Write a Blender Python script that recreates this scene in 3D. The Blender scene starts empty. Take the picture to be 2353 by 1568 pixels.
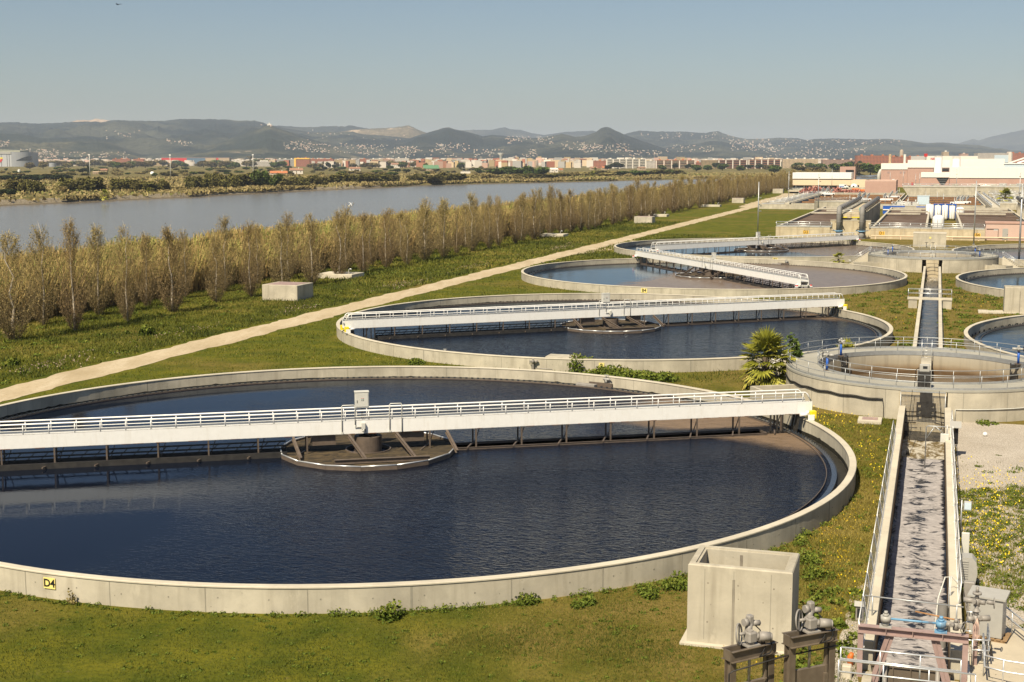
import bpy, math, random
import numpy as np
from mathutils import Vector, Matrix
random.seed(7)
RNG = np.random.default_rng(11)
C = bpy.context.scene.collection
PI = math.pi
# ---------------------------------------------------------------- survey frame
# the works stand on one square grid: b runs across it (to the right), a runs along it (away)
F, H = 3078.4, 19.2
TH = math.atan((784.2 - 368.9) / F)
PHI = math.radians(17.506)
U = (math.sin(PHI), math.cos(PHI)); V = (math.cos(PHI), -math.sin(PHI))
def W(b, a, z=0.0): return Vector((V[0]*b + U[0]*a, V[1]*b + U[1]*a, z))
def ab(p): return (p[0]*V[0] + p[1]*V[1], p[0]*U[0] + p[1]*U[1])
def ray(px, py):
    x = (px - 1176.5) / F; y = (py - 784.2) / F
    return x, math.cos(TH) - y*math.sin(TH), -math.sin(TH) - y*math.cos(TH)
def G(px, py, z=0.0):                      # sighting from the survey photo down to a level
    x, dy, dz = ray(px, py); t = (z - H) / dz
    return Vector((x*t, dy*t, z))
def P3(px, py, Y):                         # sighting at a known distance
    x, dy, dz = ray(px, py); t = Y / dy
    return Vector((x*t, Y, H + dz*t))

# ---------------------------------------------------------------- mesh builder
class MB:
    def __init__(s): s.v = []; s.f = []; s.m = []; s.sm = []
    def add(s, vs, fs, m=0, smooth=False):
        o = len(s.v); s.v += [tuple(p) for p in vs]
        for f in fs:
            s.f.append(tuple(i + o for i in f)); s.m.append(m); s.sm.append(smooth)
        return s
    def hexa(s, p, m=0):                   # p: 4 bottom + 4 top, counter-clockwise
        return s.add(p, [(3,2,1,0),(4,5,6,7),(0,1,5,4),(1,2,6,5),(2,3,7,6),(3,0,4,7)], m)
    def box(s, x0, x1, y0, y1, z0, z1, m=0):
        return s.hexa([(x0,y0,z0),(x1,y0,z0),(x1,y1,z0),(x0,y1,z0),(x0,y0,z1),(x1,y0,z1),(x1,y1,z1),(x0,y1,z1)], m)
    def bev(s, x0, x1, y0, y1, z0, z1, r=.03, m=0):   # box with a chamfered top and vertical edges
        def ring(d, z):
            return [(x0+r-0+d*0,y0,z),(x1-r,y0,z),(x1,y0+r,z),(x1,y1-r,z),(x1-r,y1,z),(x0+r,y1,z),(x0,y1-r,z),(x0,y0+r,z)]
        a = ring(0, z0); b = ring(0, z1-r)
        t = [(x0+r,y0+r*.6,z1),(x1-r,y0+r*.6,z1),(x1-r*.6,y0+r,z1),(x1-r*.6,y1-r,z1),(x1-r,y1-r*.6,z1),(x0+r,y1-r*.6,z1),(x0+r*.6,y1-r,z1),(x0+r*.6,y0+r,z1)]
        fs = [tuple(range(7,-1,-1)), tuple(range(16,24))]
        for k in range(8):
            n = (k+1) % 8
            fs += [(k,n,n+8,k+8),(k+8,n+8,n+16,k+16)]
        return s.add(a+b+t, fs, m)
    def beam(s, p0, p1, w, h, m=0, roll=None):   # bar of section w (sideways) x h (upwards)
        p0 = Vector(p0); p1 = Vector(p1); d = (p1-p0).normalized()
        up = Vector((0,0,1)) if abs(d.z) < .95 else Vector((0,1,0))
        if roll is not None: up = Vector(roll)
        sd = d.cross(up).normalized(); up = sd.cross(d).normalized()
        q = []
        for p in (p0, p1):
            q.append([p + sd*a*w/2 + up*b*h/2 for a, b in ((-1,-1),(1,-1),(1,1),(-1,1))])
        return s.add(q[0]+q[1], [(0,1,2,3),(7,6,5,4),(0,4,5,1),(1,5,6,2),(2,6,7,3),(3,7,4,0)], m)
    def ibeam(s, p0, p1, w, h, t=.03, m=0):
        p0 = Vector(p0); p1 = Vector(p1); d = (p1-p0).normalized()
        up = Vector((0,0,1)); sd = d.cross(up).normalized(); up = sd.cross(d).normalized()
        for k in (-1, 1): s.beam(p0+up*k*(h/2-t/2), p1+up*k*(h/2-t/2), w, t, m)
        return s.beam(p0, p1, t, h-2*t, m)
    def tube(s, pts, r, seg=6, m=0, cap=True, smooth=True):
        pts = [Vector(p) for p in pts]; n = len(pts); rs = r if isinstance(r, (list, tuple)) else [r]*n
        vs = []; prev = None
        for i, p in enumerate(pts):
            d = (pts[min(i+1,n-1)] - pts[max(i-1,0)]).normalized()
            if prev is None:
                x = d.orthogonal().normalized()
            else:
                x = (prev - d*prev.dot(d))
                x = x.normalized() if x.length > 1e-6 else d.orthogonal().normalized()
            prev = x; y = d.cross(x)
            vs += [p + (x*math.cos(2*PI*k/seg) + y*math.sin(2*PI*k/seg))*rs[i] for k in range(seg)]
        fs = []
        for i in range(n-1):
            for k in range(seg):
                j = (k+1) % seg
                fs.append((i*seg+k, i*seg+j, (i+1)*seg+j, (i+1)*seg+k))
        s.add(vs, fs, m, smooth)
        if cap:
            o = len(s.v) - n*seg
            s.f.append(tuple(o+k for k in range(seg-1,-1,-1))); s.m.append(m); s.sm.append(False)
            s.f.append(tuple(o+(n-1)*seg+k for k in range(seg))); s.m.append(m); s.sm.append(False)
        return s
    def cyl(s, x, y, z0, z1, r, seg=16, m=0, r2=None, smooth=True):
        return s.tube([(x,y,z0),(x,y,z1)], [r, r if r2 is None else r2], seg, m, True, smooth)
    def lathe(s, prof, seg=48, m=0, a0=0.0, a1=2*PI, smooth=False, c=(0,0,0)):  # profile [(r, z)] turned about z
        full = abs(a1-a0-2*PI) < 1e-6; k = seg if full else seg+1; n = len(prof); vs = []
        for i in range(k):
            t = a0 + (a1-a0)*i/seg
            vs += [(c[0]+r*math.cos(t), c[1]+r*math.sin(t), c[2]+z) for r, z in prof]
        fs = []
        for i in range(seg):
            j = (i+1) % k
            for q in range(n-1): fs.append((i*n+q, j*n+q, j*n+q+1, i*n+q+1))
        return s.add(vs, fs, m, smooth)
    def ring(s, r0, r1, z0, z1, seg=96, m=0, a0=0.0, a1=2*PI, cap=0.0, bottom=True):   # solid ring wall
        p = [(r1,z0),(r1,z1-cap),(r1-cap,z1),(r0+cap,z1),(r0,z1-cap),(r0,z0)]
        if cap == 0: p = [(r1,z0),(r1,z1),(r0,z1),(r0,z0)]
        if bottom: p = p + [p[0]]
        s.lathe(p, seg, m, a0, a1)
        return s
    def disc(s, r, z, seg=64, m=0, c=(0,0)):
        vs = [(c[0]+r*math.cos(2*PI*k/seg), c[1]+r*math.sin(2*PI*k/seg), z) for k in range(seg)]
        return s.add(vs, [tuple(range(seg))], m)
    def prism(s, poly, z0, z1, m=0):
        n = len(poly)
        vs = [(x,y,z0) for x,y in poly] + [(x,y,z1) for x,y in poly]
        fs = [tuple(range(n-1,-1,-1)), tuple(range(n,2*n))] + [(k,(k+1)%n,(k+1)%n+n,k+n) for k in range(n)]
        return s.add(vs, fs, m)
    def build(s, name, mats, parent=None, loc=None, rz=None):
        me = bpy.data.meshes.new(name); me.from_pydata(s.v, [], s.f)
        for m in (mats if isinstance(mats, (list, tuple)) else [mats]): me.materials.append(m)
        me.polygons.foreach_set('material_index', s.m); me.polygons.foreach_set('use_smooth', s.sm)
        me.update()
        o = bpy.data.objects.new(name, me); C.objects.link(o)
        if parent: o.parent = parent
        if loc is not None: o.location = loc
        if rz is not None: o.rotation_euler = (0,0,rz)
        return o

def np_mesh(name, verts, k, mat, tint=None, parent=None, faces=None):
    """many small loose k-gons in one mesh; tint: one value per vertex"""
    verts = np.asarray(verts, dtype=np.float32).reshape(-1, 3)
    nv = len(verts)
    idx = np.arange(nv, dtype=np.int32) if faces is None else np.asarray(faces, dtype=np.int32).ravel()
    nf = len(idx)//k
    me = bpy.data.meshes.new(name)
    me.vertices.add(nv); me.vertices.foreach_set('co', verts.ravel())
    me.loops.add(nf*k); me.loops.foreach_set('vertex_index', idx)
    me.polygons.add(nf); me.polygons.foreach_set('loop_start', np.arange(0, nf*k, k, dtype=np.int32))
    me.polygons.foreach_set('loop_total', np.full(nf, k, dtype=np.int32))
    if tint is not None:
        at = me.attributes.new('tint', 'FLOAT', 'POINT'); at.data.foreach_set('value', np.asarray(tint, dtype=np.float32).ravel())
    for m in (mat if isinstance(mat, (list, tuple)) else [mat]): me.materials.append(m)
    me.update(calc_edges=True); me.validate()
    o = bpy.data.objects.new(name, me); C.objects.link(o)
    if parent: o.parent = parent
    return o

def tag(o, label=None, cat=None, group=None, kind=None):
    if label: o['label'] = label
    if cat: o['category'] = cat
    if group: o['group'] = group
    if kind: o['kind'] = kind
    return o
def thing(name, label, cat, loc=(0,0,0), rz=0.0, group=None):
    o = bpy.data.objects.new(name, None); C.objects.link(o)
    o.empty_display_size = .3
    o.location = loc; o.rotation_euler = (0,0,rz)
    return tag(o, label, cat, group)
def gthing(name, label, cat, b, a, z=0.0, rz=0.0, group=None):   # a thing squared up with the grid: local x = b, y = a
    return thing(name, label, cat, W(b, a, z), rz - PHI, group)
def copy_tree(o, parent=None):
    c = o.copy(); C.objects.link(c)
    if parent: c.parent = parent
    for ch in list(o.children): copy_tree(ch, c)
    return c
def place(o, loc, rz=None, s=None, label=None, group=None):
    o.location = loc
    if rz is not None: o.rotation_euler = (0,0,rz)
    if s is not None: o.scale = s if isinstance(s, (tuple, list, Vector)) else (s,s,s)
    if label: o['label'] = label
    if group: o['group'] = group
    return o

# ---------------------------------------------------------------- materials
class NT:
    def __init__(s, name, rough=.8, spec=.3, metal=0.0):
        s.m = bpy.data.materials.new(name); s.m.use_nodes = True
        s.t = s.m.node_tree; s.b = s.t.nodes['Principled BSDF']
        s.b.inputs['Roughness'].default_value = rough
        s.b.inputs['Specular IOR Level'].default_value = spec
        s.b.inputs['Metallic'].default_value = metal
        s._co = {}
    def n(s, t): return s.t.nodes.new(t)
    def l(s, a, b): s.t.links.new(a, b)
    def co(s, scale=(1,1,1), kind='Object', rot=(0,0,0)):
        k = (tuple(scale), kind, tuple(rot))
        if k not in s._co:
            tc = s.n('ShaderNodeTexCoord'); mp = s.n('ShaderNodeMapping')
            mp.inputs['Scale'].default_value = scale; mp.inputs['Rotation'].default_value = rot
            s.l(tc.outputs[kind], mp.inputs['Vector']); s._co[k] = mp.outputs['Vector']
        return s._co[k]
    def noise(s, scale, detail=3, rough=.55, st=(1,1,1), dist=0.0, rot=(0,0,0), out='Fac', kind='Object'):
        n = s.n('ShaderNodeTexNoise'); n.inputs['Scale'].default_value = scale
        n.inputs['Detail'].default_value = detail; n.inputs['Roughness'].default_value = rough
        n.inputs['Distortion'].default_value = dist
        s.l(s.co(st, kind, rot), n.inputs['Vector']); return n.outputs[out]
    def voro(s, scale, st=(1,1,1), out='Distance', feat='F1'):
        n = s.n('ShaderNodeTexVoronoi'); n.feature = feat; n.inputs['Scale'].default_value = scale
        s.l(s.co(st), n.inputs['Vector']); return n.outputs[out]
    def ramp(s, fac, stops):
        n = s.n('ShaderNodeValToRGB'); e = n.color_ramp.elements
        while len(e) < len(stops): e.new(.5)
        for k, (p, c) in enumerate(stops):
            e[k].position = p
            e[k].color = (c,c,c,1) if isinstance(c, (int, float)) else (c[0],c[1],c[2],1)
        s.l(fac, n.inputs['Fac']); return n.outputs['Color']
    def mix(s, fac, a, b, mode='MIX'):
        n = s.n('ShaderNodeMix'); n.data_type = 'RGBA'; n.blend_type = mode
        for sock, v in ((n.inputs[0], fac), (n.inputs[6], a), (n.inputs[7], b)):
            if isinstance(v, (int, float)): sock.default_value = v
            elif isinstance(v, (tuple, list)): sock.default_value = (v[0],v[1],v[2],1)
            else: s.l(v, sock)
        return n.outputs[2]
    def math(s, op, a, b=None, c=None, clamp=False):
        n = s.n('ShaderNodeMath'); n.operation = op; n.use_clamp = clamp
        for i, v in enumerate((a, b, c)):
            if v is None: continue
            if isinstance(v, (int, float)): n.inputs[i].default_value = v
            else: s.l(v, n.inputs[i])
        return n.outputs[0]
    def sep(s, vec):
        n = s.n('ShaderNodeSeparateXYZ'); s.l(vec, n.inputs[0]); return n.outputs
    def attr(s, name='tint'):
        n = s.n('ShaderNodeAttribute'); n.attribute_name = name; return n.outputs['Fac']
    def rnd(s): return s.n('ShaderNodeObjectInfo').outputs['Random']
    def base(s, c):
        if isinstance(c, (tuple, list)): s.b.inputs['Base Color'].default_value = (c[0],c[1],c[2],1)
        else: s.l(c, s.b.inputs['Base Color'])
        return s
    def rgh(s, r):
        if isinstance(r, (int, float)): s.b.inputs['Roughness'].default_value = r
        else: s.l(r, s.b.inputs['Roughness'])
        return s
    def bump(s, h, strength=.3, dist=.02):
        n = s.n('ShaderNodeBump'); n.inputs['Strength'].default_value = strength; n.inputs['Distance'].default_value = dist
        s.l(h, n.inputs['Height'])
        prev = getattr(s, '_bmp', None)
        if prev is not None: s.l(prev, n.inputs['Normal'])
        s._bmp = n.outputs['Normal']; s.l(s._bmp, s.b.inputs['Normal']); return s

def concrete(name, c, streak=.35, stain=(.16,.13,.09), dark=.72, rough=.85, bs=.25):
    t = NT(name, rough, .25)
    big = t.noise(.35, 4, .6); fine = t.noise(9, 5, .65); st = t.noise(1.0, 4, .6, st=(1.6,1.6,.12))
    d = tuple(x*dark for x in c); li = tuple(min(1, x*1.12) for x in c)
    col = t.mix(t.ramp(big, [(.3,0),(.7,1)]), d, li)
    col = t.mix(t.math('MULTIPLY', t.ramp(fine, [(.35,0),(.75,1)]), .3), col, c)
    col = t.mix(t.math('MULTIPLY', t.ramp(st, [(.5,0),(.78,1)]), streak), col, stain)
    blot = t.noise(.9, 6, .75, dist=.8); col = t.mix(t.math('MULTIPLY', t.ramp(blot, [(.52,0),(.64,1)]), .35), col, tuple(x*.72 for x in c))
    blot2 = t.noise(1.6, 5, .7, st=(1,1,.5)); col = t.mix(t.math('MULTIPLY', t.ramp(blot2, [(.60,0),(.70,1)]), .3), col, tuple(min(1,x*1.3) for x in c))
    pit = t.voro(2.3); col = t.mix(t.math('LESS_THAN', pit, .05), col, tuple(x*.35 for x in c))
    t.base(col); t.bump(fine, bs, .02); return t.m
def flat(name, c, rough=.6, spec=.4, metal=0.0, var=.12, scale=3.0, dirt=None, dirt_amt=.4):
    t = NT(name, rough, spec, metal)
    n = t.noise(scale, 4, .6)
    col = t.mix(t.ramp(n, [(.3,0),(.7,1)]), tuple(x*(1-var) for x in c), tuple(min(1,x*(1+var)) for x in c))
    if dirt:
        s_ = t.noise(1.3, 5, .7, st=(2,2,.35)); col = t.mix(t.math('MULTIPLY', t.ramp(s_, [(.52,0),(.7,1)]), dirt_amt), col, dirt)
    t.base(col); return t.m

M = {}
M['concrete'] = concrete('pale_concrete', (.49,.445,.35), .55, (.21,.18,.13), .66)
M['concrete_in'] = concrete('pale_concrete_inner', (.40,.37,.30), .6, (.07,.06,.05))
M['concrete_warm'] = concrete('warm_stained_concrete', (.52,.44,.30), .6, (.20,.12,.05))
M['concrete_top'] = concrete('concrete_coping', (.53,.48,.38), .0, dark=.82)
M['deck'] = concrete('deck_screed', (.34,.325,.275), .0, dark=.85)
M['joint'] = flat('joint_filler', (.27,.25,.20), .9)
M['wet'] = flat('wet_algae_concrete', (.026,.024,.018), .55, .25, var=.5, scale=2)
M['white'] = flat('white_paint', (.80,.79,.76), .42, .45, var=.03, dirt=(.52,.46,.36), dirt_amt=.22)
M['white_soft'] = flat('white_cladding', (.80,.75,.68), .6, .3, var=.03, dirt=(.6,.54,.46), dirt_amt=.3)
M['stain'] = flat('damp_streak', (.25,.22,.175), .9, .1, var=.3, scale=2)
M['galv'] = flat('galvanised_steel', (.42,.43,.43), .42, .5, .55, var=.12)
M['galv_bright'] = flat('bright_aluminium', (.66,.67,.67), .35, .5, .6, var=.08)
M['rust_edge'] = flat('rusty_edge', (.16,.07,.03), .9, var=.5, scale=6)
M['dark_steel'] = flat('cast_shadow_sheet', (.028,.025,.022), .5, .5, var=.5)
M['brown_steel'] = flat('brown_painted_steel', (.115,.088,.068), .55, .4, var=.2, dirt=(.09,.07,.055))
M['gate_steel'] = flat('weathered_gate_steel', (.165,.132,.098), .5, .4, .2, var=.18, dirt=(.10,.075,.05), dirt_amt=.6)
M['grey_paint'] = flat('grey_machine_paint', (.27,.25,.225), .5, .4, var=.15, dirt=(.14,.12,.10))
M['cab_grey'] = flat('cabinet_grey', (.36,.35,.32), .45, .4, var=.05)
M['cab_pale'] = flat('cabinet_pale', (.56,.55,.50), .45, .4, var=.04)
M['pipe_grey'] = flat('pipe_grey', (.23,.22,.205), .65, .2, var=.1)
M['blue'] = flat('blue_paint', (.02,.10,.42), .45, .4, var=.15)
M['sky_blue'] = flat('light_blue_paint', (.15,.31,.47), .45, .4, var=.1, dirt=(.12,.06,.03), dirt_amt=.7)
M['pale_blue'] = flat('pale_blue_cladding', (.52,.62,.68), .5, .3, var=.05)
M['teal'] = flat('teal_paint', (.05,.32,.30), .45, .4)
M['yellow'] = flat('yellow_guard', (.80,.66,.02), .4, .4, var=.06)
M['red'] = flat('red_paint', (.55,.03,.03), .5, .4)
M['black'] = flat('black_rubber', (.012,.012,.013), .6, .3)
M['glass'] = flat('dark_glazing', (.02,.024,.028), .15, .6)
M['mauve'] = flat('mauve_primer_steel', (.33,.235,.215), .55, .35, var=.1, dirt=(.18,.11,.09), dirt_amt=.4)
M['pink'] = flat('pink_render', (.45,.29,.235), .85, .2, var=.06, scale=.4, dirt=(.36,.20,.15), dirt_amt=.25)
M['pink_pale'] = flat('pale_pink_render', (.56,.40,.33), .85, .2, var=.05, scale=.4)
M['cream'] = flat('cream_panels', (.72,.55,.38), .7, .25, var=.04, scale=.6)
M['orange'] = flat('orange_enamel', (.62,.16,.03), .5, .4)
M['rust'] = flat('rusted_trough', (.36,.19,.085), .85, .2, var=.35, scale=1.5)
M['sign_yellow'] = flat('sign_yellow', (.80,.66,.22), .6, .3, var=.04)
M['sign_orange'] = flat('sign_amber', (.80,.48,.08), .6, .3, var=.04)
M['teflon'] = flat('weir_plate', (.030,.034,.040), .18, .5, var=.3)
M['teeth'] = flat('weir_teeth', (.30,.30,.29), .5, .3)
M['wood'] = flat('pallet_wood', (.26,.17,.09), .8, .2, var=.25)
M['slab'] = concrete('walkway_slab', (.47,.41,.31), .0, dark=.88)
# ================================================================ setting: ground, river, path, hills, sky, air
from mathutils import noise as mnoise
SUN_EL, SUN_AZ = math.radians(51), math.radians(30.5)     # travel direction of the light: 30.5 deg right of +Y

def grass_color(t, co_rot=(0,0,0)):
    big = t.noise(.045, 4, .6); mid = t.noise(.35, 4, .62); fine = t.noise(4.0, 5, .7)
    c1 = t.mix(t.ramp(mid, [(.34,0),(.66,1)]), (.062,.078,.007), (.140,.132,.012))
    c2 = t.mix(t.ramp(mid, [(.38,0),(.62,1)]), (.135,.108,.020), (.200,.145,.042))
    s_ = t.sep(t.co()); b_ = t.math('ADD', t.math('MULTIPLY', s_['X'], V[0]), t.math('MULTIPLY', s_['Y'], V[1]))
    east = t.math('MULTIPLY', t.math('DIVIDE', t.math('ADD', b_, 24), 18, clamp=True), .26)     # the ground gets drier towards the channel
    c = t.mix(t.ramp(t.math('ADD', big, east), [(.51,0),(.68,1)]), c1, c2)
    c = t.mix(t.math('MULTIPLY', t.ramp(fine, [(.3,1),(.55,0)]), .55), c, (.020,.032,.005))
    c = t.mix(t.math('MULTIPLY', t.ramp(t.noise(1.7, 5, .7), [(.62,0),(.74,1)]), .5), c, (.21,.165,.075))
    return c, fine, mid
t = NT('meadow_grass', .95, .1); c, fine, mid = grass_color(t); t.base(c); t.bump(mid, .5, .25); t.bump(fine, .8, .12); M['grass_ground'] = t.m

t = NT('far_bank_scrub', .95, .1)
big = t.noise(.012, 4, .6, st=(1,1,1)); mid = t.noise(.08, 5, .65); fine = t.noise(.7, 5, .7)
c = t.mix(t.ramp(big, [(.40,0),(.60,1)]), (.150,.122,.040), (.270,.205,.090))
c = t.mix(t.ramp(mid, [(.45,0),(.65,1)]), c, (.085,.092,.020))
c = t.mix(t.math('MULTIPLY', t.ramp(fine, [(.35,1),(.6,0)]), .5), c, (.035,.035,.014))
t.base(c); t.bump(fine, .8, .6); M['scrub_ground'] = t.m
t = NT('bank_stones', .9, .2)
n = t.noise(1.6, 5, .7); t.base(t.ramp(n, [(.3,(.09,.075,.04)),(.5,(.22,.18,.12)),(.66,(.42,.37,.29))])); t.bump(n, 1, .5); M['bank_stones'] = t.m
t = NT('mud', .9, .2); t.base((.12,.095,.06)); M['mud'] = t.m

def sf(a): return 0 if a < 1090 else .36*(min(a,2100)-1090)
def sn(a): return 0 if a < 1250 else .36*(min(a,2100)-1250)
def fbank(a): return -417 + sf(a) + 3*math.sin(a*.021) + 2*math.sin(a*.057)
def nbank(a): return -141 + sn(a)
rows = sorted(set([-120,-40,0,20,44,103,124.5,241] + list(range(260,1100,30)) + list(range(1100,2000,40)) + [2200,2600,3200,4200,6000,9000,16000,32000]))
cols = [('a',-26000),('a',-9000),('a',-4000),('a',-2000),('a',-1100),('f',-420),('f',-240),('f',-120),('f',-60),('f',-30),('f',-12),('f',-5),('f',0),('f',5),
        ('n',-4),('n',1),('n',7),('n',20),('x',-103),('x',-90),('x',-60),('x',-20),('x',-1.75),('x',1.35),('x',20),('x',60),('x',200),('a',700),('a',2500),('a',9000),('a',26000)]
zc = {('f',-60):.3,('f',-30):.7,('f',-12):.9,('f',-5):.5,('f',0):-1.6,('f',5):-3.4,('n',-4):-3.4,('n',1):-1.6}
vs, fs, mi = [], [], []
for a in rows:
    for k, x in cols:
        far = max(0, a-1250)
        b = x if k in 'ax' else (fbank(a)+x if k == 'f' else nbank(a)+x)
        if k == 'x': b += sn(a)
        z = zc.get((k,x), 0.0)
        if k == 'f' and -60 <= x <= -5: z += .35*math.sin(a*.11+x)
        vs.append(W(b, a, z))
nc = len(cols)
for i in range(len(rows)-1):
    for j in range(nc-1):
        a0, b0 = rows[i], cols[j]
        if b0 == ('x',-1.75) and (44 <= a0 < 103 or 124.5 <= a0 < 241): continue      # the channel is cut into the ground
        fs.append((i*nc+j, i*nc+j+1, (i+1)*nc+j+1, (i+1)*nc+j))
        mi.append(3 if 12 < j+1 < 15 else 2 if (j == 11 and a0 < 960) or j == 15 else 1 if j < 12 else 0)
me = bpy.data.meshes.new('ground'); me.from_pydata(vs, [], fs)
for m in ('grass_ground','scrub_ground','bank_stones','mud'): me.materials.append(M[m])
me.polygons.foreach_set('material_index', mi)
ground = bpy.data.objects.new('ground', me); C.objects.link(ground); tag(ground, kind='structure')

def water(name, col, rough, waves, scum=None, k=.5, st=(1,1,1), rot=0.0, tint=(.80,.90,1.0), calm=None):
    """dark body under a Fresnel reflection; k: how much of the reflection the ripples let through"""
    t = NT(name, rough, 0); nt = t.t; nt.nodes.remove(t.b)
    df = t.n('ShaderNodeBsdfDiffuse'); gl = t.n('ShaderNodeBsdfGlossy'); fr = t.n('ShaderNodeFresnel'); mx = t.n('ShaderNodeMixShader')
    fr.inputs['IOR'].default_value = 1.33; gl.inputs['Color'].default_value = (*tint,1); gl.inputs['Roughness'].default_value = rough
    c, m = (scum(t, col) if scum else (None, None))
    if c is None: df.inputs['Color'].default_value = (*col,1)
    else: t.l(c, df.inputs['Color'])
    prev = None; amp = None
    if calm:                                   # (direction, start, end, least): ripples die down where the wind does not reach
        s_ = t.sep(t.co()); d_, x0, x1, lo = calm
        p_ = t.math('ADD', t.math('MULTIPLY', s_['X'], math.cos(d_)), t.math('MULTIPLY', s_['Y'], math.sin(d_)))
        p_ = t.math('ADD', p_, t.math('MULTIPLY', t.math('SUBTRACT', t.noise(.06, 3, .6), .5), 30))
        amp = t.math('ADD', lo, t.math('MULTIPLY', t.math('DIVIDE', t.math('SUBTRACT', p_, x0), x1-x0, clamp=True), 1-lo))
    for sc, stg, dist in waves:
        n = t.n('ShaderNodeBump'); n.inputs['Strength'].default_value = stg; n.inputs['Distance'].default_value = dist
        hh = t.noise(sc, 3, .5, st=st, dist=.6, rot=(0,0,rot)); t.l(t.math('MULTIPLY', hh, amp) if amp is not None else hh, n.inputs['Height'])
        if prev is not None: t.l(prev, n.inputs['Normal'])
        prev = n.outputs['Normal']
    for nd in (df, gl, fr): t.l(prev, nd.inputs['Normal'])
    f = t.math('MULTIPLY', fr.outputs[0], k if m is None else t.math('MULTIPLY', k, t.math('SUBTRACT', 1.0, t.math('MULTIPLY', m, .55))))
    if m is not None:
        t.l(t.math('ADD', rough, t.math('MULTIPLY', m, .05)), gl.inputs['Roughness'])
    t.l(f, mx.inputs[0]); t.l(df.outputs[0], mx.inputs[1]); t.l(gl.outputs[0], mx.inputs[2]); t.l(mx.outputs[0], nt.nodes['Material Output'].inputs['Surface'])
    return t.m
M['river'] = water('river_water', (.150,.128,.095), .16, [(.9,.35,.22),(.25,.25,.3)], k=.75, st=(.55,1.3,1), rot=.3, tint=(.95,.97,1))
r = MB()
ra = [-140,0,200,400,600,800,1000,1090] + list(range(1130,2000,60)) + [2400]
vs = []; 
for a in ra: vs += [W(fbank(a)-1.5, a, -2.0), W(nbank(a)+3, a, -2.0)]
r.add(vs, [(2*k, 2*k+1, 2*k+3, 2*k+2) for k in range(len(ra)-1)])
tag(r.build('river', M['river']), kind='structure')

# the dirt track along the works
t = NT('dirt_track', .95, .15)
n1 = t.noise(.12, 4, .6); n2 = t.noise(2.5, 6, .7); n3 = t.noise(.5, 4, .6, st=(1,.15,1), rot=(0,0,PHI))
c = t.mix(t.ramp(n1, [(.3,0),(.7,1)]), (.37,.295,.185), (.50,.41,.275))
c = t.mix(t.math('MULTIPLY', t.ramp(n3, [(.45,0),(.65,1)]), .5), c, (.56,.48,.35))
c = t.mix(t.math('MULTIPLY', t.ramp(n2, [(.50,0),(.68,1)]), .6), c, (.27,.20,.11))
t.base(c); t.bump(n2, .5, .04); M['track'] = t.m
def strip(name, pts, mat, z, jag=.35):   # pts: (left b, right b, a); ragged on both sides
    m = MB(); vs = []; rr = random.Random(5)
    out = []
    for (l0,r0,a0),(l1,r1,a1) in zip(pts[:-1], pts[1:]):
        k = max(1, int((a1-a0)/1.2))
        for q in range(k):
            f = q/k; out.append((l0+(l1-l0)*f, r0+(r1-r0)*f, a0+(a1-a0)*f))
    out.append(pts[-1])
    for l, r_, a in out:
        j1 = jag*(math.sin(a*.9)*.4+math.sin(a*.27+1)*.5+rr.uniform(-.6,.6)); j2 = jag*(math.sin(a*.8+2)*.4+math.sin(a*.31)*.5+rr.uniform(-.6,.6))
        vs += [W(l+j1,a,z), W(r_+j2,a,z)]
    m.add(vs, [(2*k,2*k+1,2*k+3,2*k+2) for k in range(len(out)-1)])
    return m.build(name, mat)
tag(strip('path', [(-75.4,-70.8,-60),(-75.2,-70.8,120),(-75.0,-70.6,330),(-75.2,-70.7,552),(-74.6,-70.2,560)], M['track'], .02), kind='structure')
tag(strip('path', [(-70.9,-70.0,268),(-70.9,-66.5,281),(-70.9,-63.5,290),(-70.9,-63.2,300),(-70.9,-66.0,309),(-70.9,-69.9,322)], M['track'], .016), kind='structure')
tag(strip('path', [(-78,-70.4,556),(-80,-68,600),(-82,-66,680),(-82,-74,740),(-86,-78,800)], M['track'], .024, 1.0), kind='structure')

t = NT('gravel', .95, .15)
n1 = t.noise(.25, 4, .6); v = t.voro(9); n2 = t.noise(14, 4, .7)
c = t.mix(t.ramp(n1, [(.3,0),(.7,1)]), (.42,.37,.305), (.56,.505,.43))
c = t.mix(t.ramp(n2, [(.38,.75),(.58,0)]), c, (.17,.14,.105))
t.base(c); t.bump(v, .8, .05); M['gravel'] = t.m
def sheet(name, poly, mat, z, jag=.4):   # flat ground patch with a ragged outline, corners given in the grid
    out = []; rr = random.Random(3)
    for (b0,a0),(b1,a1) in zip(poly, poly[1:]+poly[:1]):
        k = max(1, int(math.hypot(b1-b0,a1-a0)/.8))
        for q in range(k): out.append((b0+(b1-b0)*q/k+rr.uniform(-jag,jag), a0+(a1-a0)*q/k+rr.uniform(-jag,jag)))
    m = MB(); m.add([W(b,a,z) for b,a in out], [tuple(range(len(out)))])
    return tag(m.build(name, mat), kind='structure')
sheet('gravel', [(1.9,44),(30,44),(30,104),(1.9,103)], M['gravel'], .012, .05)
sheet('gravel', [(-3.4,46),(-2.3,46),(-2.3,62),(-3.0,60)], M['gravel'], .014, .25)

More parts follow.
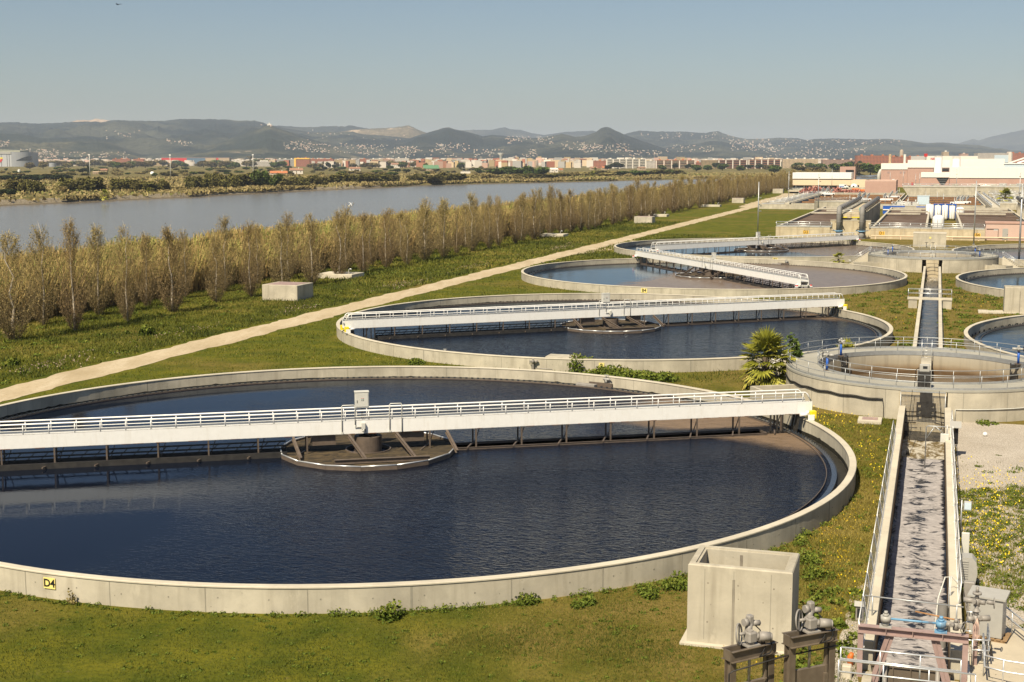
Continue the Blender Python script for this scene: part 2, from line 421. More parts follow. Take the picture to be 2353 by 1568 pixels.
# ---------------------------------------------------------------- hills
def hill_mat(name, forest, scrub, bare, bare_at):
    t = NT(name, .95, .05)
    n1 = t.noise(.0016, 5, .6); n2 = t.noise(.006, 5, .65); n3 = t.noise(.03, 3, .6)
    c = t.mix(t.ramp(n1, [(.46,0),(.58,1)]), forest, scrub)
    c = t.mix(t.math('MULTIPLY', t.ramp(n3, [(.35,1),(.6,0)]), .6), c, tuple(x*.5 for x in forest))
    c = t.mix(t.math('MULTIPLY', t.ramp(n2, [(bare_at,0),(bare_at+.06,1)]), .8), c, bare)
    t.base(c); t.bump(n3, .6, 12); return t.m
M['hill'] = hill_mat('forested_hill', (.010,.020,.021), (.066,.070,.050), (.26,.21,.15), .69)
M['hill_scrub'] = hill_mat('scrubby_hill', (.016,.026,.021), (.088,.084,.050), (.28,.22,.15), .64)
M['hill_bare'] = hill_mat('bare_hill', (.42,.30,.19), (.46,.34,.22), (.5,.4,.3), .55)
M['hill_quarry'] = hill_mat('dry_hill', (.10,.085,.05), (.21,.165,.10), (.42,.32,.21), .58)
HILLS = []
def ridge(crest, Yc, Yf, mat, back=1.25, rough=.10, seed=0, name='hill'):
    Yc, Yf = min(22500, Yc*1.3), min(19000, Yf*1.3)
    px0, px1 = crest[0][0], crest[-1][0]; n = int((px1-px0)/3)+1; nr = 40; nb = 5
    xs = np.linspace(px0, px1, n); cy = np.interp(xs, [p[0] for p in crest], [p[1] for p in crest])
    grid = []; vs = []
    for i, (px, py) in enumerate(zip(xs, cy)):
        edge = min(1, (px-px0)/25, (px1-px)/25); edge = max(0, edge)
        zt = P3(px, py, Yc).z
        zt += (mnoise.fractal(Vector((px*.11, seed*7.3, 0)), 1, 2, 4))*.012*zt*min(1, edge)
        col = []
        for j in range(nr+nb):
            if j < nr:
                f = j/(nr-1); Y = Yf + (Yc-Yf)*f; s_ = f**1.25*(1-.25*f)+.25*f**3
                s_ = max(0, min(1, s_))
            else:
                f = 1+(j-nr+1)/nb; Y = Yc + (Yc*back-Yc)*(f-1); s_ = max(0, 1-(f-1)**1.5)
            x = ray(px, py)[0]/ray(px, 368.9)[1]*Y
            g = .55*mnoise.fractal(Vector((x*.0015+seed, Y*.0013, seed)), 1, 2.1, 5) + .55 - 1.25*abs(mnoise.noise(Vector((x*.0019+seed, Y*.0011, seed*2)))) - .5*abs(mnoise.noise(Vector((x*.0052, Y*.0030, seed*3))))
            w = math.sin(PI*min(1, f))**1.0 if f <= 1 else 0
            z = zt*s_ + rough*3.6*zt*g*w
            z = max(z, -2) if j else -2
            col.append((x, Y, z))
        grid.append(col); vs += col
    k = nr+nb
    fs = [(i*k+j, (i+1)*k+j, (i+1)*k+j+1, i*k+j+1) for i in range(n-1) for j in range(k-1)]
    m = MB(); m.add(vs, fs, 0, True); o = m.build(name, mat); tag(o, kind='structure')
    HILLS.append((Yc, xs, grid, nr))
def py_of(x, Y, z):
    z -= H; d = Y*math.cos(TH)-z*math.sin(TH); return 784.2 - F*(Y*math.sin(TH)+z*math.cos(TH))/d
def hill_hit(px, py):
    for Yc, xs, grid, nr in sorted(HILLS, key=lambda h: h[0]):
        if not xs[0] <= px <= xs[-1]: continue
        i = int((px-xs[0])/(xs[1]-xs[0])+.5); i = min(i, len(grid)-1)
        for j in range(nr-1):
            p0 = py_of(*grid[i][j]); p1 = py_of(*grid[i][j+1])
            if p1 <= py <= p0:
                f = (p0-py)/max(1e-6, p0-p1); a, b = grid[i][j], grid[i][j+1]
                return Vector([a[q]+(b[q]-a[q])*f for q in range(3)])
    return None
ridge([(140,286),(166,281),(183,276.5),(204,277.6),(226,273.3),(245,276),(260,278),(300,286)], 11500, 9300, M['hill_bare'], seed=1, rough=.03)
ridge([(-80,283),(0,282),(40,281.6),(91,285),(150,282),(199,279.5),(240,281),(263,276),(349,278.7),(389,277.6),(416,273.8),(470,274.5),(521,275),(553,278),(588,277.6),(604,282),(640,292),(700,302),(760,312),(840,325),(900,340)], 9000, 5200, M['hill'], seed=2)
ridge([(-80,309),(0,307),(50,309),(100,318),(150,320),(212,319),(240,322),(270,331),(317,350),(360,360)], 6400, 4500, M['hill_scrub'], seed=3)
ridge([(390,360),(430,344),(470,332),(520,320),(560,308),(598,296),(612,288.5),(624,287),(639,294.7),(670,305),(700,315),(725,323),(749,330),(790,342),(840,358)], 6800, 4700, M['hill_scrub'], seed=4)
ridge([(560,300),(600,293),(636,289),(682,292),(719,292.6),(762,290),(795,291),(803,288.6),(832,293.4),(860,298),(910,312)], 11000, 8800, M['hill'], seed=5, rough=.05)
ridge([(730,315),(770,306),(811,299),(864,295.5),(905,294),(925,291),(940,288.6),(956,296),(972,303),(1000,312),(1050,326)], 9500, 7800, M['hill_quarry'], seed=6, rough=.05)
ridge([(590,330),(650,314),(700,305),(776,304),(811,303),(832,309),(870,311),(923,316),(960,321),(1010,338)], 8400, 5600, M['hill'], seed=7)
ridge([(880,345),(930,322),(961,312),(988,304),(1017,295.5),(1031,293.4),(1047,297.4),(1077,304),(1109,313.5),(1133,310.5),(1160,313.5),(1200,317),(1250,318),(1300,330),(1360,350)], 8000, 5000, M['hill'], seed=8)
ridge([(1010,312),(1063,300),(1098,298.8),(1128,299),(1160,292.6),(1173,297.4),(1195,299),(1220,306),(1251,311),(1299,303.6),(1330,302),(1364,301.5),(1400,310),(1450,328)], 14000, 11000, M['hill'], seed=9, rough=.04)
ridge([(1150,350),(1200,328),(1256,315),(1291,308),(1321,315),(1342,313.5),(1369,304),(1378,297),(1385,293),(1396,292.3),(1404,295.5),(1412,300),(1434,309.5),(1471,323),(1500,333),(1525,341),(1570,356)], 7500, 4900, M['hill'], seed=10, rough=.08)
ridge([(1395,326),(1436,308),(1468,300.6),(1509,303),(1568,303),(1619,306),(1648,302),(1675,312),(1713,320),(1753,319.7),(1787,317),(1830,318),(1854,323),(1880,328),(1910,342)], 11000, 7400, M['hill'], seed=11, rough=.07)
ridge([(1470,350),(1540,338),(1605,330),(1632,324.5),(1659,325.6),(1681,332),(1720,338),(1760,345),(1800,356)], 8300, 5400, M['hill'], seed=12, rough=.06)
ridge([(1800,342),(1854,323),(1870,320),(1911,318.8),(1991,320.7),(2034,319.3),(2084,323),(2125,329.5),(2165,328),(2205,332),(2248,334),(2285,342),(2300,341),(2320,346),(2353,347),(2440,354)], 10500, 6400, M['hill'], seed=13, rough=.07)
ridge([(2130,344),(2205,328.7),(2232,320),(2248,323),(2272,315),(2312,306.5),(2353,298),(2420,292),(2520,300)], 20000, 17000, M['hill'], seed=14, rough=.03)

# ---------------------------------------------------------------- air
hz = MB(); hz.box(-26000, 26000, -1500, 25500, -4.6, 545)
t = bpy.data.materials.new('haze_air'); t.use_nodes = True; nt = t.node_tree; nt.nodes.remove(nt.nodes['Principled BSDF'])
pv = nt.nodes.new('ShaderNodeVolumePrincipled')
pv.inputs['Color'].default_value = (.69,.79,.97,1); pv.inputs['Density'].default_value = HAZE = 4.1e-5
pv.inputs['Anisotropy'].default_value = 0.0; pv.inputs['Density Attribute'].default_value = ''
nt.links.new(pv.outputs['Volume'], nt.nodes['Material Output'].inputs['Volume'])
t.cycles.homogeneous_volume = True
haze = hz.build('haze', t); tag(haze, kind='stuff')
# ================================================================ circular settling tanks, their bridges, the distribution wells
RT = 31.0
def sector_scum(planes, amp=9, tan=(.155,.105,.062)):      # film lying where every (direction, distance) half-plane is met
    def f(t, col):
        s_ = t.sep(t.co()); n = t.noise(.22, 5, .65); n2 = t.noise(.9, 5, .7, st=(1,2.5,1)); m = None
        for d0, lim in planes:
            p = t.math('ADD', t.math('MULTIPLY', s_['X'], math.cos(d0)), t.math('MULTIPLY', s_['Y'], math.sin(d0)))
            q = t.math('SUBTRACT', t.math('ADD', p, t.math('MULTIPLY', t.math('SUBTRACT', n, .5), amp)), lim)
            m = q if m is None else t.math('MINIMUM', m, q)
        m = t.math('MULTIPLY', m, .40, clamp=True)
        c2 = t.mix(t.ramp(n2, [(.42,0),(.7,1)]), tan, tuple(x*.72 for x in tan))
        return t.mix(t.math('MULTIPLY', m, .85), col, c2), m
    return f
NAVY = (.0035,.0055,.012)
M['water_front'] = water('tank_water_navy', NAVY, .04, [(4.4,1.0,.10),(.8,.22,.2)], sector_scum([(1.17,17.6),(-.1,10)], 5, (.235,.165,.108)), .80, st=(.55,1.15,1), rot=.5, tint=(.68,.74,.84), calm=(.2,-12,16,.03))
M['water_second'] = water('tank_water_rippled', NAVY, .09, [(3.0,.9,.11),(.6,.3,.3)], sector_scum([(1.25,20),(0,18)], 5, (.20,.14,.09)), .72, st=(.55,1.15,1), rot=.5, calm=(-.4,-22,6,.2))
M['water_third'] = water('tank_water_brown_film', (.006,.010,.016), .10, [(1.6,.05,.1),(.3,.06,.3)], sector_scum([(-.15,-9)], tan=(.215,.160,.122)), .95, rot=.4)
M['water_fourth'] = water('tank_water_film', (.006,.010,.016), .10, [(1.6,.05,.1),(.3,.06,.3)], sector_scum([(.6,3)], tan=(.20,.155,.12)), .95, rot=.4)
M['water_calm'] = water('tank_water_calm', (.007,.012,.018), .10, [(1.6,.12,.1),(.3,.1,.3)], k=.85, rot=.4)
M['water_pink'] = water('tank_water_tan', (.010,.012,.018), .10, [(1.6,.06,.1)], sector_scum([(.3,-12)], tan=(.15,.11,.085)), .9)
t = NT('scum_crust', .95, .15)
n1 = t.noise(1.6, 6, .72, st=(.6,1.7,1), dist=1.2); n2 = t.noise(.3, 3, .6)
c = t.ramp(n1, [(.42,(.105,.078,.044)),(.50,(.082,.060,.035)),(.54,(.034,.028,.021)),(.7,(.028,.024,.019))])
t.base(t.mix(t.ramp(n2, [(.4,0),(.7,.5)]), c, (.05,.042,.03))); t.bump(n1, .6, .06); M['scum'] = t.m

def text_mesh(txt, size, mat, parent, loc, rot, depth=.006):
    cu = bpy.data.curves.new('lettering', 'FONT'); cu.body = txt; cu.size = size; cu.extrude = depth; cu.align_x = 'CENTER'; cu.align_y = 'CENTER'
    cu.resolution_u = 3; cu.offset = size*.022
    tmp = bpy.data.objects.new('lettering', cu); C.objects.link(tmp)
    dg = bpy.context.evaluated_depsgraph_get(); me = bpy.data.meshes.new_from_object(tmp.evaluated_get(dg))
    bpy.data.objects.remove(tmp); me.materials.clear(); me.materials.append(mat)
    o = bpy.data.objects.new('lettering', me); C.objects.link(o); o.parent = parent; o.location = loc; o.rotation_euler = rot
    return o
def number_sign(txt, label, pos, rz, w, h, plate='sign_yellow', size=None):
    o = thing('number_sign', label, 'sign', pos, rz)       # local -y faces outwards
    m = MB(); n = len(txt); 
    for k in range(n): m.box(-w/2+k*w/n+(.004 if k else 0), -w/2+(k+1)*w/n, -.02, 0, -h/2-(.03*k if h > .5 else 0), h/2-(.03*k if h > .5 else 0))
    m.build('plate', M[plate], o)
    text_mesh(txt, size or h*.98, M['black'], o, (0,-.026,-.01), (PI/2,0,0))
    return o

def settling_tank(b, a, label, wmat, wz=.30, seg=160):
    o = gthing('settling_tank', label, 'settling tank', b, a, group='round settling tanks of the works')
    m = MB(); m.ring(RT-.36, RT-.02, -.1, 1.14, seg)
    rr = random.Random(int(a*7+b)); k = 44
    for q in range(k):                                      # formwork joints, a hair proud of the wall faces
        t0 = 2*PI*(q+.3)/k; wd = .018 if q % 6 else .05
        for rad in (RT-.018, RT-.362):
            cx, cy = math.cos(t0), math.sin(t0); tx, ty = -cy*wd, cx*wd
            r0, r1 = rad-.004, rad+.004
            m.hexa([(cx*r0-tx,cy*r0-ty,0),(cx*r1-tx,cy*r1-ty,0),(cx*r1+tx,cy*r1+ty,0),(cx*r0+tx,cy*r0+ty,0)] +
                   [(cx*r0-tx,cy*r0-ty,1.13),(cx*r1-tx,cy*r1-ty,1.13),(cx*r1+tx,cy*r1+ty,1.13),(cx*r0+tx,cy*r0+ty,1.13)], 1)
    for q in range(k*2):                                    # plugged tie holes
        t0 = 2*PI*(q+.85)/(k*2); z_ = .62+rr.uniform(-.05,.05); r_ = RT-.018; m.beam((r_*math.cos(t0)*.9995,r_*math.sin(t0)*.9995,z_),(r_*math.cos(t0)*1.0002,r_*math.sin(t0)*1.0002,z_),.055,.055,1)
    m.build('wall', [M['concrete'], M['joint']], o)
    m = MB(); m.ring(RT-.40, RT+.02, 1.12, 1.2, seg, cap=.025); m.build('coping', M['concrete_top'], o)
    m = MB(); n = 520; zt_ = .34                            # ragged dark tide mark at the foot of the inner face
    zs = []
    for q in range(n): zt_ = min(.35, max(.28, zt_+rr.uniform(-.02,.02))); zs.append(zt_+(rr.random() < .10)*rr.uniform(0,.09))
    vs = []
    for q in range(n): t0 = 2*PI*q/n; r_ = RT-.366; vs += [(r_*math.cos(t0),r_*math.sin(t0),.03),(r_*math.cos(t0),r_*math.sin(t0),zs[q])]
    m.add(vs, [(2*q,2*q+1,(2*q+3)%(2*n),(2*q+2)%(2*n)) for q in range(n)]); m.build('tide_mark', M['wet'], o)
    m = MB(); m.lathe([(RT-1.12,.03),(RT-.37,.03)], seg); m.build('launder', M['wet'], o)
    m = MB(); m.ring(RT-1.42, RT-1.12, .0, wz+.06, seg)
    for q in range(360):                                    # V-notch teeth of the weir plate
        t0 = 2*PI*q/360; m.beam((math.cos(t0)*(RT-1.11), math.sin(t0)*(RT-1.11), wz+.05), (math.cos(t0)*(RT-1.11), math.sin(t0)*(RT-1.11), wz+.13), .20, .02, 0, (math.cos(t0),math.sin(t0),0))
    m.build('weir', [M['teflon'], M['teeth']], o)
    m = MB(); m.ring(RT-1.74, RT-1.70, wz-.3, wz+.10, seg); m.build('scum_baffle', M['brown_steel'], o)
    wv = MB(); wv.disc(RT-1.43, wz, 128)
    w_ = wv.build('water', M[wmat]); w_.location = W(b, a, 0); w_.rotation_euler = (0,0,-PHI); tag(w_, kind='structure')
    return o
CB, CR = -34.9, 34.3
ROWS = {'A':79.3, 'B':148.0, 'C':218.7, 'D':285.6}
settling_tank(CB, ROWS['A'], 'largest, nearest round concrete settling tank with dark navy water, marked D4', 'water_front')
settling_tank(CB, ROWS['B'], 'round concrete tank of rippled blue water directly behind the nearest one, beside the fan palm', 'water_second')
settling_tank(CB, ROWS['C'], 'round concrete tank marked B4, half covered by a brown film', 'water_third', seg=120)
settling_tank(CB, ROWS['D'], 'farthest round concrete tank of the left column, marked B2', 'water_fourth', seg=120)
settling_tank(CR, ROWS['B'], 'round concrete tank cut by the right frame edge, nearest of the right column', 'water_calm', seg=120)
settling_tank(CR, ROWS['C'], 'calm pale blue round tank at the right edge behind the concrete chamber', 'water_calm', seg=120)
settling_tank(CR, ROWS['D'], 'round tank with pinkish water at the right edge in front of the pink building', 'water_pink', seg=120)
def on_wall(b, a, px, py, z):          # the point of the outer tank wall that faces a sighting
    p = G(px, py, z); c = W(b, a); d = Vector((p.x-c.x, p.y-c.y, 0)).normalized()
    return Vector((c.x+d.x*(RT+.005), c.y+d.y*(RT+.005), z)), math.atan2(d.y, d.x)+PI/2
p, rz = on_wall(CB, ROWS['A'], 129, 1334, .72); number_sign('D4', 'yellow D4 number sign on the wall of the nearest tank', p, rz, .62, .50)
p, rz = on_wall(CB, ROWS['C'], 1492, 665, .72); number_sign('B4', 'yellow B4 number sign on the tank with the brown film', p, rz, .88, .62)
p, rz = on_wall(CB, ROWS['D'], 1776, 592.5, .72); number_sign('B2', 'yellow B2 number sign on the farthest tank of the left column', p, rz, .88, .62)
p, rz = on_wall(CB, ROWS['B'], 1385, 829, .6); number_sign('2', 'yellow number sign half hidden by the bush at the tank', p, rz, .5, .6)

def railing(m, pts, h=1.05, rails=(1.0,.55), r=.024, post=2.0, closed=False, kick=0.0, pr=.024, base=True):
    """posts and rails along a polyline of (x, y, z)"""
    pts = [Vector(p) for p in pts]
    if closed: pts = pts + [pts[0]]
    for f in rails: m.tube([p+Vector((0,0,h*f)) for p in pts], r, 5)
    L = [0]
    for p, q in zip(pts[:-1], pts[1:]): L.append(L[-1]+(q-p).length)
    n = max(1, round(L[-1]/post)); 
    for k in range(n if closed else n+1):
        s_ = L[-1]*k/n; i = 0
        while i < len(L)-2 and L[i+1] < s_: i += 1
        f = (s_-L[i])/max(1e-6, L[i+1]-L[i]); p = pts[i].lerp(pts[i+1], f)
        m.tube([p, p+Vector((0,0,h))], pr, 5)
        if base: m.box(p.x-.06, p.x+.06, p.y-.06, p.y+.06, p.z, p.z+.03)
    if kick:
        for p, q in zip(pts[:-1], pts[1:]): m.beam(p+Vector((0,0,kick/2+.02)), q+Vector((0,0,kick/2+.02)), .012, kick)
    return m

def scraper_bridge(b, a, ang, label, guards=True, flip=1):
    """full-diameter travelling bridge; local x runs along it, -y is the side with the scum plate"""
    o = gthing('scraper_bridge', label, 'scraper bridge', b, a, 0, ang+PHI, group='white scraper bridges across the tanks')
    L = RT+.1; hw = .62; z0, z1 = 1.62, 2.50
    for s in (-1, 1):
        m = MB(); y = s*hw
        m.box(-L, L, y-.02, y+.02, z0, z1)
        for zz in (z0+.012, z1-.012): m.box(-L, L, y-(.10 if s > 0 else .02), y+(.02 if s > 0 else .10), zz-.012, zz+.012)
        for k in range(-5, 6): m.box(k*5.6-.008, k*5.6+.008, y-.024, y+.024, z0+.03, z1-.03)
        rr = random.Random(int(a+s*3)); x = -L
        while x < L:                                          # rust flaking along the lower edge
            w_ = rr.uniform(.1,.7)
            if rr.random() < .5: m.box(x, min(L,x+w_), y-.024, y+.024, z0-.022*rr.random()-.006, z0+.02*rr.random()+.003, 1)
            x += w_+rr.uniform(.05,.8)
        m.build('girder', [M['white'], M['rust_edge']], o)
        m = MB(); yy = y*.96; zt = z1+.62
        m.tube([(-L+.1,yy,z1),(-L+.38,yy,zt-.12),(-L+.55,yy,zt),(L-.55,yy,zt),(L-.38,yy,zt-.12),(L-.1,yy,z1)], .055, 8)
        if s > 0: m.tube([(-L+.3,yy,z1+.17),(L-.3,yy,z1+.17)], .03, 5)
        n = 40
        for k in range(n+1):
            x = -L+.7+(2*L-1.4)*k/n; m.cyl(x, yy, z1-.02, zt, .034, 6)
        m.build('handrail', M['white'], o)
    m = MB(); m.box(-L+.05, L-.05, -hw+.03, hw-.03, z1-.42, z1-.38)
    for k in range(22):
        x = -L+1+k*(2*L-2)/21; m.box(x-.05, x+.05, -hw+.03, hw-.03, z1-.52, z1-.43)
    m.build('walkway', M['galv'], o)
    # frames hanging under the girders that hold the scum trough
    n = 9
    for sd in (-1, 1):
        for k in range(n):
            m = MB(); x = sd*(4.0+k*3.1)
            for y in (-hw+.05, hw-.05):
                m.box(x-.05, x+.05, y-.04, y+.04, .36, z0)
            m.beam((x+.5,hw-.1,z0-.05),(x+.15,hw-.1,.5),.05,.05)
            m.beam((x-.7,-hw-.5,.44),(x+.25,hw+.45,.44),.09,.09)
            m.build('hanger_frame', M['brown_steel'], o)
    for sd in (-1, 1):
        m = MB(); x0, x1 = sorted((sd*5.3, sd*27.6))
        y0, y1 = -hw-.42, hw-.05
        if sd*flip > 0:
            for y in (y0, y1): m.ibeam((x0,y,.36),(x1,y,.36),.10,.20,.02)
            m.box(x0, x1, y0+.06, y1-.06, .27, .30, 1)
            m.box(x1-.05 if sd > 0 else x0, x1 if sd > 0 else x0+.05, y0, y1, .2, .46)
        else:
            for y in (y0+.35, y1): m.box(x0, x1, y-.06, y+.06, .20, .66, 2)
            for z in (.84,1.12): m.beam((x0,y1-.1,z),(x1,y1-.1,z), .06, .10, 2)
            for q in range(28): m.beam((x0+q*(x1-x0)/28,y1-.1,.66),(x0+(q+.6)*(x1-x0)/28,y1-.1,1.12),.05,.05,2)
            m.box(x0, x1, y0+.42, y1-.06, .24, .27, 2)
        m.build('scum_trough', [M['brown_steel'], M['scum'], M['dark_steel']], o)
    # scum plate round the centre, with its rim, struts and beam
    R0 = 5.75; n = 16
    poly = [(R0*math.cos(2*PI*k/n+PI/n), R0*math.sin(2*PI*k/n+PI/n)) for k in range(n)]
    inn = [(2.3*math.cos(2*PI*k/24), 2.3*math.sin(2*PI*k/24)) for k in range(24)]
    m = MB(); m.lathe([(1.5,.43),(R0*math.cos(PI/n)-.02,.43)], 48)
    m.build('scum_plate', M['scum'], o)
    m = MB()
    for (x0,y0),(x1,y1) in zip(poly, poly[1:]+poly[:1]):
        m.beam((x0,y0,.38),(x1,y1,.38),.06,.36)
        m.tube([(x0,y0,.58),(x1,y1,.58)], .05, 6, 1)
    m.build('scum_rim', [M['brown_steel'], M['galv_bright']], o)
    m = MB(); m.ring(1.42, 1.5, .1, .50, 32); m.build('inner_rim', M['brown_steel'], o)
    m = MB()
    for x, xo in ((-1.35,-1.35+.75),(1.75,1.75+.75)):
        m.ibeam((x,-hw+.1,z0-.08),(xo,-4.15,.62),.15,.22,.025)
    m.ibeam((-2.6,-4.2,.62),(3.4,-4.2,.60),.22,.28,.03)
    for x in (-4.9, 5.1): m.ibeam((x,-hw,z0-.1),(x+.35,-2.6,.55),.16,.24,.03)
    m.build('strut', M['brown_steel'], o)
    m = MB(); m.ring(.62, .90, .30, 1.35, 32)
    for k in range(6):
        t0 = k*PI/3; m.beam((math.cos(t0)*.8,math.sin(t0)*.8,-.1),(math.cos(t0)*.8,math.sin(t0)*.8,.32),.35,.3)
    m.build('centre_column', M['brown_steel'], o)
    for s in (-1,1): m = MB(); m.box(s*2.9-.75, s*2.9+.75, -hw+.25, hw, .9, z0-.03); m.build('baffle_box', M['brown_steel'], o)
    # control cabinet and hose frames
    m = MB(); cx = -.3
    m.bev(cx-.45, cx+.45, hw-.10, hw+.32, 3.12, 4.12, .02); m.bev(cx-.48, cx+.48, hw-.13, hw+.35, 4.12, 4.19, .02)
    for x in (cx-.36, cx+.36): m.box(x-.03, x+.03, hw+.08, hw+.14, 2.3, 3.13)
    cab = m.build('control_cabinet', M['cab_pale'], o)
    m = MB(); m.bev(cx-.40, cx+.40, hw-.125, hw-.10, 3.17, 4.06, .01); dr = m.build('cabinet_door', M['cab_pale'], cab)
    for k in range(2):
        for q in range(3):
            m = MB(); m.tube([(cx-.02+k*.1, hw-.15, 3.73-q*.07), (cx-.02+k*.1, hw-.12, 3.73-q*.07)], .022, 6); m.build('button', M[('red','teal','black')[q]], cab)
    m = MB(); m.box(cx-.34, cx-.31, hw-.15, hw-.125, 3.45, 3.62); m.build('handle', M['black'], cab)
    for x0, x1 in ((-.05,-.04),(.08,.07)):
        m = MB(); m.tube([(cx+x0,hw+.05,3.12),(cx+x1*.5,hw,2.8),(cx+x1,hw-.1,2.4)], .02, 5); m.build('cable', M['black'], cab)
    for x0, x1 in ((-1.75,-.9),(1.35,2.15)):
        m = MB(); y = -hw-.06
        m.tube([(x0,y,z0+.05),(x0,y,3.45),(x0+.06,y,3.52),(x1-.06,y,3.52),(x1,y,3.45),(x1,y,2.2 if x0 < 0 else z0+.05)], .035, 6)
        m.box(x0-.07, x0+.07, y-.05, y+.05, z0+.02, z0+.14)
        m.build('pipe_frame', M['cab_pale'], o)
    m = MB(); y = -hw-.06; m.tube([(-.9,y,2.2),(-.9,y,2.05),(-.5,y,2.05)], .035, 6); m.tube([(-.9,y,2.75),(1.2,y,2.75),(1.35,y,2.85),(1.35,y,3.45)], .035, 6)
    m.bev(-.5, -.25, y-.18, y+.04, 1.95, 2.35, .02); m.cyl(-.38, y-.1, 1.75, 1.95, .08, 8)
    m.tube([(-.25,y,2.0),(-.2,y,1.6),(.1,y-.1,1.35),(.4,y+.1,1.6)], .018, 5, 1)
    m.build('hose_pump', [M['cab_pale'], M['black']], o)
    # end carriages that run on the coping
    for s in (-1, 1):
        m = MB(); x = s*(RT-.15)
        m.bev(x-.14, x+.14, -hw-.35, hw+.35, 1.44, 1.62, .02)
        for y in (-hw-.15, hw+.15): m.tube([(x-.09,y,1.33),(x+.09,y,1.33)], .125, 14, 1)
        if guards:
            for y in (-hw-.42, hw+.10):
                yb = y if y < 0 else y
                m.bev(x+.16*s-.22, x+.16*s+.22, yb-.08, yb+.32, 1.34, 1.86, .02, 2)
            m.bev(x-.30, x+.18, -hw-.60, -hw-.55, 1.22, 1.62, .01, 3)
        else:
            for y in (-hw-.5, hw+.5): m.tube([(x,y-.14,1.55),(x,y+.14,1.55)], .13, 10, 4); m.bev(x-.16,x+.16,y-.2,y+.2,1.36,1.5,.02,3)
        m.tube([(x-s*.1,-hw-.25,1.60),(x-s*.75,-hw-.25,1.60)], [.13,.12], 10, 3)
        m.tube([(x-s*.2,-hw-.25,1.62),(x-s*.2,-hw-.25,1.85)], .12, 10, 3)
        m.build('end_carriage', [M['cab_pale'], M['black'], M['yellow'], M['white'], M['red']], o)
        m = MB()
        for q in (-.4, .1, .5): m.box(s*(RT-2.6)+q-.05, s*(RT-2.6)+q+.05, -hw-.05, -hw+.05, .35, z0)
        m.beam((s*(RT-3.3),-hw,.42),(s*(RT-1.75),-hw,.42),.10,.12); m.tube([(s*(RT-1.75),-hw-.5,.4),(s*(RT-1.75),hw+.3,.4)], .06, 6)
        for q in (-.45,-.1,.35): m.beam((s*(RT-.75),q,z0),(s*(RT-1.0),q,.25),.16,.05)
        m.build('scraper_arm', M['dark_steel'], o)
    return o
def brang(p, q): return math.atan2(q.y-p.y, q.x-p.x)
scraper_bridge(CB, ROWS['A'], .224, 'long white scraper bridge over the nearest tank, running out of frame on the left')
scraper_bridge(CB, ROWS['B'], math.atan2(22.1, 57.2), 'white scraper bridge with yellow drive guards at both ends, over the second tank')
scraper_bridge(CB, ROWS['C'], math.radians(-73.2), 'white scraper bridge slanting steeply towards the viewer over tank B4', False, -1)
scraper_bridge(CB, ROWS['D'], math.radians(37.0), 'most distant white scraper bridge, over tank B2 in front of the grey pipes', False, -1)

def scum_box(b, a, t0, label, spill=True):   # little tipping scum skimmer hanging on the inner wall
    o = gthing('scum_skimmer', label, 'skimmer', b, a, 0, t0-PI/2)   # local +y points outwards
    m = MB(); y = RT-.5
    m.box(-1.1,1.1,y-.12,y+.05,.25,.62); m.build('trough', M['brown_steel'], o)
    m = MB(); m.bev(-1.9,-.1,y-1.0,y-.45,.05,.55,.03); m.build('hopper', M['grey_paint'], o)
    m = MB(); m.cyl(.5,y,.62,.95,.10,10); m.tube([(.25,y,.95),(.85,y,.95)],.11,10); m.cyl(.5,y,1.0,1.3,.05,8); m.lathe([(.16,1.3),(.19,1.3),(.19,1.33),(.16,1.33),(.16,1.3)],14,0,c=(.5,y,0)); m.tube([(.85,y,.95),(1.0,y-.1,.95)],.05,8)
    m.build('valve', M['cab_grey'], o)
p = G(1150, 870, .4); c = W(CB, ROWS['A']); scum_box(CB, ROWS['A'], math.atan2(p.y-c.y, p.x-c.x), 'rusty scum skimmer with valve on the far inner wall of the nearest tank')
p = G(1690, 602, .4); c = W(CB, ROWS['C']); scum_box(CB, ROWS['C'], math.atan2(p.y-c.y, p.x-c.x), 'rusty scum skimmer on the far inner wall of tank B4')
p = G(2190, 826, .4); c = W(CB, ROWS['B']); p = G(1270, 822, .4); scum_box(CB, ROWS['B'], math.atan2(p.y-c.y, p.x-c.x), 'scum skimmer at the near wall of the second tank by the cable box')

# ---------------------------------------------------------------- distribution wells
t = NT('well_water', .12, .5); t.b.inputs['IOR'].default_value = 1.33
n = t.noise(.35, 4, .6); t.base(t.mix(t.ramp(n, [(.35,0),(.7,1)]), (.115,.088,.060), (.175,.140,.100))); t.rgh(.22); t.bump(t.noise(.8,3,.5), .15, .1); M['well_water'] = t.m
t = NT('well_stained_wall', .85, .2)
s_ = t.sep(t.co()); st = t.noise(1.2, 4, .6, st=(2,2,.1)); big = t.noise(.5, 4, .6)
zf = t.math('SUBTRACT', s_['Z'], t.math('MULTIPLY', big, .55))
c = t.ramp(t.math('MULTIPLY', zf, .42), [(.20,(.11,.068,.034)),(.34,(.23,.165,.10)),(.50,(.35,.30,.22)),(.9,(.42,.385,.31))])
t.base(t.mix(t.math('MULTIPLY', t.ramp(st, [(.5,0),(.75,1)]), .4), c, (.12,.10,.08))); M['well_wall'] = t.m
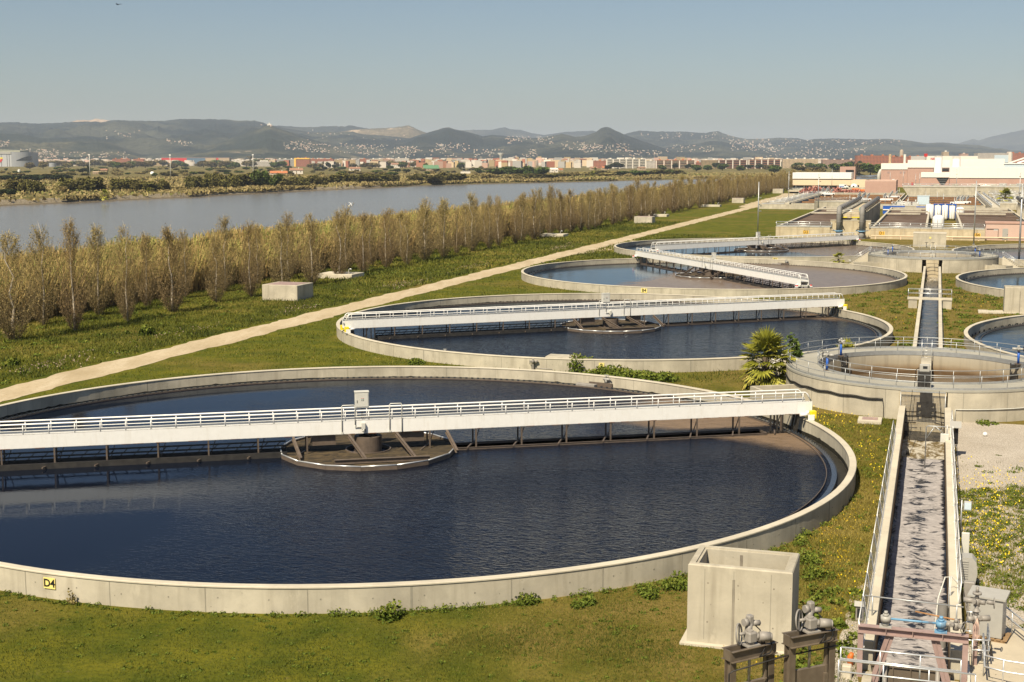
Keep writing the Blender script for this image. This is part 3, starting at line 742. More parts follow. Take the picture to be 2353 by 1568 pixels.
def actuator(m, x, y, z, rot=0.0, s=1.0, wheel=True, g=0, k=1):   # electric valve head: gearbox, motor, handwheel
    cr, sr = math.cos(rot), math.sin(rot)
    def L(px, py, pz): return (x+(px*cr-py*sr)*s, y+(px*sr+py*cr)*s, z+pz*s)
    m.tube([L(0,0,0),L(0,0,.34)], .13*s, 10, g); m.tube([L(0,0,.34),L(0,0,.52)], [.10*s,.06*s], 10, g)
    m.tube([L(-.1,0,.2),L(-.34,0,.2)], .10*s, 10, g); m.tube([L(.1,0,.2),L(.52,0,.2)], [.11*s,.12*s], 10, g)
    m.tube([L(.05,.1,.26),L(.05,.34,.26)], .085*s, 8, g); m.tube([L(.05,-.1,.3),L(.05,-.26,.3)], .09*s, 8, g)
    if wheel:
        c = [L(-.36, .24*math.cos(t_*PI/6), .2+.24*math.sin(t_*PI/6)) for t_ in range(13)]; m.tube(c, .022*s, 5, k, False)
        for t_ in range(3): m.beam(c[t_*4], L(-.36,0,.2), .025*s, .025*s, k)
def dist_well(b, a, label, far=False):
    o = gthing('distribution_well', label, 'well', b, a, group='round distribution wells between the tanks')
    Ro, Ri, zt = 11.2, 8.55, 2.4
    m = MB(); m.ring(Ro-.35, Ro, -.1, zt-.10, 120, 0, -PI/2+.150, 1.5*PI-.150)
    for q in range(20):
        t0 = -PI/2+.25+q*(2*PI-.5)/19
        m.box(0,0,0,0,0,0) if False else m.hexa([(math.cos(t0+d)*r_, math.sin(t0+d)*r_, z) for z in (0,zt-.12) for r_, d in ((Ro-.002,-.0022),(Ro+.004,-.0022),(Ro+.004,.0022),(Ro-.002,.0022))], 1)
    m.build('outer_wall', [M['concrete'], M['joint']], o)
    m = MB(); m.ring(Ri, Ro+.04, zt-.16, zt, 120); m.build('deck', M['deck'], o)
    m = MB(); m.ring(Ri-.004, Ri+.3, 0, zt-.17, 96, bottom=False); m.build('inner_wall', M['well_wall'], o)
    m = MB(); m.ring(Ri-.03, Ri+.04, zt-.20, zt+.16, 96); m.ring(Ro-.10, Ro-.06, zt, zt+.15, 96); m.build('kick_plate', M['galv'], o)
    # railings: outer ring and inner ring
    for nm, rad in (('outer', Ro-.12), ('inner', Ri+.1)):
        m = MB(); n = 96
        a0, a1 = (-PI/2, 1.5*PI)
        if nm == 'inner': a0, a1 = PI/2+.05, 2.5*PI-.05
        pts = [(rad*math.cos(a0+(a1-a0)*k/n), rad*math.sin(a0+(a1-a0)*k/n), zt) for k in range(n+1)]
        railing(m, pts, 1.05, (1.0,.5), .027, 2.05)
        m.build('railing', M['galv'], o)
    # spur wall with ladder reaching in from the far side
    m = MB(); m.box(-.42,.42,3.2,Ri-.02,.2,zt-.35); m.build('spur_wall', M['concrete'], o)
    m = MB()
    for x in (-.42,.42): m.tube([(x,Ri+.3,zt),(x,Ri+.3,zt+1.15),(x,Ri-.1,zt+1.2),(x,Ri-.55,zt+.9),(x,Ri-.6,zt-.8)], .03, 6)
    for k in range(5): m.tube([(-.42,Ri-.58,zt-.6+k*.3),(.42,Ri-.58,zt-.6+k*.3)], .018, 5)
    m.build('ladder', M['galv_bright'], o)
    for k, (ang, r_) in enumerate(((math.radians(147),8.45),(math.radians(208),8.6),(math.radians(30),8.45),(math.radians(-24),8.6))):
        m = MB(); x, y = r_*math.cos(ang), r_*math.sin(ang)
        m.box(x-.28,x+.28,y-.28,y+.28,zt-.02,zt+.04,1); m.cyl(x,y,zt+.04,zt+1.05,.10,10,0)
        actuator(m, x, y, zt+1.05, ang+2.6, 1.0, True, 2, 3)
        m.build('valve_actuator', [M['blue'], M['brown_steel'], M['cab_grey'], M['black']], o)
        m = MB(); xi, yi = (r_-.42)*math.cos(ang), (r_-.42)*math.sin(ang)
        tx, ty = -math.sin(ang), math.cos(ang)
        for s in (-1,1): m.beam((xi+tx*s*.42,yi+ty*s*.42,.6),(xi+tx*s*.42,yi+ty*s*.42,zt+.02),.10,.10)
        m.box(xi-.2,xi+.2,yi-.2,yi+.2,zt-.35,zt-.05); m.beam((xi,yi,.8),(xi,yi,1.6),.7,.04,0,(math.cos(ang),math.sin(ang),0))
        m.build('sluice_gate', M['dark_steel'], o)
    # cover grilles at the outlets to the tanks: low walls running off the well
    for sx, sy in ((-1,-1),(1,-1),(-1,1),(1,1)):
        if far and sy > 0: continue
        m = MB(); ang = math.atan2(sy*.62, sx); ca, sa = math.cos(ang), math.sin(ang)
        for q in (-1.15, .95):
            x0, y0 = ca*(Ro-.3)-sa*q, sa*(Ro-.3)+ca*q; x1, y1 = ca*(Ro+3.6)-sa*q, sa*(Ro+3.6)+ca*q
            m.beam((x0,y0,.62),(x1,y1,.62),.28,1.28)
        x0, y0 = ca*(Ro+3.6), sa*(Ro+3.6); m.beam((x0+sa*1.25,y0-ca*1.25,.62),(x0-sa*1.05,y0+ca*1.05,.62),.28,1.27)
        m.build('outlet_wall', M['concrete'], o)
    wv = MB(); wv.disc(Ri-.01, .55, 72); w_ = wv.build('water', M['well_water']); w_.location = W(b,a); w_.rotation_euler = (0,0,-PHI); tag(w_, kind='structure')
    return o
dist_well(-.3, 113.6, 'nearer round well with walkway, railings and four valve actuators, beside the palm')
dist_well(-.3, 252.0, 'farther round distribution well with railings and stairs on both sides', True)
def stairs(b, a, z1, n, rz, label, w=1.1):
    o = gthing('concrete_stairs', label, 'stairs', b, a, 0, rz)      # climbs along local +y
    m = MB(); h = z1/n
    for k in range(n): m.box(-w/2, w/2, k*.29, n*.29, k*h, (k+1)*h)
    m.build('flight', M['concrete_top'], o)
    for s in (-1,1):
        m = MB(); x = s*(w/2-.06)
        for hh in (.95,.5): m.tube([(x,-.05,hh),(x,n*.29,z1+hh)], .025, 5)
        for k in range(3): m.tube([(x,k*n*.145,k*z1/2),(x,k*n*.145,k*z1/2+.95)], .022, 5)
        m.build('handrail', M['galv_bright'], o)
stairs(-15.0, 256.5, 2.4, 13, -1.35, 'concrete stairs with white rails on the left of the farther well')
stairs(15.2, 249.3, 2.4, 13, 1.35, 'concrete stairs with white rails on the right of the farther well')
stairs(-14.9, 117.0, 2.4, 13, -1.25, 'concrete steps with rails half hidden behind the fan palm')

# the cabinet with a screen on the near deck of the first well, and the mesh over the channel mouth
o = gthing('control_cabinet', 'dark grey cabinet with small screen at the railing of the nearer well', 'cabinet', -.35, 103.2, 2.4)
m = MB(); m.bev(-.46,.46,-.25,.25,.08,1.25,.02,0); m.box(-.5,-.46,-.27,.27,0,1.3,1); m.box(.46,.5,-.27,.27,0,1.3,1); m.box(-.5,.5,-.2,.2,0,.08,2); m.build('body', [M['dark_steel'],M['cab_grey'],M['wood']], o)
m = MB(); m.bev(-.36,.36,-.22,.2,1.26,1.75,.03); m.build('screen_housing', M['cab_grey'], o)
m = MB(); m.box(-.12,.2,-.232,-.222,1.45,1.65); m.build('screen', M['glass'], o)
m = MB(); m.tube([(-.4,-.1,1.5),(-.62,-.1,1.3),(-.66,-.1,.3),(-.66,-.1,0)], .025, 5); m.build('cable', M['black'], o)

M['mesh_dark'] = flat('galvanised_mesh', (.36,.34,.30), .5)
o = gthing('mesh_screen', 'wire mesh screen with a cast shadow modelled as a dark cut-out shape across the channel mouth under the nearer well', 'mesh screen', -.3, 102.1, 0)
m = MB()
for k in range(33): m.box(-1.66+k*.0985-.007,-1.66+k*.0985+.007,-.006,.006,-.6,2.22)
for k in range(29): m.box(-1.66,1.5,.006,.012,-.6+k*.1-.007,-.6+k*.1+.007)
m.build('mesh', M['mesh_dark'], o)
m = MB(); m.box(-1.68,1.52,-.04,.04,2.22,2.29)
for x in (-1.66,1.5): m.tube([(x,0,-.8),(x,0,2.25)], .03, 6)
m.build('frame', M['galv'], o)
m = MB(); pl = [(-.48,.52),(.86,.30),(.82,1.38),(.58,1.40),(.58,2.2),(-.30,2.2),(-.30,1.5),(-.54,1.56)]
def shadow_cells():
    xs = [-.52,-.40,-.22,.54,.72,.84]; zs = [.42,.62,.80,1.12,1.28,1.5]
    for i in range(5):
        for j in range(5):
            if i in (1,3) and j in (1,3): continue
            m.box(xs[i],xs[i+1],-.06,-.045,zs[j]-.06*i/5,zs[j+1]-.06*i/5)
shadow_cells(); m.box(-.30,.58,-.06,-.045,1.45,2.22); m.build('plate', M['dark_steel'], o)  # cast shadow of unknown origin, put in as a dark sheet with square holes
m = MB()
for x, x2 in ((-.85,-1.05),(1.05,1.3)): m.tube([(x,-.1,2.4),(x2,-.2,-.4)], .018, 5)
for z in (-.1,.45,.75): m.tube([(-1.66,-.07,z),(-.5,-.07,z+.04)], .03, 5); m.tube([(.8,-.07,z+.1),(1.5,-.07,z-.02)], .03, 5)
m.build('cable', M['black'], o)
m = MB(); m.box(-1.75,1.6,.30,.4,-1.2,2.2); m.build('back_wall', M['concrete_warm'], o)

# conduits round the first well
o = gthing('cable_conduit', 'black cable run sagging along the wall of the nearer well, by the palm', 'cable', -.3, 113.6)
m = MB()
for dz in (0,.07,.13):
    pts = [(11.27*math.cos(t0), 11.27*math.sin(t0), 1.35+dz+.04*math.sin(t0*30)+(.5 if t0 < PI*1.12 else 0)*(PI*1.12-t0)/.4) for t0 in [PI*1.0+ k*(.415*PI)/40 for k in range(41)]]
    pts += [(pts[-1][0]+.1, pts[-1][1]-.0, .9), (pts[-1][0]+.1, pts[-1][1], .05)]
    m.tube(pts, .028, 5)
m.build('conduit', M['black'], o)
o = gthing('conduit_pipe', 'thin pale pipe along the wall of the nearer well above the gravel', 'pipe', -.3, 113.6)
m = MB(); pts = [(11.26*math.cos(t0), 11.26*math.sin(t0), .98) for t0 in [-PI/2+.2+k*.9/30 for k in range(31)]]
m.tube([(pts[0][0],pts[0][1],.05)]+pts, .035, 6); m.build('pipe', M['cab_pale'], o)
# ================================================================ the outfall channels on the centre line
t = NT('foaming_water', .55, .4)
n1 = t.noise(1.15, 6, .66, st=(.8,1.15,1), dist=.7); n2 = t.noise(5, 5, .7, st=(.55,1.6,1), dist=.8); n3 = t.noise(.35, 3, .6, st=(1.4,.6,1))
s_ = t.sep(t.co())
mid = t.math('SUBTRACT', 1.0, t.math('MULTIPLY', t.math('ABSOLUTE', t.math('ADD', s_['X'], .22)), .55))       # holes open along the middle
h = t.math('ADD', t.math('MULTIPLY', n1, 1.0), t.math('MULTIPLY', t.math('SUBTRACT', n2, .5), .30))
h = t.math('SUBTRACT', h, t.math('MULTIPLY', t.math('SUBTRACT', mid, .55), .24))
foam = t.ramp(h, [(.355,0),(.435,1)])
edge = t.math('ADD', t.math('ABSOLUTE', t.math('ADD', s_['X'], .22)), t.math('MULTIPLY', t.math('SUBTRACT', t.noise(2.2,4,.7,st=(.3,1,1)), .5), .9))
foam = t.math('MULTIPLY', foam, t.ramp(t.math('MULTIPLY', edge, .5), [(.60,1),(.645,0)]))
fc = t.mix(t.ramp(n2, [(.3,0),(.72,1)]), (.20,.185,.187), (.52,.485,.475))
t.base(t.mix(foam, (.012,.013,.018), fc)); t.rgh(t.math('ADD', t.math('MULTIPLY', foam, .6), .12)); t.bump(foam, .4, .06); t.bump(n2, .5, .08); M['foam'] = t.m
t = NT('churning_water', .35, .5)
n1 = t.noise(1.3, 5, .7, st=(1,.6,1), dist=1.6); s_ = t.sep(t.co())
fo = t.ramp(n1, [(.46,0),(.58,1)])
t.base(t.mix(fo, t.mix(t.noise(2,3,.6), (.10,.070,.025), (.20,.145,.065)), (.52,.48,.40))); t.bump(n1, .6, .15); M['churn'] = t.m
t = NT('channel_water', .12, .5); t.b.inputs['IOR'].default_value = 1.33
n1 = t.noise(1.4, 4, .6, st=(.7,1.5,1), dist=.8); t.base(t.mix(t.ramp(t.noise(.5,4,.6,st=(1.2,.6,1)), [(.45,0),(.7,1)]), (.012,.014,.02), (.075,.055,.038))); t.bump(n1, .45, .12); M['channel_water'] = t.m
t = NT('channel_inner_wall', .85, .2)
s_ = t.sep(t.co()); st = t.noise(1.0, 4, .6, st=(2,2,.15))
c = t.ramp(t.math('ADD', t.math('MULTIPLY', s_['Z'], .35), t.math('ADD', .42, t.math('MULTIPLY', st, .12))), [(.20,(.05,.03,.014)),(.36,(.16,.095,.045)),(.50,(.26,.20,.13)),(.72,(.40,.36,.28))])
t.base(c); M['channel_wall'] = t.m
def channel(b0, b1, a0, a1, wt, zt, zw, label, foam_to=None):
    o = gthing('concrete_channel', label, 'channel', 0, 0)
    for s, x0, x1 in ((-1,b0-wt,b0),(1,b1,b1+wt)):
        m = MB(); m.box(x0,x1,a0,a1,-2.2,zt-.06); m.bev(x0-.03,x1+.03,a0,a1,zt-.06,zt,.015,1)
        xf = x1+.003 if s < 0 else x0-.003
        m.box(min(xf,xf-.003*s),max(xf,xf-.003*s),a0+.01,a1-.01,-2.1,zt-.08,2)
        for k in range(int((a1-a0)/4.5)):
            y = a0+2+k*4.5; m.box(x0-.004, x1+.004, y-.012, y+.012, 0, zt-.07, 3)
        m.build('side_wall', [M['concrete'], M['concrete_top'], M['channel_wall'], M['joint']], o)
    m = MB(); m.box(b0,b1,a0,a1,-2.3,-2.2); m.build('floor', M['wet'], o)
    return o
def surf(name, mat, b0, b1, a0, a1, z0, z1, amp, res=.16, seed=0):
    nx, ny = int((b1-b0)/res)+1, int((a1-a0)/res)+1; vs = []
    for j in range(ny+1):
        for i in range(nx+1):
            x = b0+(b1-b0)*i/nx; y = a0+(a1-a0)*j/ny
            z = z0+(z1-z0)*j/ny + amp*mnoise.fractal(Vector((x*1.1+seed, y*.8, seed)), 1, 2, 4)
            vs.append((x,y,z))
    m = MB(); k = nx+1; m.add(vs, [(j*k+i, j*k+i+1, (j+1)*k+i+1, (j+1)*k+i) for j in range(ny) for i in range(nx)], 0, True)
    o = m.build(name, mat); o.rotation_euler = (0,0,-PHI); tag(o, kind='structure'); return o
FB0, FB1 = -1.62, 1.2
channel(FB0, FB1, 50.6, 102.3, .40, 1.15, -.95, 'front concrete channel full of pale foam, running from the penstock to the nearer well')
o = gthing('penstock_pit', 'open concrete pit in front of the penstock at the bottom edge', 'pit', 0, 44)
for x0, x1, y0, y1 in ((-1.95,-1.60,0,6.4),(1.2,1.5,0,6.4),(-1.60,1.2,0,.3)): m = MB(); m.box(x0,x1,y0,y1,-2.3,.02); m.build('pit_wall', M['concrete'], o)
m = MB(); m.box(-1.6,1.2,.3,6.3,-2.3,-2.25); m.build('pit_floor', M['wet'], o)
surf('water', M['foam'], FB0+.01, FB1-.01, 50.6, 93.2, -.98, -.86, .085, .13, 3)
surf('water', M['churn'], FB0+.01, FB1-.01, 93.2, 98.6, -.86, -.70, .11, .09, 8)
surf('water', M['channel_water'], FB0+.01, FB1-.01, 98.6, 101.9, -.7, -.7, .05, .2, 8)
channel(-1.32, .78, 124.9, 240.8, .33, 1.15, -.6, 'narrower back channel of dark rippled water between the two wells')
surf('water', M['channel_water'], -1.31, .77, 124.9, 231, -.65, -.60, .035, .3, 5)
surf('water', M['churn'], -1.31, .77, 231, 238.5, -.60, -.5, .07, .15, 6)
m = MB(); m.box(-1.31,.77,240.75,240.85,-1,2.2); o = m.build('channel_mouth', M['concrete_warm']); o.rotation_euler = (0,0,-PHI); tag(o, 'brown stained end wall of the back channel under the farther well', 'wall')
o = gthing('safety_bars', 'dark curved bars over the channel mouth under the farther well', 'railing', -.27, 240.2)
m = MB()
for z in (.35,1.0,1.6): m.tube([(-1.05+2.1*k/8, .12*math.sin(PI*k/8)-.1, z+.10*math.sin(PI*k/8)) for k in range(9)], .03, 5)
for x in (-1.0,.35,1.0): m.tube([(x,-.05,.35),(x,-.05,1.62)], .025, 5)
m.build('bars', M['dark_steel'], o)
# footbridge
o = gthing('footbridge', 'small concrete footbridge with rails over the back channel', 'footbridge', -.3, 182.6)
m = MB(); m.bev(-2.85,2.75,-.55,.55,1.16,1.42,.02); m.build('deck', M['concrete_top'], o)
for s in (-1,1):
    m = MB(); m.box(s*2.15-.55,s*2.15+.55,-.45,.4,0,1.158); m.build('abutment', M['concrete'], o)
    m = MB(); railing(m, [(-2.75,s*.48,1.42),(2.65,s*.48,1.42)], 1.1, (1,.5), .03, 1.4); m.tube([(-2.75,s*.48,1.42),(-2.75,s*.48,2.52)],.03,5); m.build('railing', M['galv_bright'], o)

# ---------------------------------------------------------------- white mesh fence on both walls of the front channel
def fence_panel_run(b, a0, a1, lean, label, n):
    o = gthing('mesh_fence', label, 'fence', b, 0, 1.15)
    stp = (a1-a0)/n
    for k in range(n):
        y0, y1 = a0+k*stp+.05, a0+(k+1)*stp-.04
        m = MB(); x = lean*.95
        for q in range(int((y1-y0)/.075)+1): yy = y0+q*.075; m.add([(0,yy,.03),(0,yy+.022,.03),(x,yy+.022,.95),(x,yy,.95)], [(0,1,2,3)])
        for q in range(13): f = q/12; m.add([(x*f+.004,y0,.03+.9*f),(x*f+.004,y1,.03+.9*f),(x*f+.004+.003*lean,y1,.055+.9*f),(x*f+.004+.003*lean,y0,.055+.9*f)], [(0,1,2,3)])
        p = m.build('panel', M['white'], o)
        m = MB(); m.tube([(0,y0,0.03),(x,y0,.95),(x,y1,.95),(0,y1,.03),(0,y0,.03)], .022, 5); m.build('panel_frame', M['white'], p)
        m = MB(); m.tube([(0,y0-.03,-.1),(x,y0-.03,1.0)], .028, 5); m.box(-.05,.05,y0-.08,y0+.02,-.02,.02); m.build('post', M['white'], o)
    return o
fence_panel_run(-1.96, 49.9, 91.0, -.20, 'white mesh fence along the left wall of the foaming channel', 13)
fence_panel_run(1.52, 56.0, 96.0, .08, 'white mesh fence along the right wall of the foaming channel', 12)
# ================================================================ aeration tanks, pipe galleries, buildings, masts
t = NT('mixed_liquor', .7, .12)
n1 = t.noise(.12, 4, .6); n2 = t.noise(.9, 5, .7, st=(.6,1.6,1))
c = t.mix(t.ramp(n1, [(.4,0),(.65,1)]), (.105,.068,.045), (.16,.115,.085)); t.base(t.mix(t.ramp(n2,[(.55,0),(.8,.5)]), c, (.24,.20,.17))); M['liquor'] = t.m
def gpx(px, a):     # grid b of a sighting column at a given grid depth
    k = (px-1176.5)/F / math.cos(TH)*1.0
    k = ray(px, 420)[0]/ray(px, 420)[1]
    return (k*U[1]*a - U[0]*a)/(V[0]-k*V[1])
def tank_rect(b0, b1, a0, a1, zt, label, wall=.45, wz=2.05, front_mat='concrete_warm'):
    o = gthing('aeration_tank', label, 'aeration tank', b0, a0, 0)
    w_, l_ = b1-b0, a1-a0
    for nm, q in (('front_wall',(0,w_,0,wall)),('back_wall',(0,w_,l_-wall,l_)),('side_wall',(0,wall,wall,l_-wall)),('side_wall',(w_-wall,w_,wall,l_-wall))):
        m = MB(); m.box(*q, -.1, zt-.12); m.bev(q[0]-.06,q[1]+.06,q[2]-.06,q[3]+.06,zt-.12,zt,.03,1)
        if nm == 'front_wall':
            for k in range(1, int(w_/4)): m.box(k*4-.02,k*4+.02,-.006,0,.0,zt-.13,2)
            m.box(.02,w_-.02,-.004,0,zt-.75,zt-.70,2)
        m.build(nm, [M[front_mat if nm == 'front_wall' else 'concrete'], M['concrete_top'], M['joint']], o)
    wv = MB(); wv.box(wall,w_-wall,wall,l_-wall,wz-.05,wz); x = wv.build('water', M['liquor']); x.location = W(b0,a0); x.rotation_euler = (0,0,-PHI); tag(x, kind='structure')
    return o
A0 = 342
tD2 = tank_rect(-38.3, -25.0, A0, 494, 2.75, 'leftmost aeration tank of brown liquor, marked D2, with the long slanting side wall')
tD1 = tank_rect(-15.2, -2.0, A0, 494, 2.75, 'middle aeration tank of brown liquor, marked D1')
tB4 = tank_rect(6.0, 24.0, A0+5, 494, 2.75, 'right-hand aeration tank of brown liquor behind the small pink building')
for tt, w_ in ((tD2, 13.3), (tD1, 13.2), (tB4, 18)):       # concrete cross walks near the far end
    for k, (y, z) in enumerate(((92,2.9),(103,3.2),(114,3.4),(126,3.5))):
        m = MB(); m.box(.46+(k%2)*w_*.3, w_-.46 if k%2 else w_*.8, y, y+3.2, z-.35, z); m.build('cross_walk', M['concrete'], tt)
for b, txt, lb in ((gpx(1787+68,A0),'D2','amber D2 sign on the stained front wall of the aeration tanks'),(gpx(2030.5,A0),'D1','amber D1 sign on the stained wall right of the grey pipes'),):
    number_sign(txt, lb, W(b, A0-.02, 1.45), -PHI, 1.35, .85, 'sign_orange', .95)
number_sign('B4', 'amber B4 sign on the wall beside the small pink building', W(gpx(2252,A0), A0-.02, 1.35), -PHI, 1.35, .85, 'sign_orange', .95)
o = gthing('retaining_wall', 'pale stained concrete wall joining the aeration tanks behind the white silo', 'wall', -2.0, A0)
m = MB(); m.box(.02,13.4,0,.45,-.1,2.6); m.bev(-.0,13.45,-.06,.5,2.6,2.72,.03,1); m.build('wall', [M['concrete_warm'], M['concrete_top']], o)
o = gthing('retaining_wall', 'warm stained concrete wall between the two big grey pipes', 'wall', -25, A0)
m = MB(); m.box(.02,9.78,.3,.75,-.1,4.4); m.bev(0.02,9.78,.24,.8,4.4,4.55,.03,1); m.build('wall', [M['concrete_warm'], M['concrete_top']], o)
for b0, b1, lb in ((-38.2,-24.6,'triple-rail railing on the front wall of aeration tank D2'),(-15.6,-1.0,'triple-rail railing on the front wall of aeration tank D1'),(-.8,11.2,'railing on the front wall below the white silo')):
    o = gthing('railing', lb, 'railing', 0, A0-.02, 2.76); m = MB(); railing(m, [(b0,0,0),(b1,0,0)], 1.2, (1,.62,.3), .085, 2.6, kick=.22, pr=.06); m.build('rails', M['galv_bright'], o)

# raised pipe galleries
def gallery(b, a0, a1, label, pipes):
    o = gthing('pipe_gallery', label, 'pipe gallery', b, a0)
    m = MB(); L = a1-a0
    m.box(-2.3,2.3,1.0,L,5.6,5.95); m.build('walkway', M['concrete_warm'], o)
    for s in (-1,1):
        m = MB(); m.box(s*2.9-.15,s*2.9+.15,4,L,2.6,5.6); m.build('side_wall', M['concrete'], o)
        for k in range(int(L/7)): 
            m = MB(); m.box(s*3.35-.22,s*3.35+.22,4+k*7,4.4+k*7,.5,6.6); m.bev(s*3.35-.6,s*3.35+.4,3.9+k*7,4.5+k*7,6.5,6.75,.05); m.build('support', M['concrete'], o)
        m = MB(); railing(m, [(s*1.9,1,5.95),(s*1.9,L,5.95)], 1.1, (1,.5), .04, 2.5, pr=.035); m.build('railing', M['galv'], o)
    for k in range(3):
        m = MB(); y = 24+k*5
        m.tube([(1.1,y,6.4),(1.1,y+2.6,6.4)], .42, 12); m.tube([(1.1,y+2.8,6.4),(1.1,y+3.4,6.4)], .55, 12); m.box(.7,1.5,y,y+3,5.95,6.1); m.build('pump', M['teal'], o)
    for x, front in pipes:
        m = MB(); r = .60; yb = -1.0
        m.tube([(x,yb,1.5),(x,yb,6.2),(x,yb+.12,6.75),(x,yb+.5,7.25),(x,yb+1.1,7.45),(x,yb+2,7.5),(x,L,7.5)], r, 18)
        for y in range(6, int(L), 6): m.tube([(x,y,7.5),(x,y+.25,7.5)], r+.05, 18)
        for z in (4.1,5.9): m.tube([(x,yb,z),(x,yb,z+.12)], r+.03, 18)
        p = m.build('pipe', M['pipe_grey'], o)
        m = MB(); m.cyl(x,yb,1.72,2.0,r+.28,18); m.tube([(x-r-.8,yb-.2,1.95),(x+r+.5,yb-.2,1.95)], .09, 6); m.build('flange', M['sky_blue'], p)
        m = MB(); actuator(m, x+(-1.3 if x < 0 else 1.3), yb-.2, 1.9, 0, 1.0, True); m.build('valve', [M['cab_grey'], M['black']], p)
        m = MB(); m.cyl(x,yb,-.1,1.72,r+.05,18); m.cyl(x,yb,.0,.12,r+.35,18); m.build('riser', M['pipe_grey'], p)
        m = MB(); m.beam((x-.9,yb+.3,4.05),(x+.9,yb+.3,4.05),.12,.18); m.beam((x+.6,yb+.3,4.0),(x+1.4 if x < 0 else x-1.4,yb+1.3,2.0),.1,.1); m.build('bracket', M['brown_steel'], p)
    m = MB(); m.box(-2.2,2.2,.9,1.15,5.0,5.6); m.build('end_beam', M['concrete_warm'], o)
    m = MB(); m.box(-2.1,-.9,.84,.9,5.1,5.3); m.box(.2,2.1,.84,.9,5.1,5.3); m.build('warning_strip', M['yellow'], o)
    m = MB()
    for z in (6.6,7.05): m.tube([(-2.2,.9,z),(2.2,.9,z)], .05, 5)
    for x in (-2.2,0,2.2): m.tube([(x,.9,5.9),(x,.9,7.05)], .05, 5)
    m.build('end_railing', M['galv_bright'], o)
    return o
gallery(-20.1, A0, A0+92, 'raised gallery with two big grey pipes that bend down at its end', [(-2.75,1),(2.75,1)])
gallery(27.5, A0+15, A0+110, 'raised pipe gallery at the right edge beyond the small pink building', [(-3.2,0)])

# small pink pump house
o = gthing('pump_house', 'small pink pump house with a grey door at the right edge', 'pump house', 11.6, A0+3)
m = MB(); m.box(0,40,0,3.6,-.1,4.0); m.build('wall', M['pink_pale'], o)
m = MB(); m.bev(-.15,40.2,-.15,3.8,4.0,4.45,.05); m.build('parapet', M['pink'], o)
b = gpx(2309,A0+3)-11.6; b2 = gpx(2322,A0+3)-11.6
m = MB(); m.box(b,b2,-.05,0,.1,2.85); d_ = m.build('door', M['cab_grey'], o); m = MB(); m.box(b2-.2,b2-.1,-.1,-.05,1.3,1.5); m.build('handle', M['black'], d_)
m = MB(); m.box(b-2.0,b-1.0,-.04,0,2.4,2.65); m.build('nameplate', M['white'], o)
m = MB(); m.tube([(.2,-.06,2.7),(2.9,-.06,2.7),(2.9,-.06,.6),(4,-.06,.5)], .07, 6); m.build('downpipe', M['black'], o)
o = gthing('pipeline', 'pale orange pipeline low along the foot of the aeration wall', 'pipeline', 0, A0-1.2)
m = MB(); m.tube([(-15,0,.85),(40,0,.85)], .16, 8)
for k in range(9): m.box(-14+k*6-.1,-14+k*6+.1,-.1,.1,0,.75)
m.build('pipe', M['cream'], o)
m = MB(); m.tube([(4,-.2,.55),(40,-.2,.55)], .06, 6); m.build('lower_pipe', M['brown_steel'], o)

# concrete chamber with two valve wheels in front of it
b0, b1 = gpx(2103.5,313), gpx(2180,313)
o = gthing('valve_chamber', 'tall pale concrete chamber with a yellow notice and two valve wheels in front', 'chamber', b0, 313)
m = MB(); m.box(0,b1-b0,0,6,-.1,3.0); m.bev(-.05,b1-b0+.05,-.05,6.05,3.0,3.12,.03,1)
for k in range(1,5): m.box(k*(b1-b0)/5-.02,k*(b1-b0)/5+.02,-.006,0,0,3,2)
m.build('wall', [M['concrete'],M['concrete_top'],M['joint']], o)
m = MB(); m.box(3.45,3.85,-.03,0,1.9,2.3); m.build('notice', M['sign_yellow'], o)
for x in (2.9,4.3):
    m = MB(); m.cyl(x,-1.2,0,1.1,.06,8); m.tube([(x+.38*math.cos(k*PI/8),-1.2+.38*math.sin(k*PI/8),1.1) for k in range(17)], .035, 5, 0, False)
    for k in range(3): m.beam((x,-1.2,1.1),(x+.38*math.cos(k*2.1),-1.2+.38*math.sin(k*2.1),1.1),.03,.03)
    m.build('valve_wheel', M['dark_steel'], o)

# white vessels and containers between the tanks
def vessel(label, px0, px1, a, zt, dome=.4, legs=0.0, group=None):
    b0, b1 = gpx(px0,a), gpx(px1,a); r = (b1-b0)/2
    o = gthing('storage_tank', label, 'storage tank', (b0+b1)/2, a, 0, 0, group)
    pr = [(r*.98,legs),(r,legs+.05),(r,zt-dome)] + [(r*math.cos(k*PI/12), zt-dome+dome*math.sin(k*PI/12)) for k in range(1,6)] + [(.02,zt)]
    m = MB(); m.lathe(pr, 28, 0, smooth=True); m.build('shell', M['white'], o)
    m = MB(); m.cyl(0,0,zt-.02,zt+.35,.22,10); m.build('manhole', M['galv'], o)
    m = MB()
    for k in range(3):
        ang = 2.1*k+.4; m.tube([(r*1.06*math.cos(ang), r*1.06*math.sin(ang), 0),(r*1.06*math.cos(ang), r*1.06*math.sin(ang), zt-dome-.3),(r*.7*math.cos(ang), r*.7*math.sin(ang), zt-dome*.3)], .06, 6)
    m.build('feed_pipe', M['galv'], o)
    return o
vessel('big white domed vessel standing in the gap between aeration tanks D1 and B4', 2146, 2173.6, 366, 5.2, 1.0)
for px0, px1, lb, zt in ((2130,2148,'tall white tank, leftmost of the row by the blue frame',7.3),(2151,2165,'second white tank in the row by the blue frame',7.0),(2167.7,2181,'third white tank in the row by the blue frame',7.1),(2184.5,2197.6,'fourth white tank in the row by the blue frame',6.9)):
    vessel(lb, px0, px1, 455, zt-2.2, .12, .6, 'white chemical tanks by the blue frame')
vessel('low white tank with a conical roof right of the row of white tanks', 2198.5, 2219, 470, 3.9, .9)
o = gthing('tank_frame', 'blue steel frame round the row of white tanks', 'frame', 0, 459)
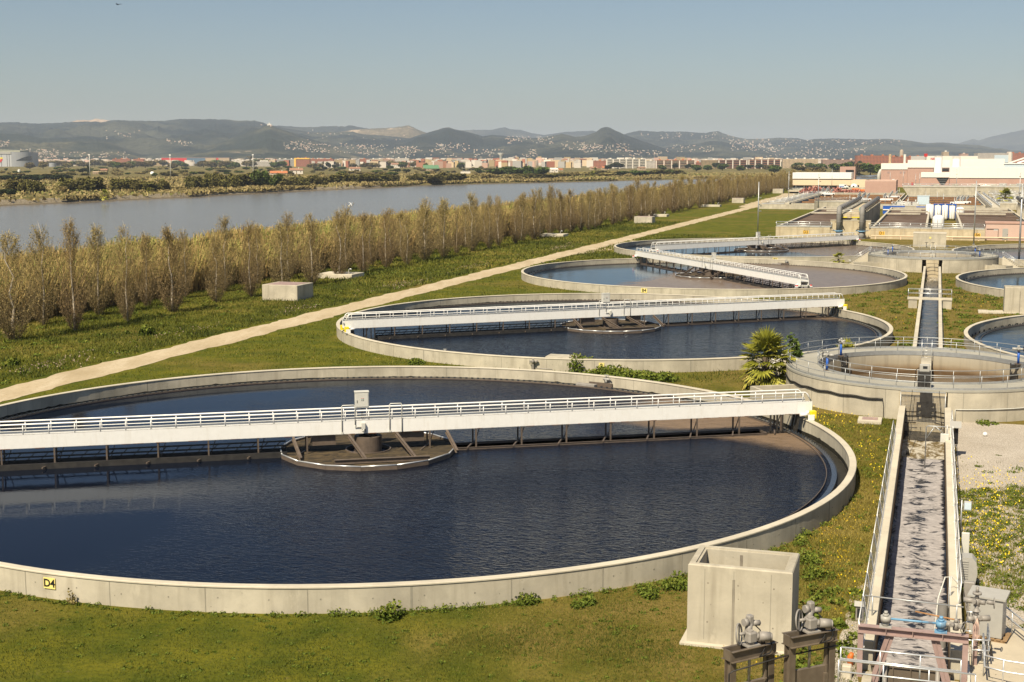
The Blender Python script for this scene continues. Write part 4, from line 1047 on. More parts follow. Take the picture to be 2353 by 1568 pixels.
m = MB(); x0, x1 = gpx(2148,459), gpx(2198,459)
for k in range(4):
    x = x0+(x1-x0)*k/3; m.box(x-.3,x+.3,0,.3,0,5.1)
m.box(x0,x1,-.1,.4,4.9,5.2); m.build('frame', M['blue'], o)
def crate(name, label, cat, px0, px1, a, z0, zt, dep, mat, ribs=0, group=None):
    b0, b1 = gpx(px0,a), gpx(px1,a); o = gthing(name, label, cat, (b0+b1)/2, a, 0, 0, group); w_ = (b1-b0)/2
    m = MB(); m.bev(-w_,w_,0,dep,z0,zt-.15,.04); m.build('body', M[mat], o)
    m = MB()
    for k in range(ribs): m.box(-w_+(k+.5)*2*w_/ribs-.06,-w_+(k+.5)*2*w_/ribs+.06,-.05,0,z0+.1,zt-.2)
    if ribs: m.build('ribs', M[mat], o)
    m = MB(); m.bev(-w_-.08,w_+.08,-.08,dep+.08,zt-.15,zt,.04); m.build('lid', M[mat], o)
    return o
crate('container', 'long blue container with a white stripe behind aeration tank D1', 'container', 2031, 2081, 500, .2, 3.0, 2.4, 'blue', 14)
m = MB(); b0, b1 = gpx(2031,499.7), gpx(2078,499.7); m.box(b0,b1,0,.1,1.5,1.85); o = m.build('container_stripe', M['white']); o.location = W(0,499.7); o.rotation_euler = (0,0,-PHI); tag(o,'white band board along the long blue container','board')
crate('container', 'short blue container under the pale blue cabin', 'container', 2108, 2129, 500, .2, 2.9, 2.4, 'blue', 6)
crate('plant_cabin', 'pale blue plant cabin above the short blue container', 'cabin', 2109.5, 2137, 512, 3.2, 6.4, 4, 'pale_blue', 0)

# round tank and the primary settlers
o = gthing('round_tank', 'plain round concrete tank with a railing, behind the left end of the aeration tanks', 'tank', -34.3, 523)
m = MB(); m.lathe([(10,0),(10,3.7)], 64); m.lathe([(10.08,3.7),(10.08,3.9),(9.6,3.9),(9.6,3.0)], 64, 1); m.disc(9.61,3.4,64,2); m.build('wall', [M['concrete'],M['concrete_top'],M['liquor']], o)
m = MB(); railing(m, [(9.8*math.cos(k*PI/24),9.8*math.sin(k*PI/24),3.9) for k in range(48)], 1.15, (1,.5), .05, 2.4, True, .15, .045); m.build('railing', M['galv'], o)
def settler(b0, b1, a0, a1, label, zt=1.95):
    o = gthing('settling_basin', label, 'settling basin', b0, a0)
    w_, l_ = b1-b0, a1-a0
    for q in ((0,w_,0,.4),(0,w_,l_-.4,l_),(0,.4,.4,l_-.4),(w_-.4,w_,.4,l_-.4)):
        m = MB(); m.box(*q,-.1,zt-.1); m.bev(q[0]-.05,q[1]+.05,q[2]-.05,q[3]+.05,zt-.1,zt,.03,1); m.build('wall', [M['concrete'],M['concrete_top']], o)
    m = MB(); m.box(.4,w_-.4,.4,l_-.4,.2,.9); m.build('dark_water', M['black'], o)
    k = 0
    for y in np.arange(10, l_-3, 31):
        m = MB(); m.box(.5,w_-.5,y,y+2.6,.9,1.3); m.bev(.45,w_-.45,y-.1,y+2.7,1.3,1.42,.03); m.build('trough', M['rust'], o)
    return o
settler(-56.5, -16.0, 556, 748, 'big settling basin with long rust-coloured troughs, left half')
settler(-14.5, 18.0, 548, 716, 'big settling basin with long rust-coloured troughs behind the white tanks')
o = gthing('settling_basin', 'low pale concrete basin with many white railings at the end of the track', 'settling basin', -67.4, 541)
m = MB(); m.box(0,23,0,.5,-.1,1.9); m.box(0,.5,.5,200,-.1,1.9); m.box(.5,9,.5,200,.5,1.5); m.build('wall', M['concrete'], o)
for k in range(8):
    m = MB(); railing(m, [(.6,4+k*25,1.9),(9.5,4+k*25,1.9)], 1.2, (1,.5), .06, 2.5, kick=.25, pr=.05); m.build('railing', M['galv_bright'], o)
    m = MB(); m.box(.5,9.5,4.5+k*25,8+k*25,1.5,1.9); m.build('walkway', M['concrete_top'], o)
o = gthing('sloping_walkway', 'long concrete walkway with railings running between the settling basins', 'walkway', -57.6, 552)
m = MB(); m.box(-.9,.9,0,215,1.2,2.2); m.build('deck', M['concrete_top'], o)
for s in (-1,1): m = MB(); railing(m, [(s*.85,0,2.2),(s*.85,215,2.2)], 1.2, (1,.5), .055, 3, pr=.05); m.build('railing', M['galv'], o)
o = gthing('sloping_walkway', 'long concrete walkway with railings right of the white tanks', 'walkway', 19.8, 500)
m = MB(); m.box(-1.4,1.4,0,190,1.2,2.9); m.build('deck', M['concrete_top'], o)
for s in (-1,1): m = MB(); railing(m, [(s*1.3,0,2.9),(s*1.3,190,2.9)], 1.2, (1,.5), .055, 3, pr=.05); m.build('railing', M['galv_bright'], o)
def trav_bridge(px, a, label):
    o = gthing('travelling_scraper', label, 'scraper carriage', gpx(px,a), a, 2.0, 0, 'white scraper carriages on the settling basins')
    m = MB(); m.bev(-3.2,3.2,-.6,.6,.2,.9,.05)
    for x in (-2.6,2.6): m.tube([(x,-.7,.3),(x,.7,.3)],.35,12,1)
    m.build('carriage', [M['white'],M['black']], o)
    for x in (-1.0,1.2):
        m = MB(); m.add([(x,-.5,.9),(x+.12,-.5,.9),(x+1.2,2.2,2.2),(x+1.1,2.2,2.2),(x,-.5,2.4),(x+.12,-.5,2.4),(x+1.2,2.2,3.5),(x+1.1,2.2,3.5)],[(0,1,2,3),(4,5,6,7),(0,1,5,4),(1,2,6,5),(2,3,7,6),(3,0,4,7)]); m.build('guard_panel', M['cab_pale'], o)
for px, a, lb in ((1893,720,'farthest left of the white scraper carriages'),(1904,690,'white scraper carriage just in front of the farthest left one'),(1977,610,'white scraper carriage above the grey pipes'),(1986,598,'nearest white scraper carriage above the grey pipes'),(2036,600,'white scraper carriage left of the blue containers'),(2052,650,'white scraper carriage at the foot of the pink block'),(2205,560,'white scraper carriage above the low white tank'),(2214,570,'white scraper carriage beside the right-hand walkway')): trav_bridge(px, a, lb)
# raised screening channel with railings across the back
o = gthing('screening_channel', 'raised concrete channel with railings and posts in front of the big pink building', 'channel', -17.5, 742)
m = MB(); m.box(3.5,92,0,9,-.1,5.2); m.add([(0,0,5.2),(3.5,0,-.1),(3.5,0,5.2),(0,9,5.2),(3.5,9,-.1),(3.5,9,5.2)],[(0,1,2),(5,4,3),(0,2,5,3),(1,0,3,4)]); m.build('channel', M['concrete'], o)
m = MB(); m.box(0,92,-.2,9.2,5.2,5.6); m.build('slab', M['concrete_top'], o)
for y in (.2,5): m = MB(); railing(m, [(0,y,5.6),(92,y,5.6)], 1.3, (1,.5), .07, 3, kick=.3, pr=.06); m.build('railing', M['galv_bright'], o)
for k in range(9): m = MB(); m.box(6+k*9.5,9+k*9.5,2,4,5.6,6.9); m.build('gate_housing', M['concrete'], o)

# ---------------------------------------------------------------- buildings
def block(name, label, cat, px0, px1, a, dep, bands, parts=True):
    """bands: (part name, z0, z1, material, inset)"""
    b0, b1 = gpx(px0,a), gpx(px1,a); o = gthing(name, label, cat, b0, a); w_ = b1-b0
    for nm, z0, z1, mat, ins in bands:
        m = MB(); m.box(ins,w_-ins,ins,dep-ins,z0,z1); 
        if nm == 'cladding':
            for k in range(1,int(w_/6)): m.box(k*6-.03,k*6+.03,-.01+ins,ins,z0+.05,z1-.05,1)
        m.build(nm, [M[mat], M['cab_pale']], o)
    return o, w_
o, w_ = block('office_building', 'long low building with white cladding above cream panels, left of the pink block', 'building', 1821.5, 1955, 905, 26,
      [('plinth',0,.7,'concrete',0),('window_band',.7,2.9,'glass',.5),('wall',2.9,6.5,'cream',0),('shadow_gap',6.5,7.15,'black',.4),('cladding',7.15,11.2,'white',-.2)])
for k in range(7): m = MB(); x = 2+k*w_/7; m.box(x,x+.25,.2,.5,.7,2.9); m.build('mullion', M['cab_grey'], o)
o, w_ = block('office_wing', 'low cream wing with a dark slot window beside the pink block', 'building', 1955.4, 1989, 905, 18, [('wall',0,6.6,'cream',0)])
m = MB(); m.box(3,w_-4,-.08,0,2.0,3.2); m.build('window', M['glass'], o)
o, w_ = block('stair_tower', 'pink tower with a black opening rising behind the white-clad building', 'tower', 1929, 1964.5, 965, 16, [('wall',0,14.8,'pink',0)])
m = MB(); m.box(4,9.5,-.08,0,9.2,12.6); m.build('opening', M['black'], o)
o, w_ = block('pink_block', 'windowless pink cube-shaped block with a hollow roof', 'building', 1988, 2059.5, 790, 30, [('wall',0,7.4,'pink',0)])
m = MB(); 
for q in ((0,w_,0,.8),(0,w_,29.2,30),(0,.8,.8,29.2),(w_-.8,w_,.8,29.2)): m.box(*q,7.4,8.0)
m.build('parapet', M['pink_pale'], o)
m = MB(); m.box(w_+.0,w_+.06,6,9,4,6); m.build('window', M['glass'], o)
PA = 1010
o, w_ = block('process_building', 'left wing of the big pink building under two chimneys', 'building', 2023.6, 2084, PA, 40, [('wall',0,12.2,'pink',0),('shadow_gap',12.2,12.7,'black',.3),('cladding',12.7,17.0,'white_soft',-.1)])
for x in (4.5,13,15.5): m = MB(); m.box(x,x+1.4,-.06,0,9.8,11.2); m.build('vent', M['mauve'], o)
m = MB(); m.tube([(-1.5,6,0),(-1.5,6,9),(-.5,6,11.5),(1,6,12)], 1.4, 12); m.build('duct', M['cab_pale'], o)
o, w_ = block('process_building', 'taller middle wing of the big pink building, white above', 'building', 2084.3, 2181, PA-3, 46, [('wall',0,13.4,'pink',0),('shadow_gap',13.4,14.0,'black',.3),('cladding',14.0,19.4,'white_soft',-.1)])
m = MB(); m.box(w_-11,w_-.5,-.15,0,11.4,13.2); m.build('window', M['glass'], o)
o, w_ = block('loading_bay', 'low front bay with the black triangular window', 'building', 2115.8, 2180.8, 960, 36, [('wall',0,7.2,'pink',0),('shadow_gap',7.2,7.7,'black',.3),('cladding',7.7,10.9,'white_soft',-.1)])
x0, x1 = gpx(2151,960)-gpx(2115.8,960), gpx(2180,960)-gpx(2115.8,960)
m = MB(); m.add([(x0,-.1,7.2),(x1,-.1,7.2),((x0+x1)/2+1.2,-.1,2.6),((x0+x1)/2-.8,-.1,2.6),(x0,0,7.2),(x1,0,7.2),((x0+x1)/2+1.2,0,2.6),((x0+x1)/2-.8,0,2.6)],[(0,3,2,1),(4,5,6,7),(0,4,7,3),(1,2,6,5),(2,3,7,6)])
tw = m.build('triangular_window', M['glass'], o)
m = MB()
for f in (.25,.5,.75): xa = x0+(x1-x0)*f*.46; xb = x1-(x1-x0)*f*.42; z = 7.2-4.6*f; m.box(xa,xb,-.16,-.1,z-.06,z+.06)
m.build('glazing_bar', M['galv'], tw)
m = MB(); m.box(-1,6,-1.5,-.05,0,2.6); m.build('shutter', M['cab_pale'], o)
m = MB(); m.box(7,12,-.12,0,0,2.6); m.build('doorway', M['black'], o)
o, w_ = block('process_building', 'widest right wing of the big pink building, running out of frame', 'building', 2181.8, 2420, 950, 40, [('wall',0,7.0,'pink',0),('shadow_gap',7.0,7.5,'black',.3),('cladding',7.5,14.6,'white_soft',-.1)])
for px in (2303,2343): x = gpx(px-7,949)-gpx(2181.8,950); m = MB(); m.bev(x,x+4.6,-2.2,-.02,0,4.1,.1); m.build('louvre_box', M['cab_grey'], o)
o, w_ = block('process_building', 'white upper storey behind the right wing of the big pink building', 'building', 2205, 2306, 1030, 36, [('cladding',0,20.2,'white_soft',0)])
o, w_ = block('process_hall', 'grey glazed hall at the right edge under the slanting white trusses', 'building', 2306.5, 2430, 1030, 36, [('wall',0,16.5,'cab_pale',0),('window_band',13.2,16.4,'pale_blue',-.1),('roof',16.5,17.2,'white',-.6)])
for k, (x, y) in enumerate(((3,0),(9,8))):
    m = MB(); m.beam((x,y,17.3),(x+36,y,30),1.2,1.0); m.beam((x+12,y,17.3),(x+20,y,23.3),.6,.6); m.build('truss', M['white'], o)
def cyl_thing(name, label, cat, px0, px1, a, z0, z1, mat, rim=True):
    b0, b1 = gpx(px0,a), gpx(px1,a); r = (b1-b0)/2; o = gthing(name, label, cat, (b0+b1)/2, a)
    m = MB(); m.lathe([(r,z0),(r,z1),(r*.9,z1+.02),(r*.9,z1-.6),(.01,z1-.6)], 24, 0, smooth=False); m.build('shell', M[mat], o)
    if rim:
        m = MB(); railing(m, [(r*.97*math.cos(k*PI/8),r*.97*math.sin(k*PI/8),z1) for k in range(16)], 1.6, (1,.5), .08, 2, True, 0, .07, False); m.build('top_railing', M['galv'], o)
    return o
cyl_thing('silo', 'larger white silo standing behind the low bay', 'silo', 2145, 2163.5, 985, 8, 21.0, 'white')
cyl_thing('silo', 'smaller white silo to the right, above the right wing', 'silo', 2186, 2204.5, 985, 8, 20.2, 'white')
t = flat('rust_chimney', (.50,.36,.22), .7, .3, .2, var=.5, scale=.5); M['rust_chimney'] = t
cyl_thing('chimney', 'rust-stained chimney, left of the pair', 'chimney', 2040, 2046.2, 1030, 12, 23.5, 'rust_chimney', False)
cyl_thing('chimney', 'cleaner grey chimney, right of the pair', 'chimney', 2074, 2079.8, 1030, 12, 23.5, 'cab_pale', False)
cyl_thing('air_vessel', 'slim white vessel in front of the left pink wing', 'vessel', 2049, 2057.2, 840, 0, 7.4+.6, 'white', False)
cyl_thing('hydrant', 'red fire hydrant tank by the pink wings', 'hydrant', 2094, 2099, 900, 2.0, 5.0, 'red', False)
o = gthing('billet', 'orange skip standing against the cream wing', 'skip', gpx(1966,850), 850); m = MB(); m.bev(-2.2,2.2,0,3,0,2.2,.2); m.build('body', M['orange'], o); o.name='waste_skip'; o['category']='skip'
for k,(px,lb) in enumerate(((1971,'left orange waste skip of the pair by the pink block'),(1984,'right orange waste skip of the pair by the pink block'))):
    o = gthing('waste_skip', lb, 'skip', gpx(px,840), 840, 0, 0, 'orange skips by the pink block'); m = MB(); m.bev(-2.0,2.0,0,2,0,1.9,.2); m.build('body', M['orange'], o)
o = gthing('loading_platform', 'low grey concrete platform with rails at the left end of the white-clad building', 'platform', gpx(1811,800), 800)
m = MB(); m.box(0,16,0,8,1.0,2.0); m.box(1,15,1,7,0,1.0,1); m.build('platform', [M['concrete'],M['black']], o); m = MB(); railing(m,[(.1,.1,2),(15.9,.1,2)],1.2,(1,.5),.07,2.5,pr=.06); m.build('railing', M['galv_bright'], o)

# ---------------------------------------------------------------- lighting masts
def mast(b, a, h, label, lamps=((.14,0),(.27,1),(.31,-1),(.42,1)), r=.16):
    o = gthing('lighting_mast', label, 'lamp post', b, a, 0, 0, 'lighting masts of the works')
    m = MB(); m.tube([(0,0,0),(0,0,h)], [r,r*.72], 10); m.box(-.3,.3,-.3,.3,0,.12); m.build('pole', M['galv'], o)
    for f, s in lamps:
        m = MB(); z = h*(1-f); x = .45*s+.1; m.tube([(0,0,z),(x,-.15,z)], .05, 6); m.lathe([(.02,-.16),(.16,-.12),(.30,.12),(.30,.16),(.02,.14)], 12, 1, c=(x,-.2,z)); m.build('floodlight', [M['galv'],M['galv_bright']], o)
    return o
mast(-43.8, 350.1, 13.7, 'lighting mast on the lawn left of the aeration tanks', ((.30,1),(.42,.6),(.45,1.2),(.55,1)))
mast(-42.4, 516, 14.2, 'lighting mast in front of the plain round tank', ((.1,.4),(.2,1.2),(.3,.6)))
mast(-64.2, 620.3, 14.3, 'lighting mast farther along the track by the bare trees', ((.10,1),(.22,.6),(.30,.3)))
mast(gpx(1911.5,840), 840, 14.3, 'lighting mast in front of the white-clad building', ((.05,.2),(.12,1)))
mast(8.5, 325.6, 14.6, 'lighting mast beside the amber B4 sign', ((.08,1),(.17,1.4),(.24,.7)))
mast(14.9, 263.7, 14.7, 'tall lighting mast nearest the right edge behind the farther well stairs', ((.10,-1.2),(.16,-.8),(.34,1.3),(.44,-1.4)), .2)
mast(gpx(2197.6,790), 790, 14.4, 'slim mast in front of the right pink wing', ((.2,0),(.36,.5)))
mast(gpx(2344,560), 560, 14.4, 'mast at the right edge beyond the pipe gallery', ((.1,-.6),(.25,1),(.36,.9)))
for px, a, h, lb in ((2103.7,900,10.6,'thin mast before the low pink bay, left of two'),(2112.5,905,11.3,'thin mast before the low pink bay, right of two'),(2045,1005,11,'thin mast before the left pink wing'),(2075,1000,12,'second thin mast before the left pink wing')): mast(gpx(px,a), a, h, lb, ((.2,.4),(.4,.4)), .14)
mast(gpx(1728,500), 500, 5, 'short post on the lawn', (), .1) if False else None

for k, (b, a, w_, l_, z, lb) in enumerate(((22,560,30,7,2.6,'nearest railed platform right of the long walkway'),(23,600,34,7,2.8,'second railed platform right of the long walkway'),(24,645,38,8,3.0,'third railed platform right of the long walkway'),(24,690,44,8,3.2,'farthest railed platform right of the long walkway'),(-15.5,505,9,5,3.0,'railed platform behind the far end of aeration tank D1'),(27,500,22,6,3.2,'railed platform behind the far end of aeration tank B4'))):
    o = gthing('platform', lb, 'platform', b, a, 0, 0, 'railed platforms among the basins'); m = MB(); m.box(0,w_,0,l_,0,z-.3); m.bev(-.1,w_+.1,-.1,l_+.1,z-.3,z,.04,1); m.build('deck', [M['concrete'],M['concrete_top']], o)
    for y in (.1,l_-.1): m = MB(); railing(m, [(.1,y,z),(w_-.1,y,z)], 1.25, (1,.5), .075, 3, kick=.2, pr=.06); m.build('railing', M['galv_bright'], o)
    for q in range(3): m = MB(); x = w_*(.2+.3*q); m.bev(x,x+2.2,1.5,3.2,z,z+1.3,.1); m.cyl(x+1.1,2.3,z+1.3,z+2.1,.25,8); m.build('gate_drive', M['cab_pale'], o)
rr = random.Random(9)
for k in range(14):
    b = rr.uniform(-54,16); a = rr.uniform(552,735); o = gthing('post', 'slim grey post standing among the rusty settling basin troughs', 'post', b, a, .9, 0, 'slim posts among the settling basins'); m = MB(); m.tube([(0,0,0),(0,0,rr.uniform(3,5))], .09, 6); m.build('pole', M['galv'], o); m = MB(); m.box(-.18,.18,-.1,.1,2.4,3.0); m.build('switch_box', M['cab_pale'], o)
# ================================================================ foreground: chamber, sluice gates, penstock, small kit
def conc_box(b0, b1, a0, a1, zt, label, wall=.36, foot=True):
    o = gthing('concrete_chamber', label, 'chamber', b0, a0, 0, 0, 'open concrete chambers beside the tanks')
    w_, l_ = b1-b0, a1-a0
    m = MB()
    def ringbox(x, z): return [(x,x,z),(w_-x,x,z),(w_-x,l_-x,z),(x,l_-x,z)]
    prof = [(0,-.1),(0,zt-.05),(.04,zt),(wall-.10,zt),(wall-.10,zt-.06),(wall,zt-.06),(wall,.15)]
    vs = []
    for x, z in prof: vs += ringbox(x, z)
    fs = [(k*4+q, k*4+(q+1)%4, k*4+4+(q+1)%4, k*4+4+q) for k in range(len(prof)-1) for q in range(4)]; n = len(prof)-1
    fs.append((n*4+0,n*4+1,n*4+2,n*4+3))
    m.add(vs, fs)
    for x in (w_*.165,w_*.445,w_*.80): m.box(x-.012,x+.012,-.004,0,.25,zt-.15,1)
    m.box(w_*.445-.05,w_*.445+.05,-.003,0,.1,zt*.85,2); m.box(w_*.42,w_*.45,l_-wall-.004,l_-wall,zt*.6,zt-.2,2)
    for x in (w_*.17,w_*.46,w_*.80):
        for z in (.95,zt-.75): m.box(x+.08,x+.14,-.004,0,z,z+.06,2)
    m.build('walls', [M['concrete'],M['joint'],M['stain']], o)
    if foot:
        m = MB(); m.box(-.25,w_+.15,-.25,l_*.5,-.05,.10); m.build('footing', M['concrete_top'], o)
    return o
conc_box(-8.85, -4.75, 51.35, 54.15, 3.3, 'large open concrete chamber in the near foreground beside the nearest tank')
conc_box(8.7, 12.8, 179.7, 182.5, 3.3, 'open concrete chamber cut by the right frame edge beside the calm tank')
o = gthing('concrete_slab', 'flat concrete pad in the weeds left of the chamber at the right edge', 'slab', 5.6, 178.6); m = MB(); m.bev(0,3.0,0,2.4,0,.22,.03); m.build('slab', M['concrete_top'], o)
for (b, a, w_, l_, z, lb) in ((-88.6,165.8,5.4,5,2.15,'nearest closed concrete box on the grass by the track, before the bare trees'),(-88.2,404,5.6,5,2.1,'second closed concrete box along the bare trees'),(-88.6,612.6,5.2,5,2.2,'third, distant closed concrete box along the bare trees'),(-92,800,6,5,2.6,'smallest pale concrete box far along the track by the lighting mast')):
    o = gthing('concrete_box', lb, 'concrete box', b, a, 0, 0, 'closed concrete boxes along the bare trees'); m = MB(); m.bev(0,w_,0,l_,-.1,z,.05); m.build('walls', M['concrete'], o)
    m = MB(); m.box(.5,w_-.5,.5,l_-.5,z,z+.03); m.build('cover', M['mauve'], o)
for (b, a, w_, l_, lb) in ((-96.6,199.6,6.3,5,'nearest low concrete slab among the bare trees, with a bent vent pipe'),(-95,325,6,5,'second low concrete slab among the bare trees'),(-95,455,7,5,'third low concrete slab among the bare trees'),(-94,560,8,5,'fourth low concrete slab far along the bare trees')):
    o = gthing('concrete_slab', lb, 'slab', b, a, 0, 0, 'low concrete slabs among the bare trees'); m = MB(); m.bev(0,w_,0,l_,-.1,.75,.04); m.build('slab', M['concrete_top'], o)
    m = MB(); m.tube([(w_-1,1,.7),(w_-1,1,1.4),(w_-.85,1,1.6),(w_-.6,1,1.6),(w_-.5,1,1.4)], .08, 6); m.build('vent_pipe', M['galv_bright'], o)

# the two steel sluice gates at the lower edge
def sluice(p, rz, zt, label):
    o = thing('sluice_gate', label, 'sluice gate', p, rz, 'weathered steel sluice gates in the foreground')
    w_ = .83; zb = -1.2
    for s in (-1,1):
        m = MB(); x = s*(w_-.10); m.box(x-.11,x+.11,-.14,-.11,zb,zt-.30); m.box(x-.11,x+.11,.11,.14,zb,zt-.30); m.box(x-.015,x+.015,-.11,.11,zb,zt-.30)
        m.box(x-s*.14-.03,x-s*.14+.03,-.06,.06,zb,zt-.3); m.build('upright', M['gate_steel'], o)
    m = MB()
    for y in (-.16,.16): m.box(-w_-.03,w_+.03,y-.015,y+.015,zt-.32,zt); 
    for y in (-.21,.21): m.box(-w_-.03,w_+.03,y-.05,y+.05,zt-.02,zt); m.box(-w_-.03,w_+.03,y-.05,y+.05,zt-.34,zt-.32)
    m.box(-w_-.03,-w_,-.16,.16,zt-.32,zt); m.box(w_,w_+.03,-.16,.16,zt-.32,zt); m.box(-.3,.3,-.13,.13,zt-.2,zt-.18); m.build('top_beam', M['gate_steel'], o)
    m = MB(); m.bev(-w_+.24,w_-.24,-.05,.05,zb,zt-1.12,.02)
    for x in (-w_+.25,w_-.25): m.box(x-.03,x+.03,-.09,.09,zb,zt-1.10)
    m.box(w_-.36,w_-.24,-.14,-.05,zt-1.75,zt-1.35); m.build('gate_leaf', M['gate_steel'], o)
    m = MB(); m.tube([(-.02,0,zt-1.15),(-.02,0,zt+.05)], .045, 8); m.build('stem', M['galv'], o)
    m = MB(); z = zt
    m.box(-.27,.27,-.24,.24,z+.0,z+.05); m.cyl(0,0,z+.05,z+.16,.16,12)
    m.bev(-.20,.16,-.20,.18,z+.16,z+.50,.05); m.tube([(-.02,0,z+.50),(-.02,0,z+.53)], .12, 12)
    m.tube([(.14,-.06,z+.30),(.28,-.12,z+.30)], .12, 12); m.tube([(.28,-.12,z+.30),(.62,-.30,z+.27)], .165, 14); m.tube([(.62,-.30,z+.27),(.67,-.325,z+.267)], .14, 14)
    m.tube([(.02,.14,z+.42),(.12,.22,z+.66)], .13, 10); m.bev(.02,.26,.10,.34,z+.60,z+.98,.05); m.tube([(.02,.2,z+.75),(-.14,.2,z+.75)], .14, 10); m.tube([(.26,.2,z+.68),(.50,.12,z+.66)], .10, 10); m.tube([(.50,.12,z+.66),(.53,.11,z+.658)], .05, 10)
    h_ = m.build('actuator', M['grey_paint'], o)
    for v_ in h_.data.vertices: v_.co = Vector((v_.co.x*.86, v_.co.y*.86, zt+(v_.co.z-zt)*.86))
    m = MB(); cx, cy, cz, rw = -.38, .06, z+.37, .31
    n = Vector((.55,-.75,.12)).normalized(); e1 = n.orthogonal().normalized(); e2 = n.cross(e1)
    ring_ = [Vector((cx,cy,cz))+e1*rw*math.cos(k*PI/12)+e2*rw*math.sin(k*PI/12) for k in range(25)]; m.tube(ring_, .028, 6, 0, False); m.beam(ring_[2],ring_[14],.10,.02,0,n); m.tube([Vector((cx,cy,cz)), Vector((-.1,.05,cz))], .05, 8); m.build('handwheel', M['grey_paint'], h_)
    m = MB(); m.tube([(.3,.2,z+.52),(.40,.05,z+.38),(.42,-.1,z+.15),(.40,-.22,z-.05),(.3,-.24,z-.18),(.15,-.25,z-.33)], .02, 5); m.tube([(.55,-.25,z+.15),(.62,-.28,z-.10),(.5,-.3,z-.25),(.2,-.27,z-.30)], .022, 5); m.build('cable', M['black'], h_)
    return o
gL, gR = G(1660,1497,5.0), G(1786,1468,5.0); gm = (gL+gR)/2
sluice((gm.x,gm.y,0), math.atan2(gR.y-gL.y, gR.x-gL.x), 5.0, 'nearer, lower steel sluice gate left of its twin, before the concrete chamber')
gL, gR = G(1800,1462,5.25), G(1924,1440,5.25); gm2 = (gL+gR)/2
sluice((gm2.x,gm2.y,0), math.atan2(gR.y-gL.y, gR.x-gL.x), 5.25, 'right-hand, taller steel sluice gate next to the penstock railing')
o = thing('conduit_pipe', 'thin dark conduit running across both steel sluice gates', 'pipe', (0,0,0))
m = MB(); a_ = G(1672,1535,4.5); b_ = G(1800,1500,4.6); c_ = G(1920,1478,4.7); m.tube([(a_.x,a_.y-.28,3.2),(a_.x,a_.y-.28,4.42),(a_.x+.1,a_.y-.28,4.5),(b_.x,b_.y-.28,4.6),(c_.x,c_.y-.28,4.72)], .026, 6); m.build('conduit', M['dark_steel'], o)

# penstock at the end of the channel
PZ = 2.0
o = gthing('steel_portal', 'mauve steel portal frame with diagonal braces over the end of the foaming channel', 'steel frame', -.2, 49.9)
hw = 1.86
m = MB(); m.ibeam((-hw-.1,0,PZ-.14),(hw+.1,0,PZ-.14),.30,.28,.03)
for x in (-.95,0,1.05): m.box(x-.012,x+.012,-.15,.15,PZ-.27,PZ-.02)
m.build('cross_beam', M['mauve'], o)
for s in (-1,1):
    m = MB(); m.box(s*hw-.10,s*hw+.10,-.10,-.08,-2.2,PZ-.28); m.box(s*hw-.10,s*hw+.10,.08,.10,-2.2,PZ-.28); m.box(s*hw-.012,s*hw+.012,-.08,.08,-2.2,PZ-.28); m.build('upright', M['mauve'], o)
    m = MB(); m.ibeam((s*.80,0,PZ-.30),(s*(hw-.12),0,-1.55),.16,.16,.02); m.build('brace', M['mauve'], o)
o = gthing('penstock_gate', 'ribbed brown steel penstock plate holding back the foam', 'penstock', -.2, 50.42)
m = MB(); m.box(-1.42,1.40,-.03,.03,-2.2,.30); m.box(-1.5,1.48,-.10,.12,.30,.40)
for k in range(5): m.box(-1.3+k*.64-.02,-1.3+k*.64+.02,-.10,-.03,-2.2,.30)
m.box(-1.4,1.4,-.09,-.03,-1.4,-1.34); m.build('plate', M['gate_steel'], o)
for s in (-1,1):
    m = MB(); m.tube([(s*.95,-.18,-2.2),(s*.95,-.18,.46)], .085, 10); m.build('guide_tube', M['grey_paint'], o)
o = gthing('gearbox_drive', 'rusty light blue shaft joining two gearboxes on top of the penstock frame', 'gear drive', -.2, 49.95, PZ)
for x, big in ((-.98,0),(.98,1)):
    m = MB(); m.box(x-.22,x+.22,-.18,.18,0,.05); m.cyl(x,0,.05,.20,.13,12); m.cyl(x,0,.20,.42,.19,14); m.cyl(x,0,.42,.50,.11,12); m.cyl(x,0,.5,.60,.07,8); m.build('gearbox', M['sky_blue'] if big else M['cab_grey'], o)
m = MB(); m.tube([(-.8,0,.32),(.82,0,.32)], .045, 8); m.build('shaft', M['sky_blue'], o)
m = MB(); m.tube([(1.15,0,.32),(1.35,0,.32)], .08, 8); actuator(m, 1.5, 0, .14, 2.6, .85, True, 0, 0); m.build('actuator', M['grey_paint'], o)
o = gthing('channel_rail', 'single steel rail on posts across the channel behind the penstock', 'rail', -.2, 53.6)
m = MB(); m.tube([(-1.95,0,1.95),(1.85,0,1.85)], .03, 6)
for x in (-1.6,1.6): m.tube([(x,0,.8),(x,0,1.95)], .03, 6)
m.build('rail', M['galv'], o)
o = gthing('vertical_pipe', 'upright grey plastic pipe standing in the foam at the right wall', 'pipe', .93, 56.8)
m = MB(); r = .20; m.lathe([(r,-2.1),(r,-.15),(r+.02,-.15),(r+.02,-.11),(r,-.11),(r,.85),(r-.02,.85),(r-.02,-.4)], 20, 0, smooth=False); m.build('tube', M['pipe_grey'], o)
m = MB(); m.tube([(.28,.1,-2),(.28,.1,.5),(.3,.1,.62),(.4,.1,.68),(.5,.1,.6)], .045, 6); m.tube([(.22,.25,-1.6),(.22,.25,2.0)], .02, 5); m.tube([(.28,.3,-1.6),(.28,.3,2.0)], .02, 5); m.build('guide_rail', M['galv'], o)
m = MB(); m.tube([(-.18,-.6,-1.4),(-.30,-.3,-.3),(-.20,.3,1.0),(.05,.9,1.75),(.35,1.2,1.7),(.7,1.1,1.3)], .028, 6); m.build('hose', M['cab_pale'], o)
